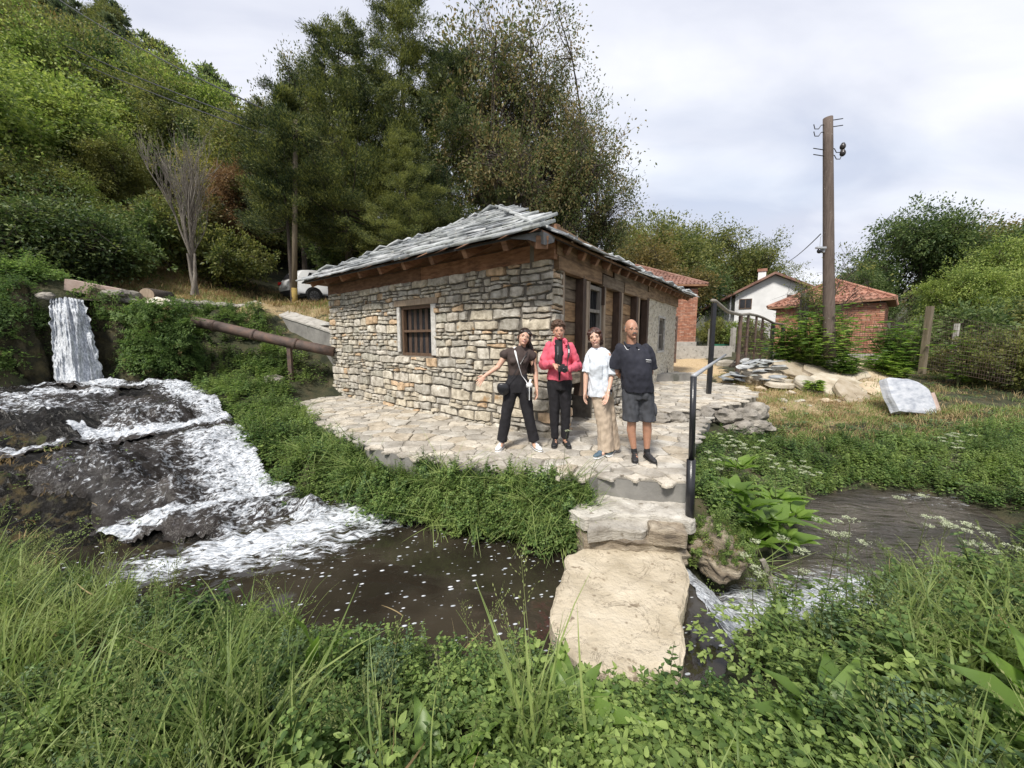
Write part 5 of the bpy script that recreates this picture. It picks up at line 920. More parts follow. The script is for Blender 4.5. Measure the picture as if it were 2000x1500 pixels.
for i in range(34):
    u = rnd.uniform(1480, 1725); v = rnd.uniform(715, 790); c = PY(u, v, 12.6-(v-700)*.029)+UPV*.03; r = rnd.uniform(.07, .2); bv_, bf_ = boulder((0, 0, 0), (r*1.3, r, r*.55), i*2.3, 1, .5); rot = Matrix.Rotation(rnd.uniform(0, 3), 3, 'Z') @ Matrix.Rotation(rnd.uniform(-.5, .5), 3, 'X'); m = MB(); m.add([tuple(rot @ q+c) for q in bv_], bf_); tag(m.build('rubble_stone', M['rubble']), 'small broken beige stone filling the rubble heap between the slabs', 'stone', 'small broken stones in the rubble heap')
for i in range(70):
    u = 1415+rnd.random()**.8*110; v = 745-rnd.random()*(55 if u > 1450 else 18); c = PY(u, v, 11.4+rnd.uniform(-.6, .9)); c.z = min(c.z, .9); W = rnd.uniform(.3, .62); D = rnd.uniform(.2, .36)
    ol = [(math.cos(t)*W/2*rnd.uniform(.7, 1.1), math.sin(t)*D/2*rnd.uniform(.8, 1.1)) for t in [k*math.pi/3.5 for k in range(7)]]; V, Fs = rockslab(ol, 0, rnd.uniform(.02, .035), i*1.3, n=14, rings=2, amp=.004, edge=.02)
    rot = Matrix.Rotation(R(rnd.uniform(-30, 30)), 3, 'Z') @ Matrix.Rotation(R(rnd.gauss(8, 12)), 3, 'X') @ Matrix.Rotation(R(rnd.gauss(0, 14)), 3, 'Y'); m = MB(); m.add([tuple(rot @ v_+c) for v_ in V], Fs); tag(m.build('spare_slate', M['slate']), 'loose grey roofing slate in the jumbled pile beside the fence', 'slate', 'spare slates piled beside the fence')
for i, (u, dx) in enumerate([(1432, 0), (1438, 5), (1426, -3)]):
    m = MB(); p = PY(u, 716, 11.8); q = PY(u+22, 690, 12.6); m.tube([p, q], (.05, .015), 4); tag(m.build('plank', M['bark']), ['dark plank leaning beside the slate pile, middle of three', 'dark plank leaning nearest the fence post by the slates', 'dark plank leaning outermost on the left of the slate pile'][i], 'plank')
ps = thing('painted_slab', 'thick upright stone slab painted bluish white at the right of the rubble', 'slab', (9.3, 8.7, -.2))
ol = [(-.66, 0), (.56, -.14), (.66, .42), (.40, .60), (.1, .68), (-.5, .74), (-.58, .70), (-.66, .3)]; V, Fs = rockslab(ol, 0, .17, 3, n=60, rings=9, amp=.008, edge=.012); rot = Matrix.Rotation(R(18), 3, 'Z') @ Matrix.Rotation(R(64), 3, 'X'); m = MB(); m.add([tuple(rot @ (v*1.15)+Vector((9.8, 8.95, -.13))) for v in V], Fs); m.build('slab', M['marble'], ps)
V, Fs = rockslab([(0, 0), (.14, .02), (.26, .5), (.16, .52)], 0, .2, 6, n=20, rings=3, amp=.01); m = MB(); m.add([tuple(rot @ ((v+Vector((.50, -.16, .012)))*1.15)+Vector((9.8, 8.95, -.13))) for v in V], Fs); m.build('bare_end', M['pinkside'], ps)
# small stones in the dry grass
for i in range(16):
    u = rnd.uniform(1440, 1720); v = rnd.uniform(770, 860); c = P(u, v, float(TZ(*P(u, v, -.1)[:2])[0])); r = rnd.uniform(.04, .12); m = MB(); m.add(*boulder((c.x, c.y, float(TZ(c.x, c.y)[0])+.01), (r*1.3, r, r*.6), i, 2, .3)); tag(m.build('field_stone', M['rubble']), 'small beige stone lying in the straw coloured grass', 'stone', 'small stones scattered in the dry grass')
# ------------------------------------------------------------------ brick huts
def tiled(E1, E2, Ra, Rb, mat, parent, rows, wt=.22, step=.02):
    """pan tile face: rows of overlapping rounded tiles"""
    Mid = ((Ra+Rb)/2-(E1+E2)/2); e = (E2-E1).normalized(); nn = e.cross(Mid).normalized(); nn = nn if nn.z > 0 else -nn; m = MB()
    for r in range(rows):
        t0, t1 = r/rows, min(1, (r+1.12)/rows); a0, b0 = E1.lerp(Ra, t0), E2.lerp(Rb, t0); a1, b1 = E1.lerp(Ra, t1), E2.lerp(Rb, t1); L_ = (b0-a0).length; k = max(1, int(L_/wt))
        g = (Mid.normalized()); g = (g-e*g.dot(e)).normalized()
        for i in range(k):
            s0, s1 = i/k, (i+1)/k; p0 = a0.lerp(b0, s0); p1 = a0.lerp(b0, s1)
            h = (a1-a0).dot(g); q0, q1 = p0+g*h, p1+g*h
            # clip at the hips
            def lim(q):
                s = (q-a1).dot(e); l1 = (b1-a1).dot(e); return a1+e*max(0, min(l1, s))
            q0, q1 = lim(q0), lim(q1); pm_, qm = (p0+p1)/2, (q0+q1)/2; up = nn*(step+.012); jj = random.uniform(-.006, .006)
            V = [p0+up*.55, p0.lerp(p1, .3)+up*2.4+nn*jj, p0.lerp(p1, .62)+up*1.0, p1+up*.55, q0, q0.lerp(q1, .3)+up*1.3, q0.lerp(q1, .62)+up*.1, q1, p0-nn*.01, p1-nn*.01]
            m.add(V, [(0, 1, 5, 4), (1, 2, 6, 5), (2, 3, 7, 6), (8, 1, 0), (8, 2, 1), (8, 9, 3, 2)])
    return tag(m.build('roof_tile', mat, parent), kind='stuff')
def brickwall(a, d, n, L_, z0, z1, parent, seed, holes=()):
    rnd = random.Random(seed); m = MB(); z = z0; r = 0; bh, bl = .078, .255
    while z < z1-.03:
        s = -bl*(r % 2)/2
        while s < L_:
            p, q = max(0, s), min(L_, s+bl-.012)
            if q-p > .03 and not any(h[0] < (p+q)/2 < h[1] and h[2] < z+bh/2 < h[3] for h in holes): m.box(a+d*((p+q)/2)+UPV*(z+bh/2-.006)+n*rnd.uniform(.006, .016), (q-p, .03, bh-.013), ax=(d, n, UPV))
            s += bl
        z += bh; r += 1
    tag(m.build('brick', M['brick'], parent), kind='stuff')
def hut(corner, d1, l1, d2, l2, zb, zf, zw, rise, oh, label, tile, eaves, seed, holes=()):
    d1 = Vector((*d1, 0)).normalized(); d2 = Vector((*d2, 0)).normalized(); c0 = Vector(corner); h = thing('brick_hut', label, 'hut', (c0.x, c0.y, zb)); cs = [c0, c0+d1*l1, c0+d1*l1+d2*l2, c0+d2*l2]; cen = sum(cs, Vector())/4
    m = MB(); n_ = 4; m.add([(c.x, c.y, z) for z in (zf, zw) for c in cs], [(0, 1, 5, 4), (1, 2, 6, 5), (2, 3, 7, 6), (3, 0, 4, 7), (4, 5, 6, 7)]); w = m.build('wall', M['mortar'], h)
    m = MB(); m.add([(cen.x+(c.x-cen.x)*1.02, cen.y+(c.y-cen.y)*1.02, z) for z in (zb-.5, zf) for c in cs], [(0, 1, 5, 4), (1, 2, 6, 5), (2, 3, 7, 6), (3, 0, 4, 7), (4, 5, 6, 7)]); m.build('foundation', M['conctop'], h)
    for i in range(4):
        a, b = cs[i], cs[(i+1) % 4]; dd = (b-a).normalized(); nn = Vector((dd.y, -dd.x, 0)); nn = nn if nn.dot((a+b)/2-cen) > 0 else -nn
        if nn.dot(-(a+b)/2) > 0: brickwall(Vector((a.x, a.y, 0)), dd, nn, (b-a).length, zf, zw, w, seed+i, holes)
    E = []
    for c, z in zip(cs, eaves): v = (c-cen); k = 1+oh*1.41/v.length; E.append(Vector((cen.x+v.x*k, cen.y+v.y*k, z)))
    apex = Vector((cen.x, cen.y, zw+rise)); m = MB(); m.add(E+[apex-UPV*.03]+[e-UPV*.07 for e in E], [(0, 1, 4), (1, 2, 4), (2, 3, 4), (3, 0, 4), (0, 5, 6, 1), (1, 6, 7, 2), (2, 7, 8, 3), (3, 8, 5, 0), (5, 8, 7, 6)]); ro = m.build('roof', M['wood'], h)
    for i in range(4):
        a, b = E[i], E[(i+1) % 4]; mid = (a+b)/2-cen
        if Vector((mid.x, mid.y, 0)).dot(-Vector(((a+b)/2))) > -20: tiled(a, b, apex, apex, M[tile], ro, int((apex-(a+b)/2).length/.28), .2)
        d_ = (apex-E[i]); m = MB(); m.tube([E[i]+UPV*.03, apex+UPV*.05], .075, 7); m.build('hip_ridge', M[tile], ro)
    return h
hut((4.75, 20.2, 0), (1, 0), 4.95, (0, 1), 5.0, .7, 1.4, 4.15, 1.6, .35, 'brick hut with brown hip tile roof behind the right end of the stone house', 'tileold', [4.32]*4, 31)
hut((14.75, 15.25, 0), (-.7, .714), 3.6, (.72, .70), 3.8, .6, .95, 3.0, 1.2, .3, 'small red brick hut with orange tile hip roof behind the concrete pole', 'tile', [3.12, 2.98, 3.0, 3.1], 41, holes=((.55, .68, 1.1, 1.2),))
m = MB(); m.box((8.6, 19.0, .82), (4.6, .35, .75)); tag(m.build('foundation_wall', M['conctop']), 'long low crumbling concrete wall in front of the far brick hut', 'wall')
# white house far behind, gable square to the line of sight
TH = R(34.1); WO = Vector((math.sin(TH)*43, math.cos(TH)*43, 0)); WX = Vector((math.cos(TH), -math.sin(TH), 0)); WN = Vector((math.sin(TH), math.cos(TH), 0))
def WP(x, y, z): return WO+WX*x+WN*y+UPV*z
def WH(u, v, off=0.0):
    d = Vector(ray(u, v)); t = (43+off)/d.dot(WN); q = d*t; return (q.dot(WX), CAMZ+q.z)
wh = thing('white_house', 'white rendered gable house with low pitched brown roof behind the fence', 'house', (WO.x, WO.y, .9))
Dp = 9.0; zg = lambda x: 7.35-abs(x)*.52
m = MB(); prof = [(-3.05, .5), (6.6, .5), (6.6, zg(6.6)), (0, zg(0)), (-3.05, zg(-3.05))]; N = len(prof); m.add([WP(x, 0, z) for x, z in prof]+[WP(x, Dp, z) for x, z in prof], [tuple(range(N))]+[tuple(range(2*N-1, N-1, -1))]+[((k+1) % N, k, N+k, N+(k+1) % N) for k in range(N)]); m.build('wall', M['whitewall'], wh)
m = MB(); prof = [(-5.8, .5), (-3.06, .5), (-3.06, zg(-3.06)-.05), (-5.8, zg(-5.8)-.05)]; N = 4; m.add([WP(x, 1.4, z) for x, z in prof]+[WP(x, Dp, z) for x, z in prof], [tuple(range(N))]+[tuple(range(2*N-1, N-1, -1))]+[((k+1) % N, k, N+k, N+(k+1) % N) for k in range(N)]); m.build('wall', M['whitewall'], wh)
for xe in (-6.3, 7.1):
    m = MB(); V = [WP(0, -.6, zg(0)+.03), WP(xe, -.6, zg(xe)+.03), WP(xe, Dp+.4, zg(xe)+.03), WP(0, Dp+.4, zg(0)+.03)]; V += [v+UPV*.22 for v in V]; m.add(V, [(0, 1, 2, 3), (4, 7, 6, 5), (0, 4, 5, 1), (1, 5, 6, 2), (2, 6, 7, 3)]); m.build('roof', M['tileold'], wh)
for (u0, v0, u1, v1, off) in [(1445, 585, 1467, 602, 0), (1538, 577, 1562, 596, 0), (1531, 616, 1549, 640, 0), (1402, 622, 1408, 634, 1.4)]:
    (xa, za), (xb, zb_) = WH(u0, v0, off), WH(u1, v1, off); xm, zm = (xa+xb)/2, (za+zb_)/2; m = MB(); m.box(WP(xm, off, zm), (xb-xa, .08, za-zb_), ax=(WX, WN, UPV)); wi = m.build('window', M['glass'], wh)
    for x in (xa, xm, xb): f = MB(); f.box(WP(x, off-.05, zm), (.07, .06, za-zb_+.07), ax=(WX, WN, UPV)); f.build('frame', M['winframe'], wi)
    for z in (za, zb_): f = MB(); f.box(WP(xm, off-.055, z), (xb-xa, .05, .07), ax=(WX, WN, UPV)); f.build('frame', M['winframe'], wi)
for (u, vt, w) in [(1391, 568, 1.0), (1489, 532, .8)]:
    x, z = WH(u, vt, 2); m = MB(); m.box(WP(x, 2, z-1.1), (w*.8, w*.8, 2.4), ax=(WX, WN, UPV)); c = m.build('chimney', M['whitewall'], wh); m = MB(); m.box(WP(x, 2, z+.18), (w, w, .25), ax=(WX, WN, UPV)); m.build('chimney_cap', M['tile'], c)
x, z = WH(1428, 578); m = MB(); m.tube([WP(x-1.2, -.1, z+.2), WP(x, -.1, z-.1), WP(x, -.1, z-3.6)], .07, 6); m.build('drainpipe', M['greymetal'], wh)
# green gate, concrete posts
gt = thing('green_gate', 'low green sheet metal gate between concrete posts', 'gate', (11.5, 23, .5)); p, q = PY(1394, 672, 22), PY(1428, 697, 22); m = MB(); m.box(((p.x+q.x)/2, 22, (p.z+q.z)/2), (q.x-p.x, .05, p.z-q.z)); m.build('panel', M['greenpaint'], gt)
p2, q2 = PY(1440, 678, 22), PY(1500, 697, 22); m = MB(); m.box(((p2.x+q2.x)/2, 22.1, (p2.z+q2.z)/2), (q2.x-p2.x, .05, p2.z-q2.z)); m.build('panel', M['greenpaint'], gt)
p2, q2 = PY(1834, 679, 16), PY(1900, 692, 16); m = MB(); m.box(((p2.x+q2.x)/2, 16, (p2.z+q2.z)/2), (q2.x-p2.x, .05, p2.z-q2.z)); tag(m.build('metal_sheet', M['turq']), 'turquoise sheet fence strip behind the weeds at the right', 'fence')
for (u, vt, vb, Y, w, mat, nm, lb) in [(1389, 642, 698, 21.5, .2, 'conctop', 'fence_post', 'left concrete gate post of the green gate'), (1433, 640, 700, 21.2, .2, 'conctop', 'fence_post', 'right concrete gate post of the green gate'), (1573, 572, 660, 14.5, .2, 'concrete', 'fence_post', 'square grey concrete post left of the tall wooden pole'), (1322, 618, 700, 17.5, .08, 'rust', 'fence_post', 'dark iron post beside the far brick hut'), (1817, 598, 710, 11.0, .125, 'polepale', 'fence_post', 'brown timber fence post between the hut and the right edge'), (1870, 632, 740, 12.5, .10, 'conctop', 'fence_post', 'thin pale fence post right of the brown timber one')]:
    p, q = PY(u, vt, Y), PY(u, vb, Y); m = MB(); m.box((p.x, Y, (p.z+q.z)/2-.15), (w, w, p.z-q.z+.3), rz=.2); tag(m.build(nm, M[mat]), lb, 'post')
m = MB(); p = PY(1600, 640, 13.5); q = PY(1817, 615, 11); r_ = PY(1995, 640, 10)
def meshfence(a, b, h, nv, nh, m):
    for k in range(nv+1): c = a.lerp(b, k/nv); m.tube([c, c-UPV*h], .004, 3, False)
    for k in range(nh+1): m.tube([a-UPV*h*k/nh, b-UPV*h*k/nh], .004, 3, False)
meshfence(p, q, 1.3, 40, 12, m); meshfence(q, r_, 1.5, 36, 14, m); tag(tag(m.build('wire_mesh_fence', M['rust']), 'sagging rusty wire mesh fence behind the painted slab', 'fence'))
# ------------------------------------------------------------------ poles and wires
pole = thing('utility_pole', 'tall dark wooden utility pole with iron hooks and two insulators', 'pole', (9.45, 11.5, 0))
pt, pbm = PY(1617, 230, 11.5), PY(1619, 640, 11.5); pbm = pbm+(pbm-pt)*.15; m = MB(); m.tube([pbm.lerp(pt, k/10) for k in range(11)], [.155-.04*k/10 for k in range(11)], 18); m.build('shaft', M['polewood'], pole, True)
for (v, side, hook) in [(236, 1, 0), (249, 1, 0), (243, -1, 1), (257, -1, 1), (294, -1, 0), (306, -1, 0), (289, 1, 2), (302, 1, 2)]:
    c = PY(1617, v, 11.5); l = .42*side; m = MB()
    if hook == 0: m.tube([c, c+Vector((l, 0, .06))], .012, 6)
    else:
        m.tube([c, c+Vector((l*.45, 0, -.02)), c+Vector((l*.6, 0, -.12)), c+Vector((l*.85, 0, -.12)), c+Vector((l*.95, 0, .0))], .012, 6)
    m.build('iron_hook', M['plasticblack'], pole)
    if hook == 2: m = MB(); m.sphere(c+Vector((.42, 0, .04)), (.075, .075, .09), 12, 8); m.sphere(c+Vector((.42, 0, .10)), (.05, .05, .05), 10, 6); m.build('insulator', M['ceramic'], pole, True)
cc = PY(1603, 484, 11.4); sc_cam = thing('security_camera', 'small dome security camera on a bracket fixed to the tall pole', 'camera', cc); m = MB(); m.box(cc, (.26, .1, .05)); m.box(cc+Vector((.12, .06, -.06)), (.05, .1, .12)); m.build('bracket', M['greymetal'], sc_cam); m = MB(); m.sphere(cc+Vector((-.03, 0, -.09)), (.065, .065, .07), 14, 8); m.build('dome', M['glass'], sc_cam, True); m = MB(); m.tube([cc+Vector((-.03, 0, .02)), cc+Vector((-.03, 0, .3)), cc+Vector((.1, .1, .38))], .008, 6); m.build('cable', M['greymetal'], sc_cam)
def wire(a, b, sag, label, r=.012):
    m = MB(); m.tube([a.lerp(b, k/24)-UPV*sag*4*(k/24)*(1-k/24) for k in range(25)], r, 5); tag(m.build('overhead_wire', M['plasticblack']), label, 'wire')
wire(PY(1603, 457, 11.5), PY(1515, 515, 33), .35, 'thin wire from the tall pole down to the white house', .015)
p2 = thing('wooden_pole', 'slim wooden pole with yellow lower part in front of the parked car', 'pole', (-8.7, 15, 3)); a, b = PY(575, 586, 15), PY(577, 235, 15); m = MB(); m.tube([a-UPV*.3, a.lerp(b, .07)], .105, 14); m.build('painted_foot', M['yellowpaint'], p2, True); m = MB(); m.tube([a.lerp(b, .0)+UPV*.02, a.lerp(b, .5), b], [.10, .09, .075], 14); m.build('shaft', M['polepale'], p2, True)
wire(b-UPV*.1, PY(60, -40, 34), .5, 'highest overhead wire crossing the sky at the upper left', .03); wire(b-UPV*.6, PY(-60, -10, 34), .5, 'middle overhead wire over the wooded hillside', .025); wire(b-UPV*.85, PY(-60, 12, 34), .55, 'lowest overhead wire over the wooded hillside', .025)
# ------------------------------------------------------------------ parked car
car = thing('parked_car', 'white SUV parked on the straw slope behind the house corner', 'car', (-10.3, 18.3, 3.30)); cf = Vector((.6, .8, 0)); cl = Vector((-.8, .6, 0)); c0 = Vector((-10.3, 18.3, 3.30))
def cw(x, y, z): return c0+cf*x+cl*(y+.925)+UPV*z
prof = [(0.05, .35), (0.0, .5), (0.02, .75), (.05, 1.0), (.16, 1.12), (.36, 1.42), (.5, 1.56), (1.0, 1.63), (1.8, 1.64), (2.5, 1.56), (3.15, 1.08), (3.7, 1.0), (4.25, .88), (4.4, .6), (4.36, .32)]
yw = lambda z: .92 if z < .95 else .92-(z-.95)/.7*.26
m = MB(); ys = [-1, -.96, -.6, 0, .6, .96, 1]; V = []
for f in ys:
    for x, z in prof:
        k = .93 if abs(f) == 1 else 1; xx = 2.2+(x-2.2)*(1-.03*abs(f)**4); V.append(cw(xx, f*yw(z), z if abs(f) < 1 else z*.985))
N = len(prof); Fs = [(j*N+i, j*N+(i+1) % N, (j+1)*N+(i+1) % N, (j+1)*N+i) for j in range(len(ys)-1) for i in range(N)]+[tuple(range(N-1, -1, -1)), tuple((len(ys)-1)*N+i for i in range(N))]; m.add(V, Fs); m.build('body', M['white'], car, True)
def panel(pts, o, name, mat):
    m = MB(); A_ = [cw(x, y*1.0, z) for x, y, z in pts]; nn = (A_[1]-A_[0]).cross(A_[2]-A_[0]).normalized(); nn = nn if nn.dot(cw(2.2, 0, .8)-A_[0]) < 0 else -nn; N = len(A_); m.add([p+nn*o for p in A_]+[p-nn*.02 for p in A_], [tuple(range(N)), tuple(range(2*N-1, N-1, -1))]+[(k, (k+1) % N, N+(k+1) % N, N+k) for k in range(N)]); return m.build(name, M[mat], car)
sg = -1
panel([(.6, -yw(1.08), 1.08), (1.5, -yw(1.08), 1.08), (1.5, -yw(1.5), 1.5), (.85, -yw(1.48), 1.48)], .012, 'side_window', 'glass'); panel([(1.56, -yw(1.06), 1.06), (2.9, -yw(1.04), 1.04), (2.35, -yw(1.48), 1.48), (1.56, -yw(1.5), 1.5)], .012, 'side_window', 'glass')
panel([(.17, -.6, 1.14), (.17, .6, 1.14), (.36, .52, 1.42), (.36, -.52, 1.42)], .03, 'rear_window', 'glass'); panel([(.0, -.9, .33), (.0, .9, .33), (.01, .9, .56), (.01, -.9, .56)], .035, 'rear_bumper', 'plasticblack')
panel([(.02, -.2, .72), (.02, .26, .72), (.02, .26, .83), (.02, -.2, .83)], .045, 'number_plate', 'whiteplastic'); panel([(.07, -.88, .9), (.07, -.5, .93), (.09, -.5, 1.02), (.09, -.88, 1.05)], .04, 'tail_light', 'redlight'); panel([(.07, .88, .9), (.07, .5, .93), (.09, .5, 1.02), (.09, .88, 1.05)], .04, 'tail_light', 'redlight'); panel([(.25, -.925, .3), (4.1, -.925, .3), (4.1, -.925, .42), (.25, -.925, .42)], .02, 'sill', 'plasticblack')
for x in (.93, 3.5):
    for y in (-.86, .86):
        m = MB(); c = cw(x, y, .35); m.tube([c-cl*.12, c+cl*.12], .355, 28); wt_ = m.build('wheel', M['tyre'], car); m = MB(); s_ = 1 if y > 0 else -1; m.tube([c+cl*s_*.10, c+cl*s_*.128], .24, 24); m.build('rim', M['alloy'], wt_)
        m = MB()
        for k in range(10):
            t = k*math.pi/5; dv = cf*math.cos(t)+UPV*math.sin(t); m.tube([c+cl*s_*.13+dv*.05, c+cl*s_*.13+dv*.23], .014, 4)
        m.build('spokes', M['plasticblack'], wt_)
        if y < 0:
            m = MB(); pts = [c-cl*.055+(cf*math.cos(t)+UPV*math.sin(t))*.40 for t in [R(-8+196*k/14) for k in range(15)]]; m.tube(pts, .035, 6); m.build('wheel_arch', M['plasticblack'], car)
# ------------------------------------------------------------------ leaf and tree builders
RG = np.random.RandomState(42)
def arr_mesh(name, V, Fq, mats, midx=None, smooth=False):
    me = bpy.data.meshes.new(name); V = np.asarray(V, np.float32); Fq = np.asarray(Fq, np.int32); k = Fq.shape[1]
    me.vertices.add(len(V)); me.vertices.foreach_set('co', V.ravel()); me.loops.add(Fq.size); me.loops.foreach_set('vertex_index', Fq.ravel())
    me.polygons.add(len(Fq)); me.polygons.foreach_set('loop_start', np.arange(0, Fq.size, k, dtype=np.int32)); me.polygons.foreach_set('loop_total', np.full(len(Fq), k, np.int32))
    for m in (mats if isinstance(mats, (list, tuple)) else [mats]): me.materials.append(m)
    if midx is not None: me.polygons.foreach_set('material_index', np.asarray(midx, np.int32))
    me.update(calc_edges=True); return me
def unit(a): return a/np.maximum(np.linalg.norm(a, axis=1, keepdims=True), 1e-6)
def leafarr(C, D, S, ratio=.5, fold=.25, upb=.6, rg=RG, droop=0.0):
    """folded diamond leaves: 4 verts, 2 triangles each"""
    n = len(C); D = unit(D); Nn = unit(rg.normal(size=(n, 3))+np.array([0, 0, upb*2])); side = unit(np.cross(D, Nn)); Nn = np.cross(side, D); S = np.asarray(S)[:, None]
    mid = C+D*S*.45; w = S*ratio*.5; V = np.stack([C, mid+side*w+Nn*w*fold, C+D*S-Nn*S*droop, mid-side*w+Nn*w*fold], 1).reshape(-1, 3)
    b = np.arange(n)*4; Fq = np.concatenate([np.stack([b, b+1, b+2], 1), np.stack([b, b+2, b+3], 1)], 0); return V, Fq
def tubes_arr(segs, n=5):
    """segs: list of (path pts, radii)"""
    m = MB()
    for pts, rad in segs: m.tube(pts, rad, n if len(pts) > 2 else 3, False)
    return m
def curve(a, b, bend, rg, k=5, up=0.0):
    a = np.array(a, float); b = np.array(b, float); L = np.linalg.norm(b-a); off = rg.normal(size=3)*bend*L; off[2] += up*L; return [tuple(a+(b-a)*t+off*math.sin(math.pi*t)*.5) for t in [i/k for i in range(k+1)]]
def broad_tree(seed, H, base, crad, cz, nl, ns, nt, nleaf, lsize, lmat, bmat='bark', tr=.18, spread=.45, gaps=.0, ratio=.5, lobes=9, upb=.4, col='crown'):
    """returns trunk and crown mesh; crown made of lobes of leaf clumps around real limbs"""
    rg = np.random.RandomState(seed); segs = []; top = np.array([rg.normal()*.3, rg.normal()*.3, cz]); segs.append((curve((0, 0, 0), top, .06, rg, 8), [tr*(1-.7*i/8) for i in range(9)])); lob = []
    for i in range(lobes):
        v = unit(rg.normal(size=(1, 3)))[0]; v[2] = v[2]*.9+.12; r = rg.uniform(.45, .85); lob.append((np.array([0, 0, cz])+v*np.array(crad)*r, rg.uniform(.28, .48)*np.mean(crad)))
    C = []; D = []
    for i in range(nl):
        lc, lr = lob[i % lobes]; tgt = lc+rg.normal(size=3)*lr*.3; f = rg.uniform(base, .95); st = np.array(segs[0][0][int(f*8)]); path = curve(st, tgt, .18, rg, 5, .1); r0 = tr*.42*(1.1-f*.6); segs.append((path, [r0*(1-.75*k/5) for k in range(6)]))
        for j in range(ns):
            s0 = np.array(path[rg.randint(2, 6)]); t2 = lc+unit(rg.normal(size=(1, 3)))[0]*lr*rg.uniform(.5, 1.1); p2 = curve(s0, t2, .2, rg, 3, .05); segs.append((p2, [r0*.3, r0*.22, r0*.14, r0*.06]))
            for q in range(nt):
                pb0 = np.array(p2[rg.randint(1, 4)]); e = pb0+rg.normal(size=3)*lr*spread*.42; segs.append(([tuple(pb0), tuple(e)], [r0*.07+.004, .003])); k = nleaf; cc = e+rg.normal(size=(k, 3))*lr*.16*np.array([1, 1, .8]); C.append(cc); D.append(unit(cc-lc)+rg.normal(size=(k, 3))*.7)
    C = np.concatenate(C); D = np.concatenate(D)
    if gaps: keep = np.array([noise.noise(Vector(c*.9/1.0+seed))>-gaps for c in C]); C, D = C[keep], D[keep]
    V, Fq = leafarr(C, D, rg.uniform(.7, 1.3, len(C))*lsize, ratio, rg=rg, upb=upb, droop=.1)
    tm = tubes_arr(segs, 6); tme = mesh_of('trunk', tm.V, tm.F, M[bmat], True); return tme, arr_mesh(col, V, Fq, M[lmat])
def conifer(seed, H, base, rad, nb, lmat='conifer', tr=.22, spray=.16, per=70, up=.25, irregular=.35, ratio=.35, top=.05):
    rg = np.random.RandomState(seed); segs = [([(rg.normal()*.05*k*.3, rg.normal()*.05*k*.3, H*k/8) for k in range(9)], [tr*(1-.93*k/8) for k in range(9)])]; C = []; D = []
    for i in range(nb):
        f = base+(1-base)*(i+rg.rand())/nb; z = H*f; prof = (1-f)**.62*rad+top*rad; prof *= 1 if f > base+.12 else .8; L = prof*rg.uniform(1-irregular, 1+irregular*.55); a = rg.uniform(0, 2*math.pi); dv = np.array([math.cos(a), math.sin(a), up*rg.uniform(.2, 1.3)])
        p0 = np.array([0, 0, z]); k = 6; pts = [p0+dv*L*t/k+np.array([0, 0, (-.18*math.sin(math.pi*t/k)+.12*(t/k)**2)*L]) for t in range(k+1)]; segs.append((pts, [.05*(1-.9*t/k)*(1-f*.6)*tr/.2 for t in range(k+1)]))
        nc = int(3+L*3.2)
        for j in range(nc):
            t = rg.uniform(.25, 1.0); q = pts[min(k, int(t*k))]+(pts[min(k, int(t*k)+1)]-pts[min(k, int(t*k))])*(t*k-int(t*k)); w = L*.24*(1.15-t*.6)+.1; sd = np.array([-dv[1], dv[0], 0]); e = q+sd*rg.normal()*w+np.array([0, 0, rg.normal()*w*.3])
            n_ = per; ax = unit((dv+sd*rg.normal()*.6+np.array([0, 0, .5]))[None])[0]; cc = e+rg.normal(size=(n_, 3))*np.array([.16, .16, .09])*(.6+w)+ax*rg.uniform(-.1, .3, (n_, 1)); C.append(cc); D.append(ax+rg.normal(size=(n_, 3))*.45)
    n_ = per*6; C.append(np.array([0, 0, H*.97])+rg.normal(size=(n_, 3))*np.array([.12, .12, .35])*rad*.25); D.append(np.array([0, 0, 1.])+rg.normal(size=(n_, 3))*.5)
    C = np.concatenate(C); D = np.concatenate(D); V, Fq = leafarr(C, D, rg.uniform(.7, 1.4, len(C))*spray, ratio, rg=rg, upb=.2); tm = tubes_arr(segs, 6); return mesh_of('trunk', tm.V, tm.F, M['bark'], True), arr_mesh('crown', V, Fq, M[lmat])
def place_tree(pair, name, label, cat, x, y, z=None, s=1.0, rz=0.0, group=None, sz=None, mat=None):
    z = float(TZ(x, y)[0])-.15 if z is None else z; t = thing(name, label, cat, (x, y, z), group, rz); t.scale = (s, s, sz or s)
    link('trunk', pair[0], t); c = link('crown', pair[1], t)
    if mat:
        c.material_slots[0].link = 'OBJECT'; c.material_slots[0].material = M[mat]
    return t
def hgt(u, v, Y): return PY(u, v, Y)
def set_tree(pair, H, name, label, cat, u, v, Y, rz=0, group=None, wid=1.0, mat=None):
    """stand a tree at distance Y on the bearing of column u, tall enough to reach row v"""
    p = PY(u, 660, Y); g = float(TZ(p.x, p.y)[0])-.2; top = PY(u, v, Y).z; s = (top-g)/H; return place_tree(pair, name, label, cat, p.x, p.y, g, s*wid, rz, group, s, mat)
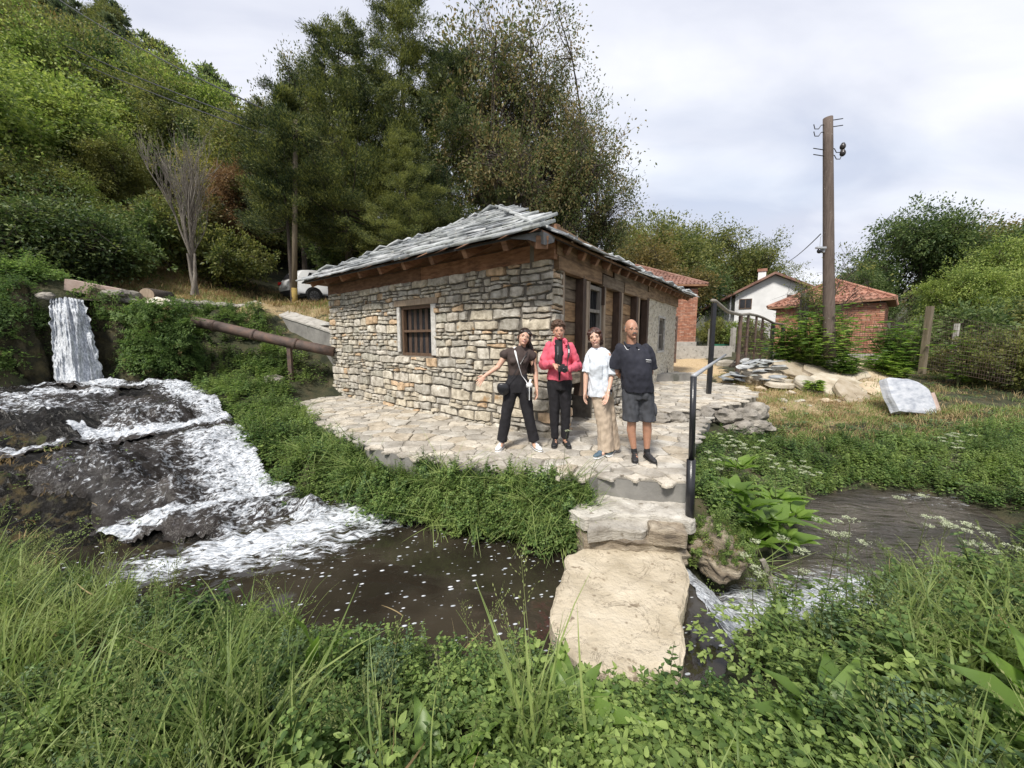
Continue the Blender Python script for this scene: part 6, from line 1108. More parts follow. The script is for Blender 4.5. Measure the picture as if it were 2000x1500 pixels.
# big trees behind the house
ca = conifer(1, 15, .17, 4.4, 84, per=185, spray=.13, irregular=.7, tr=.26, top=.12, ratio=.24); cb = conifer(2, 15, .22, 4.0, 70, per=185, spray=.13, irregular=.75, tr=.24, top=.14, ratio=.24)
set_tree(ca, 15, 'conifer', 'tallest dark conifer standing behind the slate roof', 'tree', 800, -14, 19, 0.4, wid=.85)
set_tree(cb, 15, 'conifer', 'dark conifer right behind the house roof, touching the sparse tree', 'tree', 880, 100, 18.5, 2.0, wid=.95)
set_tree(ca, 15, 'conifer', 'broad conifer left of the tallest one above the roof slope', 'tree', 690, 55, 17.5, 3.3, wid=1.05)
set_tree(cb, 15, 'conifer', 'low spreading conifer over the slim wooden pole', 'tree', 605, 150, 21.0, 1.1, wid=.95)
set_tree(ca, 15, 'conifer', 'small outermost conifer at the left edge of the conifer clump', 'tree', 545, 205, 22.5, 5.1, wid=.75)
cc3 = conifer(3, 9, .40, 2.5, 40, per=185, spray=.12, irregular=.6, tr=.10, top=.12, ratio=.24); set_tree(cc3, 9, 'conifer', 'slender conifer right behind the slim wooden pole with its crown wrapping the pole top', 'tree', 577, 185, 15.5, 0.6)
set_tree(cb, 15, 'conifer', 'short bright green conifer directly above the roof ridge', 'tree', 800, 268, 15.5, 4.1, wid=1.15)
wal = broad_tree(5, 14, .3, (4.6, 4.2, 5.6), 8.6, 50, 8, 11, 24, .145, 'walnut', tr=.26, gaps=.06, lobes=19, spread=.5, ratio=.5)
set_tree(wal, 14.3, 'walnut_tree', 'tall sparse tree with brownish leaves and sky showing through behind the house', 'tree', 1040, 45, 18.5, 0.3, wid=.80)
wal2 = broad_tree(15, 12, .3, (3.2, 3.2, 4.2), 7.5, 30, 7, 8, 18, .15, 'walnut', tr=.2, gaps=.06, lobes=11, spread=.8)
set_tree(wal2, 12, 'walnut_tree', 'second sparse brownish tree rising between the conifers and the sky', 'tree', 950, 12, 20.5, 1.0, wid=.85)
set_tree(wal2, 12, 'walnut_tree', 'thin leafy tree peeping out at the left of the conifer tops', 'tree', 628, 92, 21, 2.2, wid=.6)
set_tree(wal, 14.3, 'walnut_tree', 'lower bushy tree filling the gap right of the roof ridge', 'tree', 1105, 240, 20, 2.5, wid=.85)
# broadleaf stock shared by the hillside and the right background
st = [broad_tree(20+i, 9, .2, (3.3, 3.3, 3.4), 5.4, 28, 7, 9, 20, .17, 'greentree', tr=.16, lobes=12, spread=.7) for i in range(3)]
stf = [broad_tree(30+i, 9, .15, (3.4, 3.4, 3.6), 5.0, 26, 7, 9, 18, .18, 'midtree', tr=.16, lobes=11, spread=.8) for i in range(2)]
pn = [conifer(40+i, 9, .15, 1.9, 44, 'pine', per=26, spray=.30, irregular=.3, tr=.12, up=.35) for i in range(2)]
rg = np.random.RandomState(8)
# left: big light green trees
for i, (u, v, Y, w, mt, lb) in enumerate([(60, 45, 17, 1.15, 'greentree', 'light green tree nearest the left edge of the photo, highest of the near ones'), (150, 130, 18, 1.1, 'greentree', 'light green tree second from the left over the ivy'), (250, 265, 18.5, 1.0, 'midtree', 'drooping green tree left of the bare tree'), (-60, 90, 14, 1.2, 'greentree', 'light green tree cut by the left edge of the photo'), (210, 335, 16, .95, 'greentree', 'low bright green tree above the dark ivy'), (70, 250, 14.5, 1.1, 'midtree', 'middle green tree right above the ivy covered mass'), (300, 330, 20, .9, 'midtree', 'olive tree just behind the bare tree, left side'), (462, 312, 19.5, .8, 'rusttree', 'rust coloured small tree right of the bare tree'), (488, 232, 23, .85, 'yellowtree', 'yellow green tree standing out on the hillside near the conifers'), (395, 395, 21, .9, 'browntree', 'brownish bush tree behind the bare tree'), (520, 330, 24, .8, 'browntree', 'reddish brown tree at the left flank of the conifers'), (455, 430, 19.5, .85, 'midtree', 'olive bush tree above the straw slope')]):
    pr = (st+stf)[i % 5]; set_tree(pr, 9, 'deciduous_tree', lb, 'tree', u, v, Y, i*1.3, 'broadleaf trees on the left slope', w, mt)
# bushes along the straw slope
bush = [broad_tree(50+i, 3, .02, (1.7, 1.5, 1.35), 1.25, 20, 5, 7, 15, .13, 'midtree', tr=.05, lobes=10, spread=.9) for i in range(2)]
for i, (u, Y, s, mt, lb) in enumerate([(455, 17, 1.05, 'midtree', 'round olive bush right of the bare tree trunk'), (500, 21.5, 1.2, 'browntree', 'brownish bush left of the parked car'), (335, 16.5, 1.1, 'midtree', 'olive bush left of the bare tree trunk'), (270, 15, 1.0, 'darktree', 'dark bush behind the log'), (215, 13.2, .95, 'darktree', 'dark green bush behind the long beam'), (560, 25, 1.6, 'midtree', 'tall bush right behind the car roof'), (400, 19, 1.3, 'browntree', 'bush directly behind the bare tree'), (640, 25, 1.6, 'darktree', 'dark shrub above the left end of the slate roof'), (720, 20, 1.5, 'darktree', 'dark shrub under the conifers, over the roof slope'), (150, 12.3, .9, 'ivy', 'dark leafy shrub hanging over the left lip of the waterfall')]):
    p = PY(u, 600, Y); place_tree(bush[i % 2], 'bush', lb, 'bush', p.x, p.y, None, s, i*1.9, 'bushes along the straw slope', mat=mt)
# ivy covered mass
ivb = broad_tree(61, 3.4, .02, (3.0, 1.6, 1.7), 1.7, 60, 7, 10, 14, .10, 'ivy', tr=.06, lobes=20, spread=.9)
place_tree(ivb, 'ivy_thicket', 'large dark ivy covered thicket above and left of the waterfall', 'thicket', -15.2, 12.0, 2.3, 1.25, 0.5, sz=.95); place_tree(ivb, 'ivy_thicket', 'dark ivy thicket reaching the left edge of the photo', 'thicket', -15.6, 9.0, 2.4, 1.1, 1.6, sz=.85)
# hillside wood: trees one can tell apart, pines on the ridge
n_h = 0
for i in range(230):
    Y = rg.uniform(24, 66); fx_ = rg.uniform(-1.45, -.42); x = fx_*Y
    if Y < 60 and rg.rand() < .2: continue
    p_ridge = Y > 46 or (fx_ > -.9 and Y > 36); pr = pn[i % 2] if (p_ridge and rg.rand() < .8) else (st+stf)[rg.randint(5)]; g = float(TZ(x, Y)[0])-.4; s = rg.uniform(.8, 1.25)*(1.0 if pr in pn else .9)
    mt = None if pr in pn else ['midtree', 'greentree', 'browntree', 'greentree', 'darktree', 'midtree', 'midtree'][rg.randint(7)] if Y < 50 else 'midtree'
    place_tree(pr, 'pine_tree' if pr in pn else 'hill_tree', 'pine in the dense dark wood near the top of the hill' if pr in pn else 'leafy tree in the mixed wood covering the hillside', 'tree', x, Y, g, s, rg.uniform(0, 6), 'pines on the hill ridge' if pr in pn else 'trees covering the hillside', mat=mt)
# right background
for i, (u, v, Y, w, k, mt, lb) in enumerate([(1285, 385, 34, .95, 0, 'midtree', 'green tree above the brown tiled roof of the far hut'), (1225, 440, 31, 1.0, 3, 'midtree', 'tree just right of the sparse tall tree'), (1290, 452, 27, 1.25, 4, 'browntree', 'round brown green bush tree right behind the far hut'), (1395, 425, 44, 1.0, 1, 'midtree', 'slim grey green tree over the white house chimney'), (1450, 470, 46, 1.1, 2, 'midtree', 'middle tree behind the white house roof'), (1500, 500, 48, 1.0, 3, 'midtree', 'lower right tree behind the white house gable'), (1350, 480, 40, 1.1, 0, 'darktree', 'dark tree behind the left eave of the white house'), (1745, 400, 27, .95, 1, 'darktree', 'tall dark green tree behind the small orange roofed hut'), (1700, 520, 25, .9, 2, 'darktree', 'dark low tree touching the orange roof'), (1890, 412, 30, 1.15, 3, 'browntree', 'brownish green tree at the right skyline'), (1985, 415, 26, 1.1, 0, 'midtree', 'grey green tree at the right edge of the photo'), (1930, 455, 22, .9, 1, 'greentree', 'bright green tree top right of the brownish one'), (1860, 520, 19, .95, 2, 'greentree', 'light green bushy tree behind the brown timber post'), (1990, 560, 15, .9, 3, 'darktree', 'dark shrub tree at the right edge above the sheet fence'), (1820, 560, 22, .9, 4, 'darktree', 'dark tree behind the brown timber post'), (2080, 400, 22, 1.2, 2, 'darktree', 'tree cut by the right edge of the photo'), (1600, 560, 40, .9, 1, 'midtree', 'far tree behind the concrete pole')]):
    set_tree((st+stf)[k], 9, 'deciduous_tree', lb, 'tree', u, v, Y, i*2.1, 'trees behind the houses on the right', w, mt)
apple = broad_tree(71, 4, .35, (1.6, 1.6, 1.25), 2.9, 16, 6, 6, 10, .085, 'midtree', tr=.08, gaps=.1, lobes=9, spread=.9)
set_tree(apple, 4.1, 'apple_tree', 'small sparse fruit tree growing around the wooden utility pole', 'tree', 1605, 508, 13.6, 0, None, 1.0)
for (u, Y, s, mt, lb) in [(1905, 11.8, .8, 'midtree', 'dark creeper covered shrub right of the painted slab'), (1975, 11.0, .8, 'midtree', 'dark shrub over the weeds at the right edge'), (1850, 14, 1.2, 'darktree', 'shrub between the timber posts on the right'), (1460, 21.8, .9, 'greentree', 'vine covered hedge behind the green gate'), (1400, 23, .9, 'midtree', 'leafy vine left part behind the green gate'), (1985, 14, 1.3, 'midtree', 'tall weeds bush at the right edge behind the mesh')]:
    p = PY(u, 700, Y); place_tree(bush[0], 'shrub', lb, 'shrub', p.x, p.y, None, s*.8, u*.1, 'shrubs by the right hand fences', mat=mt)
# bare tree
rgb = np.random.RandomState(4); segs = []
def bare(p, d, L, r, lv):
    k = 4; q = np.array(p); pts = [tuple(q)]; dd = np.array(d)
    for i in range(k): dd = dd+rgb.normal(size=3)*.10; dd[2] += .06; dd /= np.linalg.norm(dd); q = q+dd*L/k; pts.append(tuple(q))
    segs.append((pts, [r*(1-.6*i/k) for i in range(k+1)]))
    if lv <= 0: return
    for j in range(rgb.randint(3, 6)):
        i = rgb.randint(1, k+1); a = rgb.normal(size=3)*.30; nd = dd+a; nd[2] = abs(nd[2])*1.1+.35; nd /= np.linalg.norm(nd); bare(pts[i], nd, L*rgb.uniform(.55, .85), r*.48, lv-1)
for j in range(3): bare((rgb.normal()*.06, rgb.normal()*.06, 0), (rgb.normal()*.06, rgb.normal()*.05, 1), 1.5, .11, 0)
for j in range(9): a = j*.7; bare((0, 0, .9+j*.06), (math.cos(a)*.15, math.sin(a)*.15, 1), 1.9, .055, 3)
tm = tubes_arr(segs, 4); bt = thing('bare_tree', 'leafless grey tree with upright twigs on the straw slope', 'tree', (-11.45, 14.0, 3.1)); o = link('trunk', mesh_of('trunk', tm.V, tm.F, M['barkpale'], True), bt); bt.scale = (.95, .95, .98)

# ------------------------------------------------------------------ ground plants (stuff) and single plants
STOCK = bpy.data.collections.new('plant_stock')
def stock(name, V, Fq, mats, midx=None):
    o = bpy.data.objects.new(name, arr_mesh(name, V, Fq, mats, midx)); return o
def bigleaf(c, d, L, ratio, up, cup=.15, droop=.2, segs=3, wavy=0.0, rg=RG):
    """leaf blade as two strips with midrib fold: (2*segs+...) quads->tris"""
    c = np.array(c, float); d = np.array(d, float)/np.linalg.norm(d); u_ = np.array(up, float); s = np.cross(d, u_); s /= max(np.linalg.norm(s), 1e-6); u_ = np.cross(s, d); V = []; W = [0, .78, 1.0, .72, .38, 0] if segs >= 5 else [0, .88, .92, .45, 0]; k = len(W)-1
    for i, w in enumerate(W):
        t = i/k; ctr = c+d*L*t-u_*L*droop*t*t; ww = L*ratio*.5*w; wv = wavy*L*math.sin(i*2.4)
        V += [ctr+s*ww+u_*(ww*cup*1.6+wv), ctr, ctr-s*ww+u_*(ww*cup*1.6-wv)]
    Fq = []
    for i in range(k):
        a = i*3
        for q in (0, 1): Fq += [(a+q, a+q+1, a+q+4), (a+q, a+q+4, a+q+3)]
    return np.array(V), np.array(Fq)
class PB:
    def __init__(s): s.V = []; s.F = []; s.I = []; s.n = 0
    def add(s, V, Fq, mi=0): s.V.append(V); s.F.append(np.asarray(Fq)+s.n); s.I += [mi]*len(Fq); s.n += len(V)
    def stem(s, pts, r, mi):
        pts = np.array(pts, float); V = []; n = 3
        for i, p in enumerate(pts):
            rr = r*(1-.6*i/len(pts))
            for k in range(n): a = 2*math.pi*k/n; V.append(p+np.array([math.cos(a)*rr, math.sin(a)*rr, 0]))
        Fq = []
        for i in range(len(pts)-1):
            for k in range(n): k2 = (k+1) % n; Fq += [(i*n+k, i*n+k2, (i+1)*n+k2), (i*n+k, (i+1)*n+k2, (i+1)*n+k)]
        s.add(np.array(V), np.array(Fq), mi)
    def get(s): return np.concatenate(s.V), np.concatenate(s.F), s.I
def herb(seed, h=.42, nst=4, step=.045, L=.075, ratio=.55, spread=.35, mats=('nettle', 'stem'), pairs=1, tiltup=.35, zmin=.15):
    rg = np.random.RandomState(seed); b = PB()
    for s in range(nst):
        a = rg.uniform(0, 6.28); lean = rg.uniform(.05, spread); hh = h*rg.uniform(.65, 1.1); x0, y0 = rg.normal(size=2)*.05; pts = [(x0+math.cos(a)*lean*hh*t*t, y0+math.sin(a)*lean*hh*t*t, hh*t) for t in np.linspace(0, 1, 5)]; b.stem(pts, .004, 1); z = hh*zmin; k = 0
        while z < hh:
            t = z/hh; px, py = x0+math.cos(a)*lean*hh*t*t, y0+math.sin(a)*lean*hh*t*t; sz = L*(1.15-.65*t**2)*rg.uniform(.75, 1.2); a0 = k*1.57+rg.normal()*.25
            for q in range(2*pairs): ang = a0+math.pi*q/pairs; b.add(*bigleaf((px, py, z), (math.cos(ang), math.sin(ang), tiltup+rg.normal()*.2), sz, ratio, (rg.normal()*.15, rg.normal()*.15, 1), .25, .28, rg=rg), 0)
            z += step*rg.uniform(.8, 1.2); k += 1
    V, Fq, I = b.get(); return stock('herb', V, Fq, [M[mats[0]], M[mats[1]]], I)
def creeper(seed, R_=.3, n=90, L=.055, mat='herb', ratio=.46, h=.24):
    rg = np.random.RandomState(seed); b = PB()
    for i in range(n):
        a = rg.uniform(0, 6.28); r = R_*math.sqrt(rg.rand()); z = h*rg.uniform(.25, 1)*(1-.5*(r/R_)**2); x, y = r*math.cos(a), r*math.sin(a)
        for q in range(3): ang = a+(q-1)*1.0+rg.normal()*.2; b.add(*bigleaf((x, y, z), (math.cos(ang), math.sin(ang), rg.uniform(-.15, .5)), L*rg.uniform(.6, 1.25)*(1 if q == 1 else .8), ratio, (rg.normal()*.3, rg.normal()*.3, 1), .2, .2, rg=rg), 0)
    V, Fq, I = b.get(); return stock('creeper', V, Fq, [M[mat]], I)
def tuft(seed, n=26, h=.55, w=.008, lean=.6, mat='grass', R_=.06, seeds=0, seedmat='seed', wide=1.0):
    rg = np.random.RandomState(seed); b = PB()
    for i in range(n):
        a = rg.uniform(0, 6.28); hh = h*rg.uniform(.5, 1.15); ln = lean*rg.uniform(.3, 1.2); x0, y0 = rg.normal(size=2)*R_; k = 5; V = []; sd = np.array([-math.sin(a), math.cos(a), 0])
        for j in range(k+1):
            t = j/k; c = np.array([x0+math.cos(a)*ln*hh*t**1.8, y0+math.sin(a)*ln*hh*t**1.8, hh*(t-.25*ln*t**3)]); ww = w*wide*rg.uniform(.9, 1.1)*(1-t**2.2)*(1 if t > 0 else .6)+.0005; V += [c-sd*ww, c+sd*ww]
        Fq = []
        for j in range(k): q = j*2; Fq += [(q, q+1, q+3), (q, q+3, q+2)]
        b.add(np.array(V), Fq, 0)
    for i in range(seeds):
        a = rg.uniform(0, 6.28); hh = h*rg.uniform(1.1, 1.55); ln = lean*rg.uniform(.2, .8); pts = [np.array([math.cos(a)*ln*hh*t**2, math.sin(a)*ln*hh*t**2, hh*(t-.15*ln*t**3)]) for t in np.linspace(0, 1, 6)]; b.stem(pts, .0022, 1)
        for j in range(16):
            t = .70+.30*j/15; q = pts[4]+(pts[5]-pts[4])*((t-.8)*5) if t > .8 else pts[3]+(pts[4]-pts[3])*((t-.6)*5); dr = pts[5]-pts[3]; dr = dr/np.linalg.norm(dr); sdv = rg.normal(size=3)*.8; sdv[2] = abs(sdv[2])*.3; L = .05*(1.25-t)*3.3+.012; e = q+(dr*.7+sdv*.6)*L
            for m_ in range(4): cc = q+(e-q)*(m_+1)/4; vv, ff_ = leafarr(cc[None], (dr+sdv*.5+rg.normal(size=3)*.3)[None], [.016], .42, rg=rg); b.add(vv, ff_, 1)
    V, Fq, I = b.get(); return stock('tuft', V, Fq, [M[mat], M[seedmat]], I)
def foxtail(seed, n=5, h=.5):
    rg = np.random.RandomState(seed); b = PB()
    for i in range(n):
        a = rg.uniform(0, 6.28); hh = h*rg.uniform(.7, 1.15); ln = rg.uniform(.15, .5); x0, y0 = rg.normal(size=2)*.05; pts = [np.array([x0+math.cos(a)*ln*hh*t**2, y0+math.sin(a)*ln*hh*t**2, hh*(t-.12*ln*t*t)]) for t in np.linspace(0, 1, 6)]; b.stem(pts, .002, 0); dr = pts[5]-pts[4]; dr = dr/np.linalg.norm(dr); L = .065; bend = np.array([math.cos(a), math.sin(a), -.4])
        for j in range(34):
            t = rg.rand(); c = pts[5]+dr*L*t+bend*L*.35*t*t; v = rg.normal(size=3); v /= np.linalg.norm(v); vv, ff_ = leafarr((c)[None], (v+dr*.9)[None], [.017*(1-.4*t)], .28, rg=rg); b.add(vv, ff_, 1)
        for j in range(3): c = pts[1+j]; ang = rg.uniform(0, 6.28); b.add(*bigleaf(c, (math.cos(ang), math.sin(ang), .9), .2, .06, (0, 0, 1), .1, .5, 5, rg=rg), 0)
    V, Fq, I = b.get(); return stock('foxtail', V, Fq, [M['grass'], M['seed']], I)
STK = {'nettle': [herb(1, .46, 5), herb(2, .40, 5, spread=.6), herb(3, .5, 4)], 'herb': [herb(11, .34, 5, .038, .06, .5, .5, ('herb', 'stem')), herb(12, .30, 6, .035, .055, .45, .6, ('herb', 'stem'), pairs=2), herb(13, .4, 5, .04, .065, .42, .4, ('herb', 'stem'))],
       'mint': [herb(21, .42, 5, .032, .05, .42, .3, ('herblue', 'stem'), tiltup=.5), herb(22, .36, 6, .03, .048, .42, .4, ('herblue', 'stem'), tiltup=.5)], 'creeper': [creeper(31), creeper(32, .34, 80, .06), creeper(33, .28, 90, .042)], 'dcreeper': [creeper(34, mat='nettle', L=.055), creeper(35, .34, 90, .065, mat='nettle')],
       'low': [creeper(36, .2, 70, .03, 'herb', .62, .07), creeper(37, .2, 60, .034, 'herblue', .6, .08)], 'grass': [tuft(41, seeds=1, wide=.8), tuft(42, 22, .62, seeds=2, wide=.7), tuft(43, 30, .45, lean=.9, wide=.7)], 'wide': [tuft(44, 18, .6, .009, .95, R_=.08), tuft(45, 15, .72, .009, .8, seeds=1)], 'seedy': [tuft(46, 9, .5, seeds=6, wide=.6), tuft(47, 8, .55, seeds=7, wide=.6, lean=.8)],
       'straw': [tuft(51, 34, .13, .004, 1.1, 'straw', .10), tuft(52, 30, .17, .004, .9, 'straw', .12), tuft(53, 26, .12, .005, 1.0, 'grass', .12)], 'shortgrass': [tuft(54, 34, .14, .005, .9, 'grass', .12), tuft(55, 26, .11, .005, 1, 'straw', .12)], 'fox': [foxtail(61), foxtail(62, 6, .42)],
       'moss': [creeper(71, .14, 50, .02, 'herb', .5, .05), tuft(72, 20, .09, .004, 1.2, 'straw', .06)], 'dead': [tuft(91, 7, .42, .003, .9, 'straw', .08, seeds=3)], 'bank': [tuft(81, 34, .5, .006, 1.6, 'grass', .08)]}
def scatter(name, pts, label, cat, stocks, rg, smin=.8, smax=1.25, tilt=.18):
    """one stuff object: plant clumps instanced on a point cloud"""
    c = bpy.data.collections.new(name+'_source'); 
    uq = list(dict.fromkeys(stocks)); picks = np.array([uq.index(o) for o in stocks])
    for o in uq: c.objects.link(o)
    pts = np.asarray(pts); n = len(pts); me = bpy.data.meshes.new(name); me.vertices.add(n); me.vertices.foreach_set('co', pts.astype(np.float32).ravel())
    ra = me.attributes.new('rot', 'FLOAT_VECTOR', 'POINT'); r = np.stack([rg.normal(size=n)*tilt, rg.normal(size=n)*tilt, rg.uniform(0, 6.28, n)], 1); ra.data.foreach_set('vector', r.astype(np.float32).ravel())
    sa = me.attributes.new('scl', 'FLOAT', 'POINT'); sa.data.foreach_set('value', rg.uniform(smin, smax, n).astype(np.float32)); ia = me.attributes.new('pick', 'INT', 'POINT'); ia.data.foreach_set('value', picks[rg.randint(0, len(stocks), n)].astype(np.int32))
    o = link(name, me); tag(o, label, cat, kind='stuff'); md = o.modifiers.new('scatter', 'NODES'); ng = bpy.data.node_groups.new(name, 'GeometryNodeTree'); ng.interface.new_socket('Geometry', in_out='INPUT', socket_type='NodeSocketGeometry'); ng.interface.new_socket('Geometry', in_out='OUTPUT', socket_type='NodeSocketGeometry')
    N = ng.nodes; L = ng.links; gi = N.new('NodeGroupInput'); go = N.new('NodeGroupOutput'); ip = N.new('GeometryNodeInstanceOnPoints'); ci = N.new('GeometryNodeCollectionInfo'); ci.inputs['Collection'].default_value = c; ci.inputs['Separate Children'].default_value = True; ci.inputs['Reset Children'].default_value = True
    def attr(nm, ty): a = N.new('GeometryNodeInputNamedAttribute'); a.data_type = ty; a.inputs['Name'].default_value = nm; return a
    ar, as_, ai = attr('rot', 'FLOAT_VECTOR'), attr('scl', 'FLOAT'), attr('pick', 'INT'); L.new(gi.outputs[0], ip.inputs['Points']); L.new(ci.outputs[0], ip.inputs['Instance']); ip.inputs['Pick Instance'].default_value = True
    L.new(ai.outputs[0], ip.inputs['Instance Index']); L.new(ar.outputs[0], ip.inputs['Rotation']); L.new(as_.outputs[0], ip.inputs['Scale']); L.new(ip.outputs[0], go.inputs[0]); md.node_group = ng; return o
def cover(poly, dens, rg, avoid=(), zoff=0.0, minz=None, thin=None):
    xs = [p[0] for p in poly]; ys = [p[1] for p in poly]; n = int((max(xs)-min(xs))*(max(ys)-min(ys))*dens); x = rg.uniform(min(xs), max(xs), n); y = rg.uniform(min(ys), max(ys), n); k = poly_mask(x, y, poly)
    for a in avoid: k &= ~poly_mask(x, y, a)
    x, y = x[k], y[k]; z = TZ(x, y)
    if minz is not None: q = z > minz; x, y, z = x[q], y[q], z[q]
    return np.stack([x, y, z+zoff], 1)
SLABX = [(p[0], p[1]) for p in slab_pts]; STEPX = [(.5, 3.45), (1.75, 3.45), (1.85, 4.3), (.5, 4.4)]
AV = [TPOLY, UP, SLABX, STEPX]; S_ = lambda *k: sum([STK[i] for i in k], [])
rg = np.random.RandomState(99)
POOLED = [(-3.4, 3.05), (-2.4, 2.85), (-1.2, 2.55), (-.2, 2.35), (.3, 2.3), (.3, 1.6)]
NB = [(-7, .6), (-2.5, .35), (2.5, .35), (7, .6), (10, 3.7), (6.4, 3.45), (5, 3.25), (3.6, 2.95), (2.4, 2.85), (1.72, 2.75), (1.5, 2.1), (1.28, 1.7), (.45, 1.7), (.3, 1.9), (-.6, 2.08), (-2, 2.38), (-3, 2.7), (-4.2, 3.1), (-5.6, 3.6), (-8, 4)]
def part_(poly, f): return [p for p in poly if f(p)]
p = cover(NB, 34, rg, AV); u_ = p[:, 0]/np.maximum(p[:, 1], .3)
left = (p[:, 0] < -.75*p[:, 1]+.25+rg.normal(size=len(p))*.18)
cen = (p[:, 0] < 1.35) & (p[:, 1] > 1.15); pcx = cover([(-2.2, 1.1), (1.35, 1.1), (1.45, 1.7), (.45, 1.72), (.3, 1.95), (-.6, 2.1), (-2.2, 2.45)], 70, rg, AV)
scatter('bank_herbs', pcx, 'lower leafy weeds along the near pool bank beside the slab', 'weeds', S_('herb', 'nettle', 'mint', 'creeper', 'herb'), rg, .38, .72)
scatter('foreground_herbs', p[~left & (p[:, 0] > -1.7) & ~cen], 'mass of broad leaved green weeds in the foreground', 'weeds', S_('herb', 'herb', 'nettle', 'nettle', 'mint', 'mint', 'creeper', 'fox'), rg, .55, 1.15)
pc_ = cover([(-.6, .5), (2, .5), (1.8, 1.5), (1.0, 1.7), (.2, 1.6), (-.4, 1.5)], 70, rg, AV); scatter('low_ground_cover', pc_, 'low small leaved ground cover on the near bank', 'ground cover', S_('low', 'creeper'), rg, .6, 1.0)
pl = p[left]; scatter('tall_grass', np.concatenate([pl, cover([(-7, .6), (-1.2, .5), (-.5, 1.2), (-1.3, 1.75), (-3.2, 2.35), (-5.4, 3.0), (-8, 3.5)], 50, rg, AV)]), 'tall seeding grass leaning over the left foreground bank', 'grass', S_('grass', 'wide', 'seedy', 'grass', 'seedy', 'mint', 'nettle', 'seedy'), rg, .5, .82, .3)
scatter('bank_mint', cover([(-4.2, 2.2), (-1.2, 1.6), (.4, 1.7), (.25, 2.0), (-.6, 2.2), (-2, 2.5), (-3.4, 2.8)], 34, rg, AV), 'bluish green mint like weeds along the edge of the pool', 'weeds', S_('mint', 'herb'), rg, .45, .8)
scatter('foxtail_grass', np.concatenate([cover([(.9, .6), (6, .6), (7, 3.0), (3.4, 2.8), (1.5, 2.0)], 12, rg, AV), cover([(-1.3, .5), (1, .5), (1, 1.3), (-1, 1.6)], 2, rg, AV)]), 'foxtail grass with bristly seed heads on the right foreground bank', 'grass', S_('fox', 'grass'), rg, .7, 1.05)
scatter('right_bank_nettles', cover([(3.0, 1.5), (8, .8), (14, 3), (14, 5.9), (8.6, 5.9), (7.7, 5.35), (7.0, 4.75), (6.2, 4.25), (5.2, 3.5), (4.2, 3.15), (3.4, 3.0)], 26, rg), 'dense nettles covering the right hand bank of the stream', 'nettles', S_('nettle', 'dcreeper', 'herb'), rg, .8, 1.2)
# far bank of the stream and the bank below the terrace
FB = [(2.0, 4.3), (2.5, 4.05), (3.2, 4.45), (3.95, 5.15), (4.5, 5.85), (4.95, 6.25), (5.7, 6.4), (6.8, 6.4), (7.9, 6.2), (8.4, 5.7), (12, 5.4), (15, 6.5), (15, 9.0), (11, 8.4), (8.2, 8.1), (6.2, 7.9), (5.3, 7.8), (4.2, 7.1), (3.2, 6.6), (2.4, 5.2)]
scatter('far_bank_nettles', cover(FB, 34, rg, [TPOLY, UP]), 'thick green nettles on the far bank between stream and terrace', 'nettles', S_('nettle', 'dcreeper', 'creeper', 'herb'), rg, .6, .95)
HB_ = [tuple(P(u, v, -.3))[:2] for u, v in [(560, 800), (680, 858), (800, 898), (900, 912), (1010, 925), (1140, 945)]]+[tuple(P(u, v, -.6))[:2] for u, v in [(1130, 985), (1080, 985), (950, 975), (820, 965), (720, 970), (650, 965)]]+[tuple(P(520, 930, -.5))[:2], tuple(P(480, 870, -.2))[:2], tuple(P(440, 790, .1))[:2]]
tp_ = [Vector((*q, 0)) for q in TPOLY[0:9]]; pp_ = [P(u, v, POOLZ) for u, v in [(530, 940), (560, 955), (640, 975), (700, 980), (800, 975), (880, 985), (960, 990), (1060, 990), (1125, 985)]]; tp_ = [a.lerp(P(*q, 0), 0) for a, q in zip(tp_, [(0, 0)]*9)]
pb = []
for k in range(1300):
    f = rg.rand()*8; i = min(int(f), 7); a = tp_[i].lerp(tp_[i+1], f-i); b = a+Vector((-.12, -.36, 0)); t = rg.rand()**.8; q = a.lerp(b, t); q.z = -.12-.52*t+(.10 if .35 < f/8 < .5 and t < .2 else 0)*-3
    if 3.0 < f < 4.1 and t < .35: continue
    pb.append(tuple(q))
pb = np.array(pb); scatter('terrace_bank_weeds', pb, 'dark green weeds hanging from the terrace edge down to the pool', 'weeds', S_('nettle', 'dcreeper', 'dcreeper', 'herb', 'herb', 'bank'), rg, .5, .8, .5)
SL_ = [(-10.8, 9.5), (-9.0, 9.6), (-8.4, 9.55), (-7.9, 9.2), (-7.3, 8.5), (-6.3, 7.7), (-5.7, 7.6), (-5.2, 6.9), (-4.6, 6.1), (-4.0, 6.0), (-3.2, 6.4), (-5.4, 8.8), (-5.9, 9.9), (-5.2, 10.6), (-7.6, 12.0), (-8.6, 12.8), (-9.6, 11.2)]
scatter('slope_weeds', cover(SL_, 30, rg, [TPOLY]), 'green nettles and weeds covering the slope below the pipe and stone wall', 'weeds', S_('nettle', 'dcreeper', 'creeper', 'herb'), rg, .75, 1.2)
scatter('waterfall_weeds', cover([(-14.5, 4.2), (-12.2, 5.4), (-11.2, 7.1), (-10.75, 7.7), (-10.75, 8.2), (-11.1, 9.4), (-13, 11), (-17, 10), (-17, 4)], 26, rg), 'thick dark green weeds left of the waterfall', 'weeds', S_('nettle', 'dcreeper'), rg, 1.0, 1.5)
hang = []
cv = np.array(cliffV); sel = cv[rg.choice(len(cv), 5200)]; k = (sel[:, 2] > .55)&~((sel[:, 0] > -10.65)&(sel[:, 0] < -9.15)&(sel[:, 1] < 9.15)); hang += [tuple(q) for q in sel[k][:1500]]
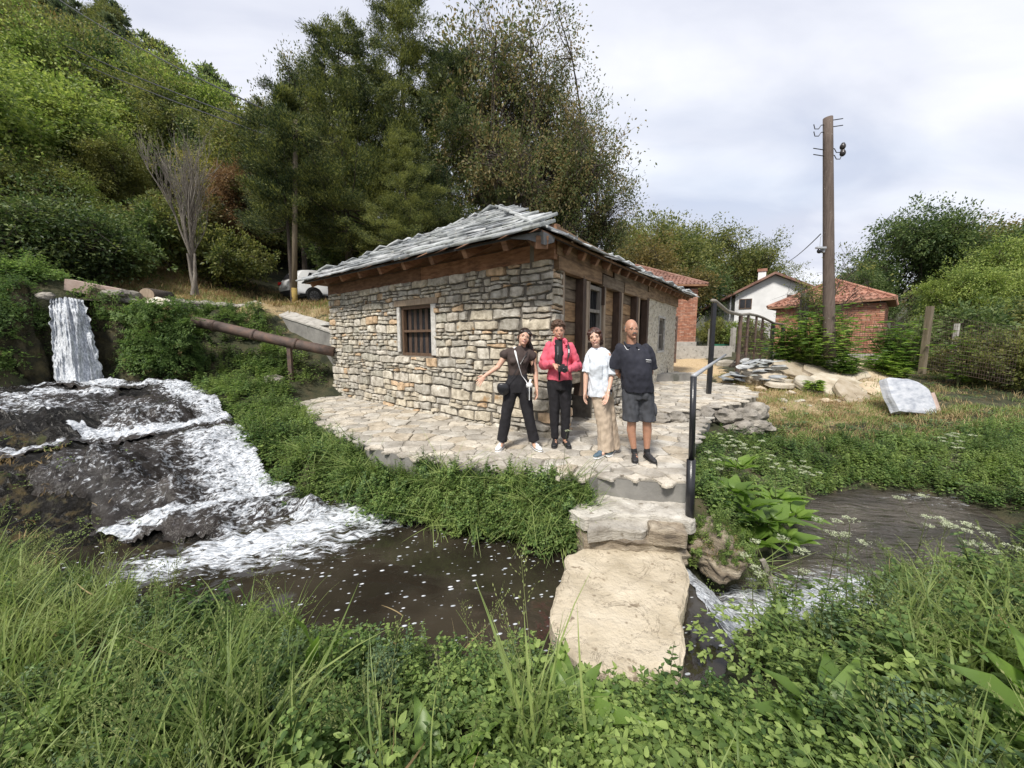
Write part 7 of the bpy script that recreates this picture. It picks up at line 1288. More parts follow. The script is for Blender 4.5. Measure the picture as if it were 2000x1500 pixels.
for i in range(260): a = rg.rand(); zz = rg.uniform(.75, 2.3); hang.append((-8.95+rg.normal()*.12+a*.9, 9.18+a*.35+rg.normal()*.08-(2.4-zz)*.14, zz))
for i in range(240): a = rg.rand(); zz = rg.uniform(.6, 2.4); hang.append((-10.75-a*1.1+rg.normal()*.1, 8.1-a*.6-(2.4-zz)*.25+rg.normal()*.08, zz))
scatter('cliff_weeds', hang, 'weeds and moss hanging on the wet cliff beside the waterfall', 'weeds', S_('dcreeper', 'dcreeper', 'nettle', 'moss'), rg, .5, .9, .7)
s2_ = [tuple(P(u, v, -.2))[:2] for u, v in [(455, 835), (560, 810), (640, 850), (720, 900), (700, 965), (620, 955), (530, 930), (480, 880)]]
scatter('bank_weeds', cover(s2_, 60, rg, [TPOLY]), 'leafy weeds on the bank between the cascade and the terrace', 'weeds', S_('nettle', 'dcreeper', 'creeper', 'herb', 'bank'), rg, .6, 1.0, .3)
# straw grass on the slope, dry grass and lawn on the right
scatter('straw_grass', cover([(-15.5, 13.6), (-10, 12.6), (-8.9, 13.4), (-5.6, 12.2), (-5, 13.6), (-3.5, 17.5), (-7, 20), (-15.5, 18.5)], 22, rg), 'dry straw coloured grass on the slope by the car', 'dry grass', S_('straw'), rg, .9, 1.6)
scatter('dry_grass', cover([(4.9, 8.2), (7, 8.5), (9.3, 8.6), (11.5, 9.0), (11.5, 12.5), (7.2, 13.6), (6.6, 10.2)], 26, rg, [UP]), 'patchy dry grass between the terrace and the rubble heap', 'dry grass', S_('straw', 'straw', 'shortgrass'), rg, .7, 1.1)
scatter('short_grass', np.concatenate([cover([(4.9, 7.5), (8, 7.8), (13, 8.2), (13, 9.4), (6.2, 9.0)], 40, rg, [UP]), cover([(9.5, 10), (24, 9), (26, 18), (12, 20), (10.5, 13)], 8, rg)]), 'short green and yellow grass beside the stone rubble', 'grass', S_('shortgrass', 'straw', 'low'), rg, .8, 1.3)
mp_ = cover([(-9, 3.2), (-4.5, 3.2), (-4.2, 4.2), (-5.5, 5.0), (-9, 6)], 20, rg); mp_[:, 2] = casc(mp_[:, 0], mp_[:, 1])+.05; mp_ = mp_[rg.rand(len(mp_)) < .6]; scatter('rock_moss_plants', mp_, 'small mossy plants on the wet rock at the left edge', 'moss', S_('moss'), rg, .8, 1.5, .3)
bv = np.array(bankV); bv = bv[(bv[:, 2] > -.62)]; bsel = bv[rg.choice(len(bv), 260)]; bsel = bsel[bsel[:, 1] < 3.75]
scatter('outlet_moss', bsel, 'moss and small weeds growing over the rock beside the outlet', 'moss', S_('moss', 'herb'), rg, .25, .5, .8)
gm = cover([(1.75, 3.55), (2.5, 3.5), (2.75, 3.9), (2.2, 4.1), (1.8, 3.9)], 60, rg); gm[:, 2] = np.clip(gm[:, 2]+.4, -.95, -.45); scatter('outlet_plants', gm, 'grassy moss hanging beside the outlet under the handrail', 'moss', S_('moss', 'bank', 'herb'), rg, .4, .7, .7)
nb2 = cover([(4.5, 5.7), (6, 6.0), (7.4, 5.4), (8.2, 5.0), (14, 4.8), (14, 7), (9, 7.2), (5, 7.0)], 34, rg, minz=-1.07)
scatter('bend_nettles', nb2, 'nettles down at the water on the bend of the stream', 'nettles', S_('nettle', 'dcreeper', 'herb'), rg, .6, .95)
scatter('dead_stems', cover(NB, 2.5, rg, AV), 'dry tan dead stems and straw tufts among the foreground weeds', 'dry grass', [STK['straw'][0], STK['straw'][1], STK['dead'][0]], rg, .7, 1.1, .6)
# dock plants: each a thing with leaf parts
def dock(name, label, loc, n, L, ratio, seed, group, up=.9, mat='dock', h0=.0):
    r = np.random.RandomState(seed); t = thing(name, label, 'plant', loc, group)
    for i in range(n):
        a = i*2.4+r.normal()*.3; l = L*r.uniform(.7, 1.15); el = up*r.uniform(.5, 1.3); d = np.array([math.cos(a), math.sin(a), el]); pet = .25*l; base = d/np.linalg.norm(d)*pet; b = PB(); b.stem([(0, 0, h0), base*.5+np.array([0, 0, h0]), base+np.array([0, 0, h0])], .006, 1); b.add(*bigleaf(base+np.array([0, 0, h0]), d, l, ratio, (r.normal()*.2, r.normal()*.2, 1), .22, .35, 5, .03, r), 0)
        V, Fq, I = b.get(); link('leaf', arr_mesh('leaf', V, Fq, [M[mat], M['stem']], I, True), t)
    return t
DG = 'large leaved dock plants on the stream bank'
for i, (u, v, z, L, lb) in enumerate([(1452, 985, -.45, .36, 'broad leaved plant nearest the handrail on the bank'), (1500, 1010, -.6, .38, 'broad leaved plant in the middle of the bank clump'), (1475, 1050, -.75, .36, 'lowest broad leaved plant just over the stream'), (1548, 1000, -.7, .34, 'broad leaved plant at the right of the bank clump'), (1430, 950, -.3, .32, 'upper broad leaved plant behind the handrail post'), (1530, 1045, -.85, .32, 'broad leaved plant touching the stream at the clump right'), (1445, 905, -.2, .28, 'broad leaved plant below the path corner rocks'), (1515, 965, -.55, .3, 'broad leaved plant at the top of the bank clump')]):
    c = P(u, v, z); dock('dock_plant', lb, (c.x, c.y, max(z-.12, float(TZ(c.x, c.y)[0]))), 13, L, .52, 100+i, DG)
c = Vector((-.98, 1.72, -.2)); dock('dock_plant', 'single tall upright dock leaf rising over the pool edge', c, 3, .46, .24, 140, None, 5.0)
for i, (x, y, L, n, lb) in enumerate([(2.15, 1.25, .42, 7, 'big leaved plant in the right foreground with an upright wide leaf'), (2.72, 1.12, .5, 7, 'big leaved plant cut by the lower right edge of the photo'), (1.75, 1.65, .2, 6, 'broad leaved plant right of the near end of the slab'), (.98, 1.25, .26, 6, 'small rosette plant on the near bank below the slab'), (1.42, 1.45, .3, 5, 'leafy plant between the slab and the foxtails'), (.25, 1.5, .26, 7, 'bright light green leafy plant in the near bank middle'), (-.25, 1.2, .22, 6, 'small rosette plant low in the foreground middle')]):
    dock('dock_plant', lb, (x, y, float(TZ(x, y)[0])+.02), n, L, .42, 150+i, 'broad leaved plants of the near bank', 1.1)
# umbellifers
def umbel(label, x, y, h, seed, z=None, n=5, sc=1.0):
    r = np.random.RandomState(seed); z = float(TZ(x, y)[0]) if z is None else z; t = thing('umbel_plant', label, 'plant', (x, y, z), 'white flowered umbel plants by the water'); b = PB(); a = r.uniform(0, 6.28); tips = []
    st_ = [np.array([math.cos(a)*.08*h*q, math.sin(a)*.08*h*q, h*q]) for q in np.linspace(0, 1, 5)]; b.stem(st_, .006*sc, 0)
    for k in range(n):
        f = r.uniform(.55, .95) if k else 1.0; p0 = st_[0]+(st_[4]-st_[0])*f; ang = k*2.4+r.normal()*.4; L = .22*sc*r.uniform(.6, 1.2) if k else .02; e = p0+np.array([math.cos(ang)*L*.7, math.sin(ang)*L*.7, L]); b.stem([p0, (p0+e)/2+np.array([math.cos(ang), math.sin(ang), 0])*L*.08, e], .003*sc, 0); tips.append(e)
    for k in range(4): ang = r.uniform(0, 6.28); b.add(*bigleaf(st_[1+k % 3], (math.cos(ang), math.sin(ang), .5), .09, .4, (0, 0, 1), .2, .3, rg=r), 0)
    V, Fq, I = b.get(); link('stem', arr_mesh('stem', V, Fq, [M['stem']], I), t)
    for e in tips:
        b = PB(); R_ = .05*sc*r.uniform(.7, 1.2)
        for q in range(14):
            rr = R_*math.sqrt(r.rand()); an = r.uniform(0, 6.28); c = e+np.array([math.cos(an)*rr, math.sin(an)*rr, R_*.55-rr*.25]); b.stem([e, c], .0012, 0)
            ms = 9; vv, ff_ = leafarr(c+r.normal(size=(ms, 3))*np.array([.008, .008, .003])*sc, r.normal(size=(ms, 3))+np.array([0, 0, .4]), np.full(ms, .0085*sc), 1.0, rg=r); b.add(vv, ff_, 1)
        V, Fq, I = b.get(); link('flower_head', arr_mesh('flower_head', V, Fq, [M['stem'], M['umbel']], I), t)
UL = [((1090, 925), 3.9, 'tall thin umbel plant standing in front of the pink jacket woman', 846), ((1560, 1150), 2.9, 'umbel plant in front of the white foam right of the slab', 1090), ((1670, 1130), 2.9, 'tallest forked umbel plant before the stream with big flower head', 1030), ((1620, 1160), 3.1, 'umbel plant left of the forked one by the stream', 1045), ((1830, 1150), 3.0, 'umbel plant with wide head over the right part of the stream', 1025), ((1790, 1140), 3.0, 'leaning umbel plant with small brownish heads at right of stream', 1015), ((1900, 1130), 3.2, 'umbel plant among the right bank nettles', 1045), ((1480, 1160), 2.8, 'short pale green umbel plant beside the slab outlet', 1115), ((1930, 1180), 2.7, 'low umbel plant near the right edge of the photo', 1115)]
for i, ((u, v), Y, lb, vt) in enumerate(UL):
    q = PY(u, vt, Y); z = float(TZ(q.x, q.y)[0]) if i else -.55; umbel(lb, q.x, q.y, max(.3, q.z-z), 200+i, z, 1 if i == 0 else 4, .62 if i == 0 else .9)
for i, (u, v, z) in enumerate([(1440, 890, -.1), (1470, 880, -.15), (1520, 915, -.3), (1560, 925, -.45), (1580, 935, -.5), (1415, 870, -.02), (1870, 868, -.2), (1855, 880, -.3), (1400, 925, -.15)]):
    c = P(u, v, z+.1); umbel(['umbel plant under the rocky path corner, left one', 'umbel plant under the rocky path corner, right one', 'umbel plant over the broad leaved bank clump', 'umbel plant at the far end of the broad leaved clump', 'rightmost umbel plant of the clump before the bend', 'small umbel plant against the path corner rocks', 'umbel plant in far bank nettles, right one', 'umbel plant in far bank nettles, lower one', 'umbel plant just right of the black handrail post'][i], c.x, c.y, .42, 230+i, z-.3, 5, .85)
# hemp like shrubs behind the rubble
def hemp(label, x, y, h, w, seed, nb=34):
    r = np.random.RandomState(seed); z = float(TZ(x, y)[0]); t = thing('palmate_shrub', label, 'shrub', (x, y, z), 'palmate leaved shrubs behind the rubble'); b = PB(); sb = PB()
    for k in range(nb):
        a = r.uniform(0, 6.28); hh = h*r.uniform(.45, 1.05); sp = w*r.uniform(.15, 1.0)*(1.25-hh/h*.7); pts = [np.array([math.cos(a)*sp*q**1.2, math.sin(a)*sp*q**1.2*.7, hh*q]) for q in np.linspace(0, 1, 6)]; sb.stem(pts, .012, 0)
        for j in range(11):
            q = .2+.8*j/10; c = pts[0]+(pts[5]-pts[0])*q; c[:2] = np.array([math.cos(a)*sp*q**1.2, math.sin(a)*sp*q**1.2*.7]); ang = j*2.4+r.normal()*.3; pd = np.array([math.cos(ang), math.sin(ang), .45]); e = c+pd*.07
            for m_ in range(5):
                da = (m_-2)*.5; d = np.array([math.cos(ang+da), math.sin(ang+da), .15-.25*abs(m_-2)*.2]); L = .215*(1-.16*abs(m_-2))*r.uniform(.8, 1.2); vv, ff_ = leafarr(e[None], d[None], [L], .2, rg=r, upb=1.5, droop=.15); b.add(vv, ff_, 0)
    V, Fq, I = sb.get(); link('stem', arr_mesh('stem', V, Fq, [M['stem']], I), t); V, Fq, I = b.get(); link('foliage', arr_mesh('foliage', V, Fq, [M['hemp']], I), t)
for (u, Y, v, w, sd, lb, nb) in [(1595, 12.0, 605, 2.1, 1, 'biggest palmate leaved shrub at the foot of the utility pole', 95), (1535, 12.4, 640, 1.1, 2, 'palmate shrub at the left of the biggest one, by the mesh', 44), (1655, 11.5, 690, .9, 3, 'small bright palmate shrub on top of the rubble heap', 24), (1762, 11.6, 635, 1.5, 4, 'palmate shrub in front of the hut corner right of the heap', 80), (1645, 12.4, 625, 1.0, 5, 'palmate shrub between the pole and the orange brick wall', 30), (1735, 11.4, 690, .9, 6, 'dark low palmate shrub behind the upright pale slab', 34), (1885, 11.4, 640, .35, 7, 'thin palmate sapling in front of the turquoise sheet', 9), (1590, 10.6, 742, .18, 8, 'tiny green sapling growing out of the middle of the rubble', 7)]:
    q = PY(u, v, Y); g = float(TZ(q.x, q.y)[0]); hemp(lb, q.x, q.y, q.z-g, w, sd+300, nb)
# ------------------------------------------------------------------ people
def cloth(name, c, k=.75, rough=.85, sc=14): return pm(name, [tuple(x*k for x in c), c, tuple(min(1, x*1.12) for x in c)], sc, 5, rough, .25, 90, .004)
def skinmat(name, c):
    m = pm(name, [tuple(x*.88 for x in c), c, (c[0]*1.05, c[1]*1.0, c[2]*.98)], 9, 5, .5, .12, 120, .002); b = m.node_tree.nodes['Principled BSDF']; b.inputs['Subsurface Weight'].default_value = .12; b.inputs['Subsurface Radius'].default_value = (.012, .005, .003); return m
SK = {'a': skinmat('skin_light', (.60, .36, .26)), 'b': skinmat('skin_warm', (.52, .29, .20)), 'c': skinmat('skin_light_b', (.62, .39, .29)), 'd': skinmat('skin_tanned', (.44, .235, .155))}
CL = {'browntop': cloth('dark_brown_top', (.050, .034, .030)), 'black': cloth('black_trousers', (.010, .009, .012)), 'pink': cloth('coral_fleece', (.66, .115, .17), .75), 'blacktee': cloth('black_tee', (.012, .012, .014)), 'whitetee': cloth('white_linen', (.66, .70, .76), .9, .9, 30), 'beige': cloth('beige_trousers', (.46, .37, .28), .85), 'navy': cloth('navy_polo', (.018, .019, .030)), 'grey': cloth('grey_shorts', (.055, .058, .068), .8), 'pinkd': cloth('coral_zip', (.30, .03, .05))}
HR = {'dark': pm('dark_brown_hair', [(.010, .006, .005), (.035, .02, .014)], 40, 4, .42, .5, 160, .004), 'curly': pm('brown_curly_hair', [(.035, .018, .010), (.12, .065, .038)], 40, 5, .6, .9, 70, .01), 'auburn': pm('auburn_hair', [(.028, .010, .007), (.085, .032, .018)], 40, 4, .42, .5, 160, .004), 'grey': pm('grey_hair', [(.10, .09, .08), (.22, .2, .18)], 60, 4, .8, .6, 160, .004)}
EYEW = pm('eye_white', [(.35, .32, .30), (.4, .37, .35)], 5, 2, .2, 0); EYED = pm('eye_iris', [(.02, .014, .01), (.03, .02, .015)], 5, 2, .1, 0); LIP = pm('lips', [(.30, .09, .08), (.38, .12, .10)], 30, 3, .4, 0); TEETH = pm('teeth', [(.55, .5, .46), (.6, .56, .5)], 5, 2, .25, 0); LINE = pm('mouth_line', [(.10, .03, .025), (.12, .035, .03)], 5, 2, .5, 0)
def vox(mb, voxel, smooth=2, fold=0.0, fs=(7, 7, 3), seed=0, zlim=None):
    me = mesh_of('tmp', mb.V, mb.F, M['glass']); o = bpy.data.objects.new('tmp', me); COL.objects.link(o); r = o.modifiers.new('r', 'REMESH'); r.mode = 'VOXEL'; r.voxel_size = voxel; r.use_smooth_shade = True
    s = o.modifiers.new('s', 'SMOOTH'); s.iterations = smooth; s.factor = .5; dg = bpy.context.evaluated_depsgraph_get(); out = bpy.data.meshes.new_from_object(o.evaluated_get(dg)); bpy.data.objects.remove(o)
    if fold:
        n = len(out.vertices); co = np.empty(n*3, np.float32); out.vertices.foreach_get('co', co); nn = np.empty(n*3, np.float32); out.vertices.foreach_get('normal', nn); co = co.reshape(-1, 3); nn = nn.reshape(-1, 3)
        d = np.array([abs(noise.noise(Vector((c[0]*fs[0]+seed, c[1]*fs[1], c[2]*fs[2]+.6*c[0]*fs[0]))))*1.4-.3+.4*noise.noise(Vector((c[0]*22, c[1]*22+seed, c[2]*16))) for c in co]); co += nn*(d*fold)[:, None]; out.vertices.foreach_set('co', co.ravel()); out.update()
    out.materials.clear(); return out
class Pers:
    def __init__(s, label, loc, group='people posing on the stone terrace', rz=0.0, lean=0.0, k=1.0, sx=1.0):
        s.lean = lean; s.k = k; s.sx = sx; s.t = thing('person', label, 'person', loc, group, rz)
    def part(s, name, mb, mat, voxel=None, parent=None, **k):
        if k.get('fold'): k['fold'] *= 1.7
        mb.V = [((x*s.sx+s.lean*z)*s.k, y*s.k, z*s.k) for x, y, z in mb.V]
        if voxel: me = vox(mb, voxel, **k); me.name = name; me.materials.append(mat)
        else: me = mesh_of(name, mb.V, mb.F, mat, True)
        return link(name, me, parent or s.t)
def loft(mb, secs, n=28, pw=2.3):
    V = []
    for (x, y, z, rx, ry) in secs:
        for k in range(n):
            t = 2*math.pi*k/n; c, q = math.cos(t), math.sin(t); V.append((x+rx*math.copysign(abs(c)**(2/pw), c), y+ry*math.copysign(abs(q)**(2/pw), q), z))
    Fs = [(i*n+k, i*n+(k+1) % n, (i+1)*n+(k+1) % n, (i+1)*n+k) for i in range(len(secs)-1) for k in range(n)]; Fs.append(tuple(range(n-1, -1, -1))); Fs.append(tuple((len(secs)-1)*n+k for k in range(n))); mb.add(V, Fs)
def limb(mb, pts, rad, n=14, ends=True, start=True):
    P_ = [Vector(p) for p in pts]; out = []; rr = []
    for i in range(len(P_)-1):
        for k in range(4): out.append(P_[i].lerp(P_[i+1], k/4)); a, b = rad[i], rad[i+1]; rr.append(a+(b-a)*k/4)
    out.append(P_[-1]); rr.append(rad[-1]); mb.tube(out, rr, n)
    if start: mb.sphere(P_[0], rad[0], 12, 8)
    if ends: mb.sphere(P_[-1], rad[-1], 12, 8)
    for p, r in zip(P_[1:-1], rad[1:-1]): mb.sphere(p, r*1.0, 12, 8)
def hand(mb, w, d, pn, thumb=1, curl=.35, k=1.0, spread=.10):
    w = Vector(w); d = Vector(d).normalized(); pn = Vector(pn); pn = (pn-d*pn.dot(d)).normalized(); sd = d.cross(pn).normalized(); rot = Matrix((sd, d, pn)).transposed()
    mb.sphere(w+d*.048*k, (.040*k, .055*k, .0155*k), 14, 8, rot); mb.tube([w-d*.02, w+d*.03*k], [.023*k, .022*k], 10)
    for i, (L, o) in enumerate(((.072, .0), (.080, .003), (.074, .0), (.058, -.008))):
        f = (i-1.5); b = w+d*(.086+o)*k+sd*f*.0205*k*-thumb*-1; q = b-d*.03*k; fd = (d+sd*f*spread).normalized(); pts = [q, b]; a = 0; p = b
        for seg in (.45, .3, .25): a += curl; dv = (fd*math.cos(a)+pn*math.sin(a)); p = p+dv*L*seg*k*1.1; pts.append(p)
        mb.tube(pts, [.0088*k, .0088*k, .0082*k, .0076*k, .0062*k], 8); mb.sphere(pts[-1], .0062*k, 8, 6)
    b = w+d*.022*k+sd*thumb*.022*k; td = (sd*thumb*.75+d*.75+pn*.35).normalized(); p1 = b+td*.042*k; p2 = p1+(td*.6+d*.8).normalized()*.032*k; mb.tube([b, p1, p2], [.013*k, .0105*k, .008*k], 8); mb.sphere(p2, .008*k, 8, 6)
def headm(c, yaw=0, tilt=0, nod=0): return Matrix.Translation(Vector(c)) @ Matrix.Rotation(tilt, 4, 'Y') @ Matrix.Rotation(yaw, 4, 'Z') @ Matrix.Rotation(nod, 4, 'X')
def head(mb, H, k=1.0, jaw=1.0):
    R3 = H.to_3x3(); t = lambda x, y, z: H @ Vector((x*k, y*k, z*k))
    def sp(c, r): mb.sphere(t(*c), tuple(q*k for q in r), 20, 14, R3)
    sp((0, .012, .025), (.074, .094, .090)); sp((0, -.022, -.02), (.062*jaw, .066, .078)); sp((0, -.035, -.072), (.036*jaw, .040, .032)); sp((.034, -.050, -.022), (.026, .024, .028)); sp((-.034, -.050, -.022), (.026, .024, .028)); sp((0, -.052, .035), (.054, .028, .030))
    sp((0, -.086, -.005), (.0085, .012, .024)); sp((0, -.097, -.022), (.013, .014, .011)); sp((.0, -.080, -.052), (.026, .013, .012)); sp((0, -.078, -.083), (.018, .018, .014))
    sp((.075, .010, -.005), (.008, .017, .030)); sp((-.075, .010, -.005), (.008, .017, .030)); sp((.03, -.070, .020), (.024, .014, .009)); sp((-.03, -.070, .020), (.024, .014, .009)); sp((0, -.060, .0), (.05, .018, .022))
def face(pr, H, k=1.0, smile=0, glasses=None, brow='dark', lipm=None):
    R3 = H.to_3x3(); t = lambda x, y, z: H @ Vector((x*k, y*k, z*k))
    for s in (-1, 1):
        m = MB(); m.sphere(t(.030*s, -.0755, .001), (.0120*k, .0060*k, .0040*k), 12, 8, R3); e = pr.part('eye', m, EYEW)
        m = MB(); m.sphere(t(.030*s, -.0785, .001), (.0060*k, .0040*k, .0042*k), 10, 8, R3); pr.part('iris', m, EYED, parent=e)
        m = MB(); m.tube([t(.014*s, -.084, .020), t(.030*s, -.083, .025), t(.048*s, -.071, .020)], [.0028*k, .0034*k, .002*k], 6); pr.part('eyebrow', m, HR[brow])
        m = MB(); m.tube([t(.0165*s, -.083, .006), t(.030*s, -.0855, .0085), t(.044*s, -.077, .005)], [.0014*k, .0018*k, .0012*k], 5); pr.part('eyelid', m, HR[brow])
    cz = .012*smile; w = .021+.007*smile; m = MB(); pts = [t(-w, -.083+.004*smile, -.052+cz), t(-w*.5, -.0915, -.0535), t(0, -.0945, -.0545), t(w*.5, -.0915, -.0535), t(w, -.083+.004*smile, -.052+cz)]
    if smile > .5:
        m.tube([p-R3 @ Vector((0, .0005, 0)) for p in pts], [(.002*k, .001), (.002*k, .0035*k), (.002*k, .0042*k), (.002*k, .0035*k), (.002*k, .001)], 8); pr.part('teeth', m, TEETH)
        m = MB(); m.tube([p+R3 @ Vector((0, -.002, .006*k*(1-abs(i-2)/2.2))) for i, p in enumerate(pts)], [.0015*k, .0026*k, .0028*k, .0026*k, .0015*k], 6); m.tube([p+R3 @ Vector((0, -.001, -.0075*k*(1-abs(i-2)/2.2))) for i, p in enumerate(pts)], [.0015*k, .0032*k, .0038*k, .0032*k, .0015*k], 6); pr.part('lips', m, LIP)
    else:
        m.tube(pts, [.0018*k, .0038*k, .0044*k, .0038*k, .0018*k], 8); pr.part('lips', m, LIP); m = MB(); m.tube([p+R3 @ Vector((0, -.0042*k, 0)) for p in pts], [.0009*k]*5, 5); pr.part('mouth_line', m, LINE)
    if glasses:
        m = MB()
        for s in (-1, 1):
            ring = [t(.031*s+.0225*math.cos(a)*1.05, -.093+.010*abs(math.cos(a))*(1 if math.cos(a)*s > 0 else 0), .001+.0165*math.sin(a)) for a in [2*math.pi*i/16 for i in range(17)]]; m.tube(ring, glasses[1]*k, 6); m.tube([t(.054*s, -.083, .006), t(.077*s, -.02, .006), t(.078*s, .02, .002)], .0016*k, 5)
        m.tube([t(-.009, -.097, .004), t(.009, -.097, .004)], .0016*k, 5); pr.part('glasses', m, M[glasses[0]])
def shoe(pr, x, y, z, mat, ang=0.0, L=.26, sole=None, w=.046, h=.055, name='shoe'):
    d = Vector((math.sin(ang), -math.cos(ang), 0)); s = Vector((d.y, -d.x, 0)); c = Vector((x, y, z)); m = MB(); rot = Matrix((s, d, UPV)).transposed()
    for f, rw, rh, zz in ((-.05, .036, .044, .05), (.0, .040, .044, .05), (.06, .044, .034, .042), (.12, w, .027, .034), (.165, w*.82, .022, .03)): m.sphere(c+d*f+UPV*zz, (rw, .055, rh), 14, 8, rot)
    o = pr.part(name, m, mat, .006, smooth=2); m = MB(); ol = [(-.036, -.085), (.036, -.085), (.040, 0), (.048, .10), (.044, .17), (.02, .215), (-.02, .215), (-.044, .17), (-.046, .1), (-.040, 0)]; n = len(ol); m.add([tuple(c+s*a+d*b+UPV*q) for q in (0, .022) for a, b in ol], [tuple(range(n)), tuple(range(2*n-1, n-1, -1))]+[(k, (k+1) % n, n+(k+1) % n, n+k) for k in range(n)]); pr.part('sole', m, sole or mat, parent=o)
def on(u, v, z=0.0): return P(u, v, z)
VX = .0058
# --- woman 1: brown top, arm stretched out
g = on(1011, 876); p = Pers('woman in dark brown top and black trousers stretching one arm out, leftmost of the four', (g.x, g.y, .012)); SKM = SK['a']; H = headm((.085, -.03, 1.555), yaw=.10, tilt=R(15), nod=R(-6)); mb = MB()
loft(mb, [(-.01, 0, .86, .15, .10), (-.012, 0, .95, .15, .10), (-.005, 0, 1.06, .118, .088), (.0, 0, 1.13, .12, .086), (.008, -.01, 1.25, .142, .10), (.012, -.005, 1.33, .15, .085), (.02, 0, 1.385, .10, .06)]); limb(mb, [(.03, 0, 1.36), (.055, 0, 1.43), (.075, -.01, 1.50)], [.056, .05, .05]); head(mb, H, 1.08)
limb(mb, [(-.135, 0, 1.355), (-.275, -.03, 1.15), (-.44, -.12, 1.045)], [.046, .036, .024]); hand(mb, (-.45, -.125, 1.037), (-.66, -.28, -.70), (.15, -1, .25), 1, .12, .98, .14)
limb(mb, [(.175, 0, 1.335), (.245, .03, 1.08), (.262, -.04, .86)], [.045, .036, .024]); hand(mb, (.262, -.045, .85), (.02, -.15, -1), (-1, -.3, 0), 1, .3, .98)
limb(mb, [(-.08, 0, .88), (-.165, -.02, .48), (-.225, .02, .10)], [.085, .052, .038]); limb(mb, [(.075, 0, .88), (.155, -.03, .47), (.232, .02, .10)], [.085, .052, .038]); limb(mb, [(-.225, .03, .06), (-.24, -.1, .04)], [.035, .025]); limb(mb, [(.232, .03, .06), (.245, -.1, .04)], [.035, .025])
p.part('body', mb, SKM, VX, smooth=3)
mb = MB(); loft(mb, [(-.005, 0, 1.035, .135, .10), (.0, 0, 1.13, .134, .098), (.008, -.014, 1.25, .158, .118), (.012, -.008, 1.33, .165, .10), (.02, 0, 1.39, .12, .075), (.035, 0, 1.425, .062, .060), (.04, 0, 1.44, .058, .056)]); limb(mb, [(-.10, 0, 1.36), (-.185, -.01, 1.325)], [.06, .068]); limb(mb, [(.12, 0, 1.355), (.20, 0, 1.30)], [.06, .066]); mb.sphere((-.06, -.085, 1.235), (.06, .05, .055), 14, 10); mb.sphere((.075, -.085, 1.235), (.06, .05, .055), 14, 10)
p.part('top', mb, CL['browntop'], .009, fold=.010, seed=1)
mb = MB(); loft(mb, [(-.01, 0, .80, .165, .112), (-.012, 0, .92, .168, .118), (-.008, 0, 1.0, .140, .104), (-.005, 0, 1.055, .130, .098)]); limb(mb, [(-.085, 0, .86), (-.165, -.02, .47), (-.225, .015, .10)], [.105, .074, .078], 16, False); limb(mb, [(.08, 0, .86), (.155, -.03, .46), (.232, .015, .10)], [.105, .074, .078], 16, False); p.part('trousers', mb, CL['black'], .010, fold=.008, seed=2)
shoe(p, -.235, .0, 0, M['whiteplastic'], -.25); shoe(p, .245, .0, 0, M['whiteplastic'], .35)
face(p, H, 1.08, 1, ('winframe', .0018), 'dark'); R3 = H.to_3x3(); mb = MB(); mb.sphere(H @ Vector((0, .022, .052)), (.090, .104, .088), 18, 12, R3); mb.sphere(H @ Vector((0, .055, -.02)), (.07, .06, .09), 16, 10, R3); mb.sphere(H @ Vector((.05, -.055, .062)), (.042, .032, .030), 12, 8, R3); mb.sphere(H @ Vector((-.05, -.050, .062)), (.042, .032, .030), 12, 8, R3); mb.sphere(H @ Vector((.076, -.02, .0)), (.020, .045, .085), 12, 8, R3); mb.sphere(H @ Vector((-.074, .01, .02)), (.014, .040, .06), 12, 8, R3)
rr_ = np.random.RandomState(3)
for i in range(150):
    a = rr_.uniform(-.75, 1.0); s0 = H @ Vector((.07*a, .055+.03*rr_.rand(), .03)); e = Vector((.165+.07*a+rr_.normal()*.012, .035-.09*max(0, a)*rr_.rand(), 1.04+abs(rr_.normal())*.07)); m1 = s0.lerp(e, .35)+Vector((.03, .02, 0)); m2 = s0.lerp(e, .7)+Vector((.015, 0, 0)); mb.tube([s0, m1, m2, e], [.011, .011, .009, .003], 5)
p.part('hair', mb, HR['dark'], .006, smooth=1)
bag = thing('crossbody_bag', 'small black leather crossbody bag hanging at the hip of the woman in brown', 'bag', (g.x-.2, g.y-.1, .85)); w0 = Vector((g.x, g.y, .01))
mb = MB(); mb.sphere(w0+Vector((-.20, -.135, .87)), (.085, .04, .10), 16, 10, Matrix.Rotation(R(-14), 3, 'Y')); mb.V = [(x, y, min(z, w0.z+.945)) for x, y, z in mb.V]; mb.build('pouch', M['blackmetal'], bag, True); mb = MB(); mb.tube([w0+Vector(q) for q in [(-.15, -.14, .93), (-.06, -.14, 1.05), (.03, -.155, 1.20), (.11, -.115, 1.33), (.15, -.02, 1.395), (.10, .09, 1.33)]], .005, 6); mb.build('strap', M['blackmetal'], bag)
bot = thing('drink_bottle', 'clear bottle with white cap slung on a broad white strap across the woman in brown', 'bottle', (g.x+.15, g.y-.13, .8)); mb = MB(); bc = w0+Vector((.155, -.165, .80)); loft(mb, [(bc.x, bc.y, bc.z-.08, .040, .040), (bc.x, bc.y, bc.z+.07, .042, .042), (bc.x, bc.y, bc.z+.09, .030, .030)], 18, 2); mb.build('flask', M['glass'], bot, True)
mb = MB(); loft(mb, [(bc.x, bc.y, bc.z+.09, .044, .044), (bc.x, bc.y, bc.z+.135, .044, .044), (bc.x, bc.y, bc.z+.15, .03, .03)], 16, 2); mb.tube([bc+Vector((.0, 0, .14)), bc+Vector((.02, 0, .20))], .015, 8); mb.build('cap', M['whiteplastic'], bot, True); mb = MB(); mb.tube([bc+Vector((-.002, -.044, -.08)), bc+Vector((-.002, -.046, .1))], .005, 6); mb.build('straw_line', M['whiteplastic'], bot)
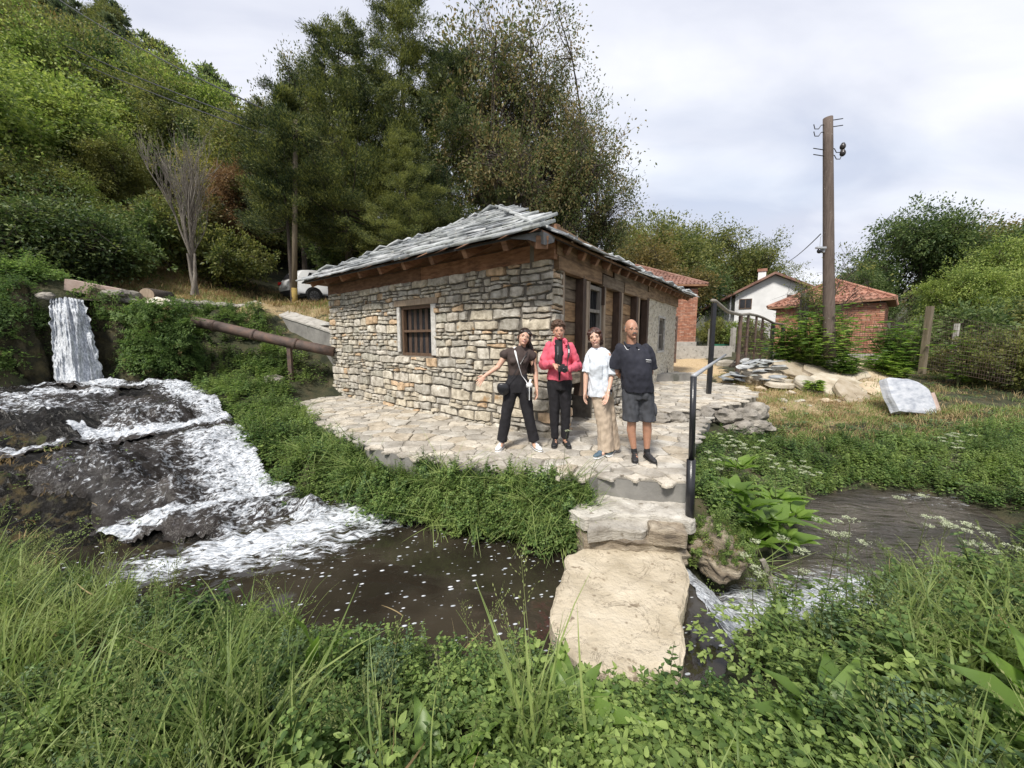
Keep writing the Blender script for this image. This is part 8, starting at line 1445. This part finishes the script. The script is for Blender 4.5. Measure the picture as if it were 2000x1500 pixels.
mb = MB(); mb.tube([w0+Vector(q) for q in [(-.035, .07, 1.43), (-.045, -.02, 1.425), (-.03, -.11, 1.34), (.0, -.165, 1.22), (.05, -.135, 1.05), (.105, -.15, .98), (.135, -.165, .93)]], [(.013, .004)]*7, 8); mb.build('strap', M['whiteplastic'], bot)
# --- woman 2: coral fleece with camera
g = on(1094, 869); p = Pers('curly haired woman in coral pink fleece holding a camera, second of the four', (g.x, g.y, .012), lean=-.022, k=1.02, sx=.92); SKM = SK['b']; H = headm((-.015, -.03, 1.615), yaw=-.05, tilt=R(-3), nod=R(3)); mb = MB()
loft(mb, [(0, 0, .88, .15, .11), (0, 0, .98, .152, .115), (0, 0, 1.12, .14, .105), (0, -.01, 1.30, .155, .11), (0, 0, 1.40, .165, .085), (0, 0, 1.45, .10, .06)]); limb(mb, [(0, 0, 1.42), (-.008, 0, 1.48), (-.015, -.01, 1.56)], [.058, .052, .052]); head(mb, H, 1.08, 1.05)
LH = Vector((-.125, -.245, 1.165)); RH = Vector((.075, -.255, 1.10)); limb(mb, [(-.17, 0, 1.405), (-.255, .0, 1.14), LH], [.05, .042, .026]); limb(mb, [(.175, 0, 1.40), (.275, .0, 1.13), RH], [.05, .042, .026]); hand(mb, LH, (.85, -.2, -.30), (.1, .5, -.8), -1, .38); hand(mb, RH, (-.95, -.15, -.10), (0, .3, .9), -1, .35)
for s in (-1, 1): limb(mb, [(.078*s, 0, .90), (.085*s, -.02, .48), (.078*s, .02, .10)], [.09, .055, .04]); limb(mb, [(.078*s, .03, .06), (.085*s, -.1, .04)], [.035, .025])
p.part('body', mb, SKM, VX, smooth=3)
mb = MB(); loft(mb, [(0, -.012, 1.0, .10, .112), (0, -.015, 1.15, .10, .122), (0, -.02, 1.30, .11, .122), (0, -.012, 1.40, .09, .10), (0, 0, 1.475, .062, .062)]); p.part('tee_shirt', mb, CL['blacktee'], .010)
mb = MB(); loft(mb, [(0, 0, .935, .190, .142), (0, 0, 1.0, .186, .145), (0, 0, 1.12, .172, .132), (0, -.004, 1.28, .185, .138), (0, 0, 1.38, .190, .108), (0, 0.005, 1.44, .145, .082), (0, .01, 1.49, .088, .075), (0, .012, 1.525, .082, .072)])
limb(mb, [(-.155, 0, 1.40), (-.262, .0, 1.14), LH+Vector((-.02, .02, .01))], [.074, .066, .046]); limb(mb, [(.16, 0, 1.395), (.282, .0, 1.13), RH+Vector((.03, .02, 0))], [.074, .066, .046]); mb.sphere((-.075, -.11, 1.28), (.06, .045, .06), 12, 8); mb.sphere((.085, -.11, 1.28), (.06, .045, .06), 12, 8)
jk = p.part('fleece_jacket', mb, CL['pink'], .010, fold=.014, seed=7)
mb = MB(); fy = lambda z: -.160+.10*max(0, (z-1.30))/.15
V = []; zs = [.945, 1.0, 1.10, 1.15, 1.22, 1.32, 1.40, 1.46, 1.50]; wl_ = [.004, .006, .012, .045, .066, .058, .056, .055, .052]; wr_ = [.004, .006, .012, .018, .034, .045, .05, .053, .052]
for z, a, b_ in zip(zs, wl_, wr_): yy = -.160 if z < 1.32 else -.160+.085*(z-1.32)/.18*1.0; V += [(-.03-a, yy, z), (-.03+b_*.4, yy-.012, z), (-.03+b_+.012, yy, z)]
n = len(V); V += [(x, y+.035, z) for x, y, z in V]; Fs = [(i*3+q, i*3+q+1, i*3+q+4, i*3+q+3) for i in range(len(zs)-1) for q in (0, 1)]; Fs += [(i*3, i*3+3, n+i*3+3, n+i*3) for i in range(len(zs)-1)]+[(i*3+2, n+i*3+2, n+i*3+5, i*3+5) for i in range(len(zs)-1)]; mb.add(V, Fs); p.part('open_front', mb, CL['blacktee'])
mb = MB(); mb.tube([(.05, -.095, 1.505), (.085, -.08, 1.47), (.10, -.10, 1.42), (.06, -.14, 1.43)], [(.02, .03), (.03, .035), (.02, .03), (.008, .01)], 8); mb.tube([(-.07, -.06, 1.52), (-.09, -.07, 1.46), (-.085, -.12, 1.42)], [(.016, .02), (.02, .022), (.008, .01)], 8); p.part('collar', mb, CL['pink'], .008, parent=jk)
mb = MB(); loft(mb, [(0, 0, .80, .165, .125), (0, 0, .92, .172, .13), (0, 0, .99, .16, .12)])
for s in (-1, 1): limb(mb, [(.085*s, 0, .88), (.088*s, -.02, .48), (.080*s, .015, .09)], [.108, .076, .062], 16, False)
p.part('trousers', mb, CL['black'], .010, fold=.010, seed=5); shoe(p, -.082, .0, 0, M['plasticblack'], -.2); shoe(p, .088, .0, 0, M['plasticblack'], .12)
face(p, H, 1.08, .8, None, 'curly'); mb = MB(); R3 = H.to_3x3(); mb.sphere(H @ Vector((0, .022, .055)), (.090, .104, .088), 18, 12, R3)
for i in range(190):
    v = rr_.normal(size=3); v /= np.linalg.norm(v)
    if v[2] < -.45 or (v[1] < -.3 and v[2] < .30): continue
    r = rr_.uniform(.013, .024); mb.sphere(H @ Vector((v[0]*.097, v[1]*.108+.018, v[2]*.10+.05)), (r, r, r*.8), 7, 5)
p.part('hair', mb, HR['curly'], .006, smooth=0)
w0 = Vector((g.x, g.y, .012)); cm = thing('camera', 'black photo camera with neck strap held by the woman in pink', 'camera', (g.x-.02, g.y-.3, 1.1)); cc = w0+Vector((-.02, -.30, 1.135)); mb = MB(); mb.box(cc, (.125, .06, .08)); mb.box(cc+Vector((0, 0, .048)), (.05, .05, .03)); mb.box(cc+Vector((-.05, -.025, 0)), (.026, .03, .075)); mb.build('camera_body', M['plasticblack'], cm); mb = MB(); mb.tube([cc+Vector((.01, -.03, -.005)), cc+Vector((.01, -.085, -.012)), cc+Vector((.01, -.11, -.015))], [.036, .036, .033], 18); mb.build('lens', M['blackmetal'], cm, True); mb = MB(); mb.tube([cc+Vector((.01, -.108, -.015)), cc+Vector((.01, -.113, -.015))], .027, 16); mb.build('lens_glass', M['glass'], cm)
mb = MB()
for s, xs in ((-1, (-.085, -.075, -.07)), (1, (.06, .075, .08))): mb.tube([cc+Vector((.06*s, 0, .035)), w0+Vector((xs[0], -.175, 1.22)), w0+Vector((xs[1], -.178, 1.32)), w0+Vector((xs[2], -.13, 1.43)), w0+Vector((.06*s, -.03, 1.515)), w0+Vector((.05*s, .07, 1.52))], [(.005, .003), (.005, .003), (.013, .004), (.017, .004), (.017, .004), (.017, .004)], 6)
mb.build('neck_strap', M['plasticblack'], cm); mb = MB(); mb.tube([w0+Vector((.0785, -.184, 1.345)), w0+Vector((.0805, -.158, 1.395))], [(.006, .003)]*2, 6); mb.build('strap_print', M['whiteplastic'], cm)
# --- woman 3: white tee, beige trousers, turned to the left
g = on(1181, 889); p = Pers('woman with auburn hair in a loose white tee and beige trousers, third from the left', (g.x, g.y, .012), lean=-.045, k=1.02); SKM = SK['c']; H = headm((-.10, -.02, 1.52), yaw=-.32, tilt=R(-9), nod=R(-4)); mb = MB()
loft(mb, [(-.03, 0, .85, .125, .115), (-.04, 0, .95, .115, .115), (-.05, 0, 1.08, .10, .10), (-.06, 0, 1.25, .115, .11), (-.06, 0, 1.33, .12, .09), (-.065, 0, 1.37, .07, .06)]); limb(mb, [(-.065, 0, 1.35), (-.085, 0, 1.41), (-.098, -.01, 1.47)], [.05, .045, .046]); head(mb, H, 1.05, .95)
limb(mb, [(.05, -.04, 1.30), (.085, -.07, 1.04), (.02, -.16, .84)], [.042, .034, .022]); hand(mb, (.015, -.165, .83), (-.35, -.15, -.95), (-.6, -.3, .3), 1, .25, .95); limb(mb, [(-.17, .02, 1.30), (-.225, .0, 1.04), (-.245, -.03, .84)], [.042, .034, .022]); hand(mb, (-.247, -.035, .83), (-.1, -.1, -1), (.6, -.4, 0), -1, .3, .95)
limb(mb, [(-.07, 0, .86), (-.02, -.03, .46), (-.01, .0, .10)], [.085, .05, .036]); limb(mb, [(.02, .03, .86), (.06, .06, .46), (.11, .12, .10)], [.085, .05, .036]); limb(mb, [(-.01, .03, .06), (-.05, -.1, .04)], [.035, .025]); limb(mb, [(.11, .14, .06), (.08, .0, .04)], [.035, .025]); p.part('body', mb, SKM, VX, smooth=3)
mb = MB(); loft(mb, [(-.05, 0, .77, .15, .135), (-.05, 0, .85, .148, .135), (-.055, 0, 1.0, .142, .135), (-.06, -.01, 1.18, .15, .145), (-.06, 0, 1.30, .148, .12), (-.065, 0, 1.365, .10, .08), (-.075, 0, 1.40, .062, .058)]); limb(mb, [(.01, -.01, 1.31), (.075, -.05, 1.16), (.085, -.065, 1.06)], [.080, .080, .076], 16, False); limb(mb, [(-.13, .01, 1.31), (-.19, .0, 1.18), (-.205, .0, 1.08)], [.070, .072, .070], 16, False); p.part('tee_shirt', mb, CL['whitetee'], .009, fold=.016, seed=12, fs=(9, 9, 4))
mb = MB(); loft(mb, [(-.03, 0, .76, .135, .125), (-.035, 0, .88, .128, .12)]); limb(mb, [(-.055, 0, .82), (.0, -.03, .45), (.012, -.005, .055)], [.112, .098, .105], 16, False); limb(mb, [(.02, .03, .82), (.075, .05, .45), (.125, .10, .06)], [.11, .098, .105], 16, False); p.part('trousers', mb, CL['beige'], .010, fold=.014, seed=9, fs=(9, 9, 2))
BL = pm('blue_canvas_shoe', [(.05, .09, .13), (.09, .14, .19)], 20, 4, .8, .2); shoe(p, -.03, -.03, 0, BL, -.75, sole=M['whiteplastic']); shoe(p, .115, .09, 0, BL, -.5, sole=M['whiteplastic'])
face(p, H, 1.05, .7, None, 'auburn'); R3 = H.to_3x3(); mb = MB(); mb.sphere(H @ Vector((0, .022, .050)), (.087, .101, .086), 18, 12, R3); mb.sphere(H @ Vector((.0, .05, -.03)), (.062, .055, .07), 14, 10, R3); mb.sphere(H @ Vector((.05, -.055, .064)), (.044, .032, .030), 12, 8, R3); mb.sphere(H @ Vector((-.05, -.050, .062)), (.042, .032, .030), 12, 8, R3); mb.sphere(H @ Vector((.074, -.02, .01)), (.022, .05, .075), 12, 8, R3); mb.sphere(H @ Vector((-.073, .0, .02)), (.014, .05, .055), 12, 8, R3); mb.sphere(H @ Vector((.045, .085, -.055)), (.042, .04, .05), 14, 10, R3); p.part('hair', mb, HR['auburn'], .006, smooth=2, fold=.004, fs=(50, 50, 20))
wt_ = thing('smart_watch', 'white strapped square watch on the wrist of the woman in white', 'watch', (g.x-.04, g.y-.12, .87)); w0 = Vector((g.x, g.y, .012)); q = w0+Vector((-.008, -.155, .885)); mb = MB(); mb.tube([q-Vector((-.008, -.008, .012)), q+Vector((.008, .008, .012))], .030, 16); mb.build('strap', M['whiteplastic'], wt_, True); mb = MB(); mb.box(q+Vector((.020, -.024, 0)), (.036, .012, .036), rz=.7); mb.build('screen', M['glass'], wt_)
# --- man
g = on(1249, 897); p = Pers('bald man with glasses in navy polo and grey cargo shorts, rightmost of the four', (g.x, g.y, .012), lean=-.075, k=1.015, sx=.90); SKM = SK['d']; H = headm((-.055, -.035, 1.625), yaw=.03, tilt=R(-1), nod=R(1)); mb = MB()
loft(mb, [(.01, 0, .85, .175, .135), (.0, 0, .95, .18, .15), (-.01, -.02, 1.10, .175, .165), (-.025, -.01, 1.28, .19, .14), (-.035, 0, 1.37, .19, .10), (-.05, 0, 1.42, .11, .06)]); limb(mb, [(-.05, 0, 1.42), (-.055, -.005, 1.48), (-.055, -.015, 1.56)], [.068, .064, .064]); head(mb, H, 1.09, 1.08)
limb(mb, [(-.215, 0, 1.385), (-.255, .06, 1.10), (-.06, .17, .96)], [.056, .046, .030]); limb(mb, [(.155, 0, 1.385), (.215, .06, 1.10), (.04, .17, .94)], [.056, .046, .030]); hand(mb, (-.055, .175, .95), (.8, .1, -.5), (0, 1, 0), 1, .3); hand(mb, (.035, .175, .93), (-.8, .1, -.4), (0, 1, 0), -1, .3)
limb(mb, [(-.08, 0, .86), (-.095, -.02, .49), (-.10, .01, .36), (-.065, .02, .10)], [.10, .060, .062, .036]); limb(mb, [(.10, 0, .86), (.115, -.02, .49), (.125, .01, .36), (.115, .02, .10)], [.10, .060, .062, .036]); limb(mb, [(-.065, .03, .06), (-.08, -.1, .04)], [.035, .025]); limb(mb, [(.115, .03, .06), (.12, -.1, .04)], [.035, .025]); p.part('body', mb, SKM, VX, smooth=3)
mb = MB(); loft(mb, [(.005, -.005, .86, .205, .175), (.0, -.012, .95, .205, .185), (-.01, -.028, 1.10, .20, .192), (-.025, -.02, 1.28, .212, .165), (-.035, -.005, 1.37, .212, .125), (-.045, 0, 1.415, .155, .092), (-.055, 0, 1.45, .082, .078)]); limb(mb, [(-.205, 0, 1.385), (-.262, .035, 1.24), (-.275, .05, 1.14)], [.078, .080, .078], 16, False); limb(mb, [(.145, 0, 1.385), (.215, .035, 1.24), (.235, .05, 1.14)], [.078, .080, .078], 16, False); po = p.part('polo_shirt', mb, CL['navy'], .010, fold=.012, seed=15)
mb = MB()
for s in (-1, 1): mb.tube([(-.075+.075*s, .01, 1.475), (-.075+.082*s, -.055, 1.455), (-.075+.062*s, -.110, 1.41), (-.075+.03*s, -.115, 1.42)], [(.010, .016), (.011, .018), (.010, .018), (.004, .006)], 8)
p.part('collar', mb, CL['navy'], .007, parent=po)
mb = MB()
for s in (-1, 1): mb.tube([(-.075+.098*s, -.06, 1.435), (-.075+.083*s, -.112, 1.388), (-.075+.066*s, -.130, 1.385)], .004, 6)
mb.tube([(.065, -.187, 1.268), (.14, -.166, 1.262)], (.0045, .006), 6); mb.tube([(.065, -.192, 1.245), (.14, -.171, 1.240)], (.002, .002), 6); p.part('white_trim', mb, M['whiteplastic'], parent=po)
mb = MB(); loft(mb, [(.012, 0, .78, .195, .145), (.01, 0, .90, .195, .16), (.005, 0, .95, .18, .15)]); limb(mb, [(-.09, 0, .84), (-.10, -.01, .62), (-.105, -.01, .49)], [.125, .115, .112], 18, False); limb(mb, [(.105, 0, .84), (.12, -.01, .62), (.125, -.01, .49)], [.125, .115, .112], 18, False); sh = p.part('shorts', mb, CL['grey'], .010, fold=.014, seed=18); mb = MB(); mb.sphere((.215, -.04, .64), (.03, .075, .09), 12, 8); p.part('cargo_pocket', mb, CL['grey'], parent=sh)
for x, dx in ((-.068, -.35), (.118, .08)): mb = MB(); limb(mb, [(x, .02, .13), (x, .015, .07)], [.040, .040], ends=False); p.part('sock', mb, CL['blacktee']); shoe(p, x, -.01, 0, M['plasticblack'], dx, w=.05)
face(p, H, 1.09, 0, ('blackmetal', .0032), 'grey'); R3 = H.to_3x3(); mb = MB(); t = lambda x, y, z: H @ Vector((x*1.09, y*1.09, z*1.09)); mb.tube([t(-.030, -.081, -.048), t(-.015, -.096, -.038), t(0, -.100, -.036), t(.015, -.096, -.038), t(.030, -.081, -.048)], [.004, .007, .008, .007, .004], 8); p.part('moustache', mb, HR['grey'], .004, smooth=0)
mb = MB()
for s in (-1, 1): mb.sphere(t(.068*s, .035, .012), (.014, .045, .04), 12, 8, R3)
mb.sphere(t(0, .085, -.005), (.055, .028, .045), 12, 8, R3); p.part('hair', mb, HR['grey'], .006)
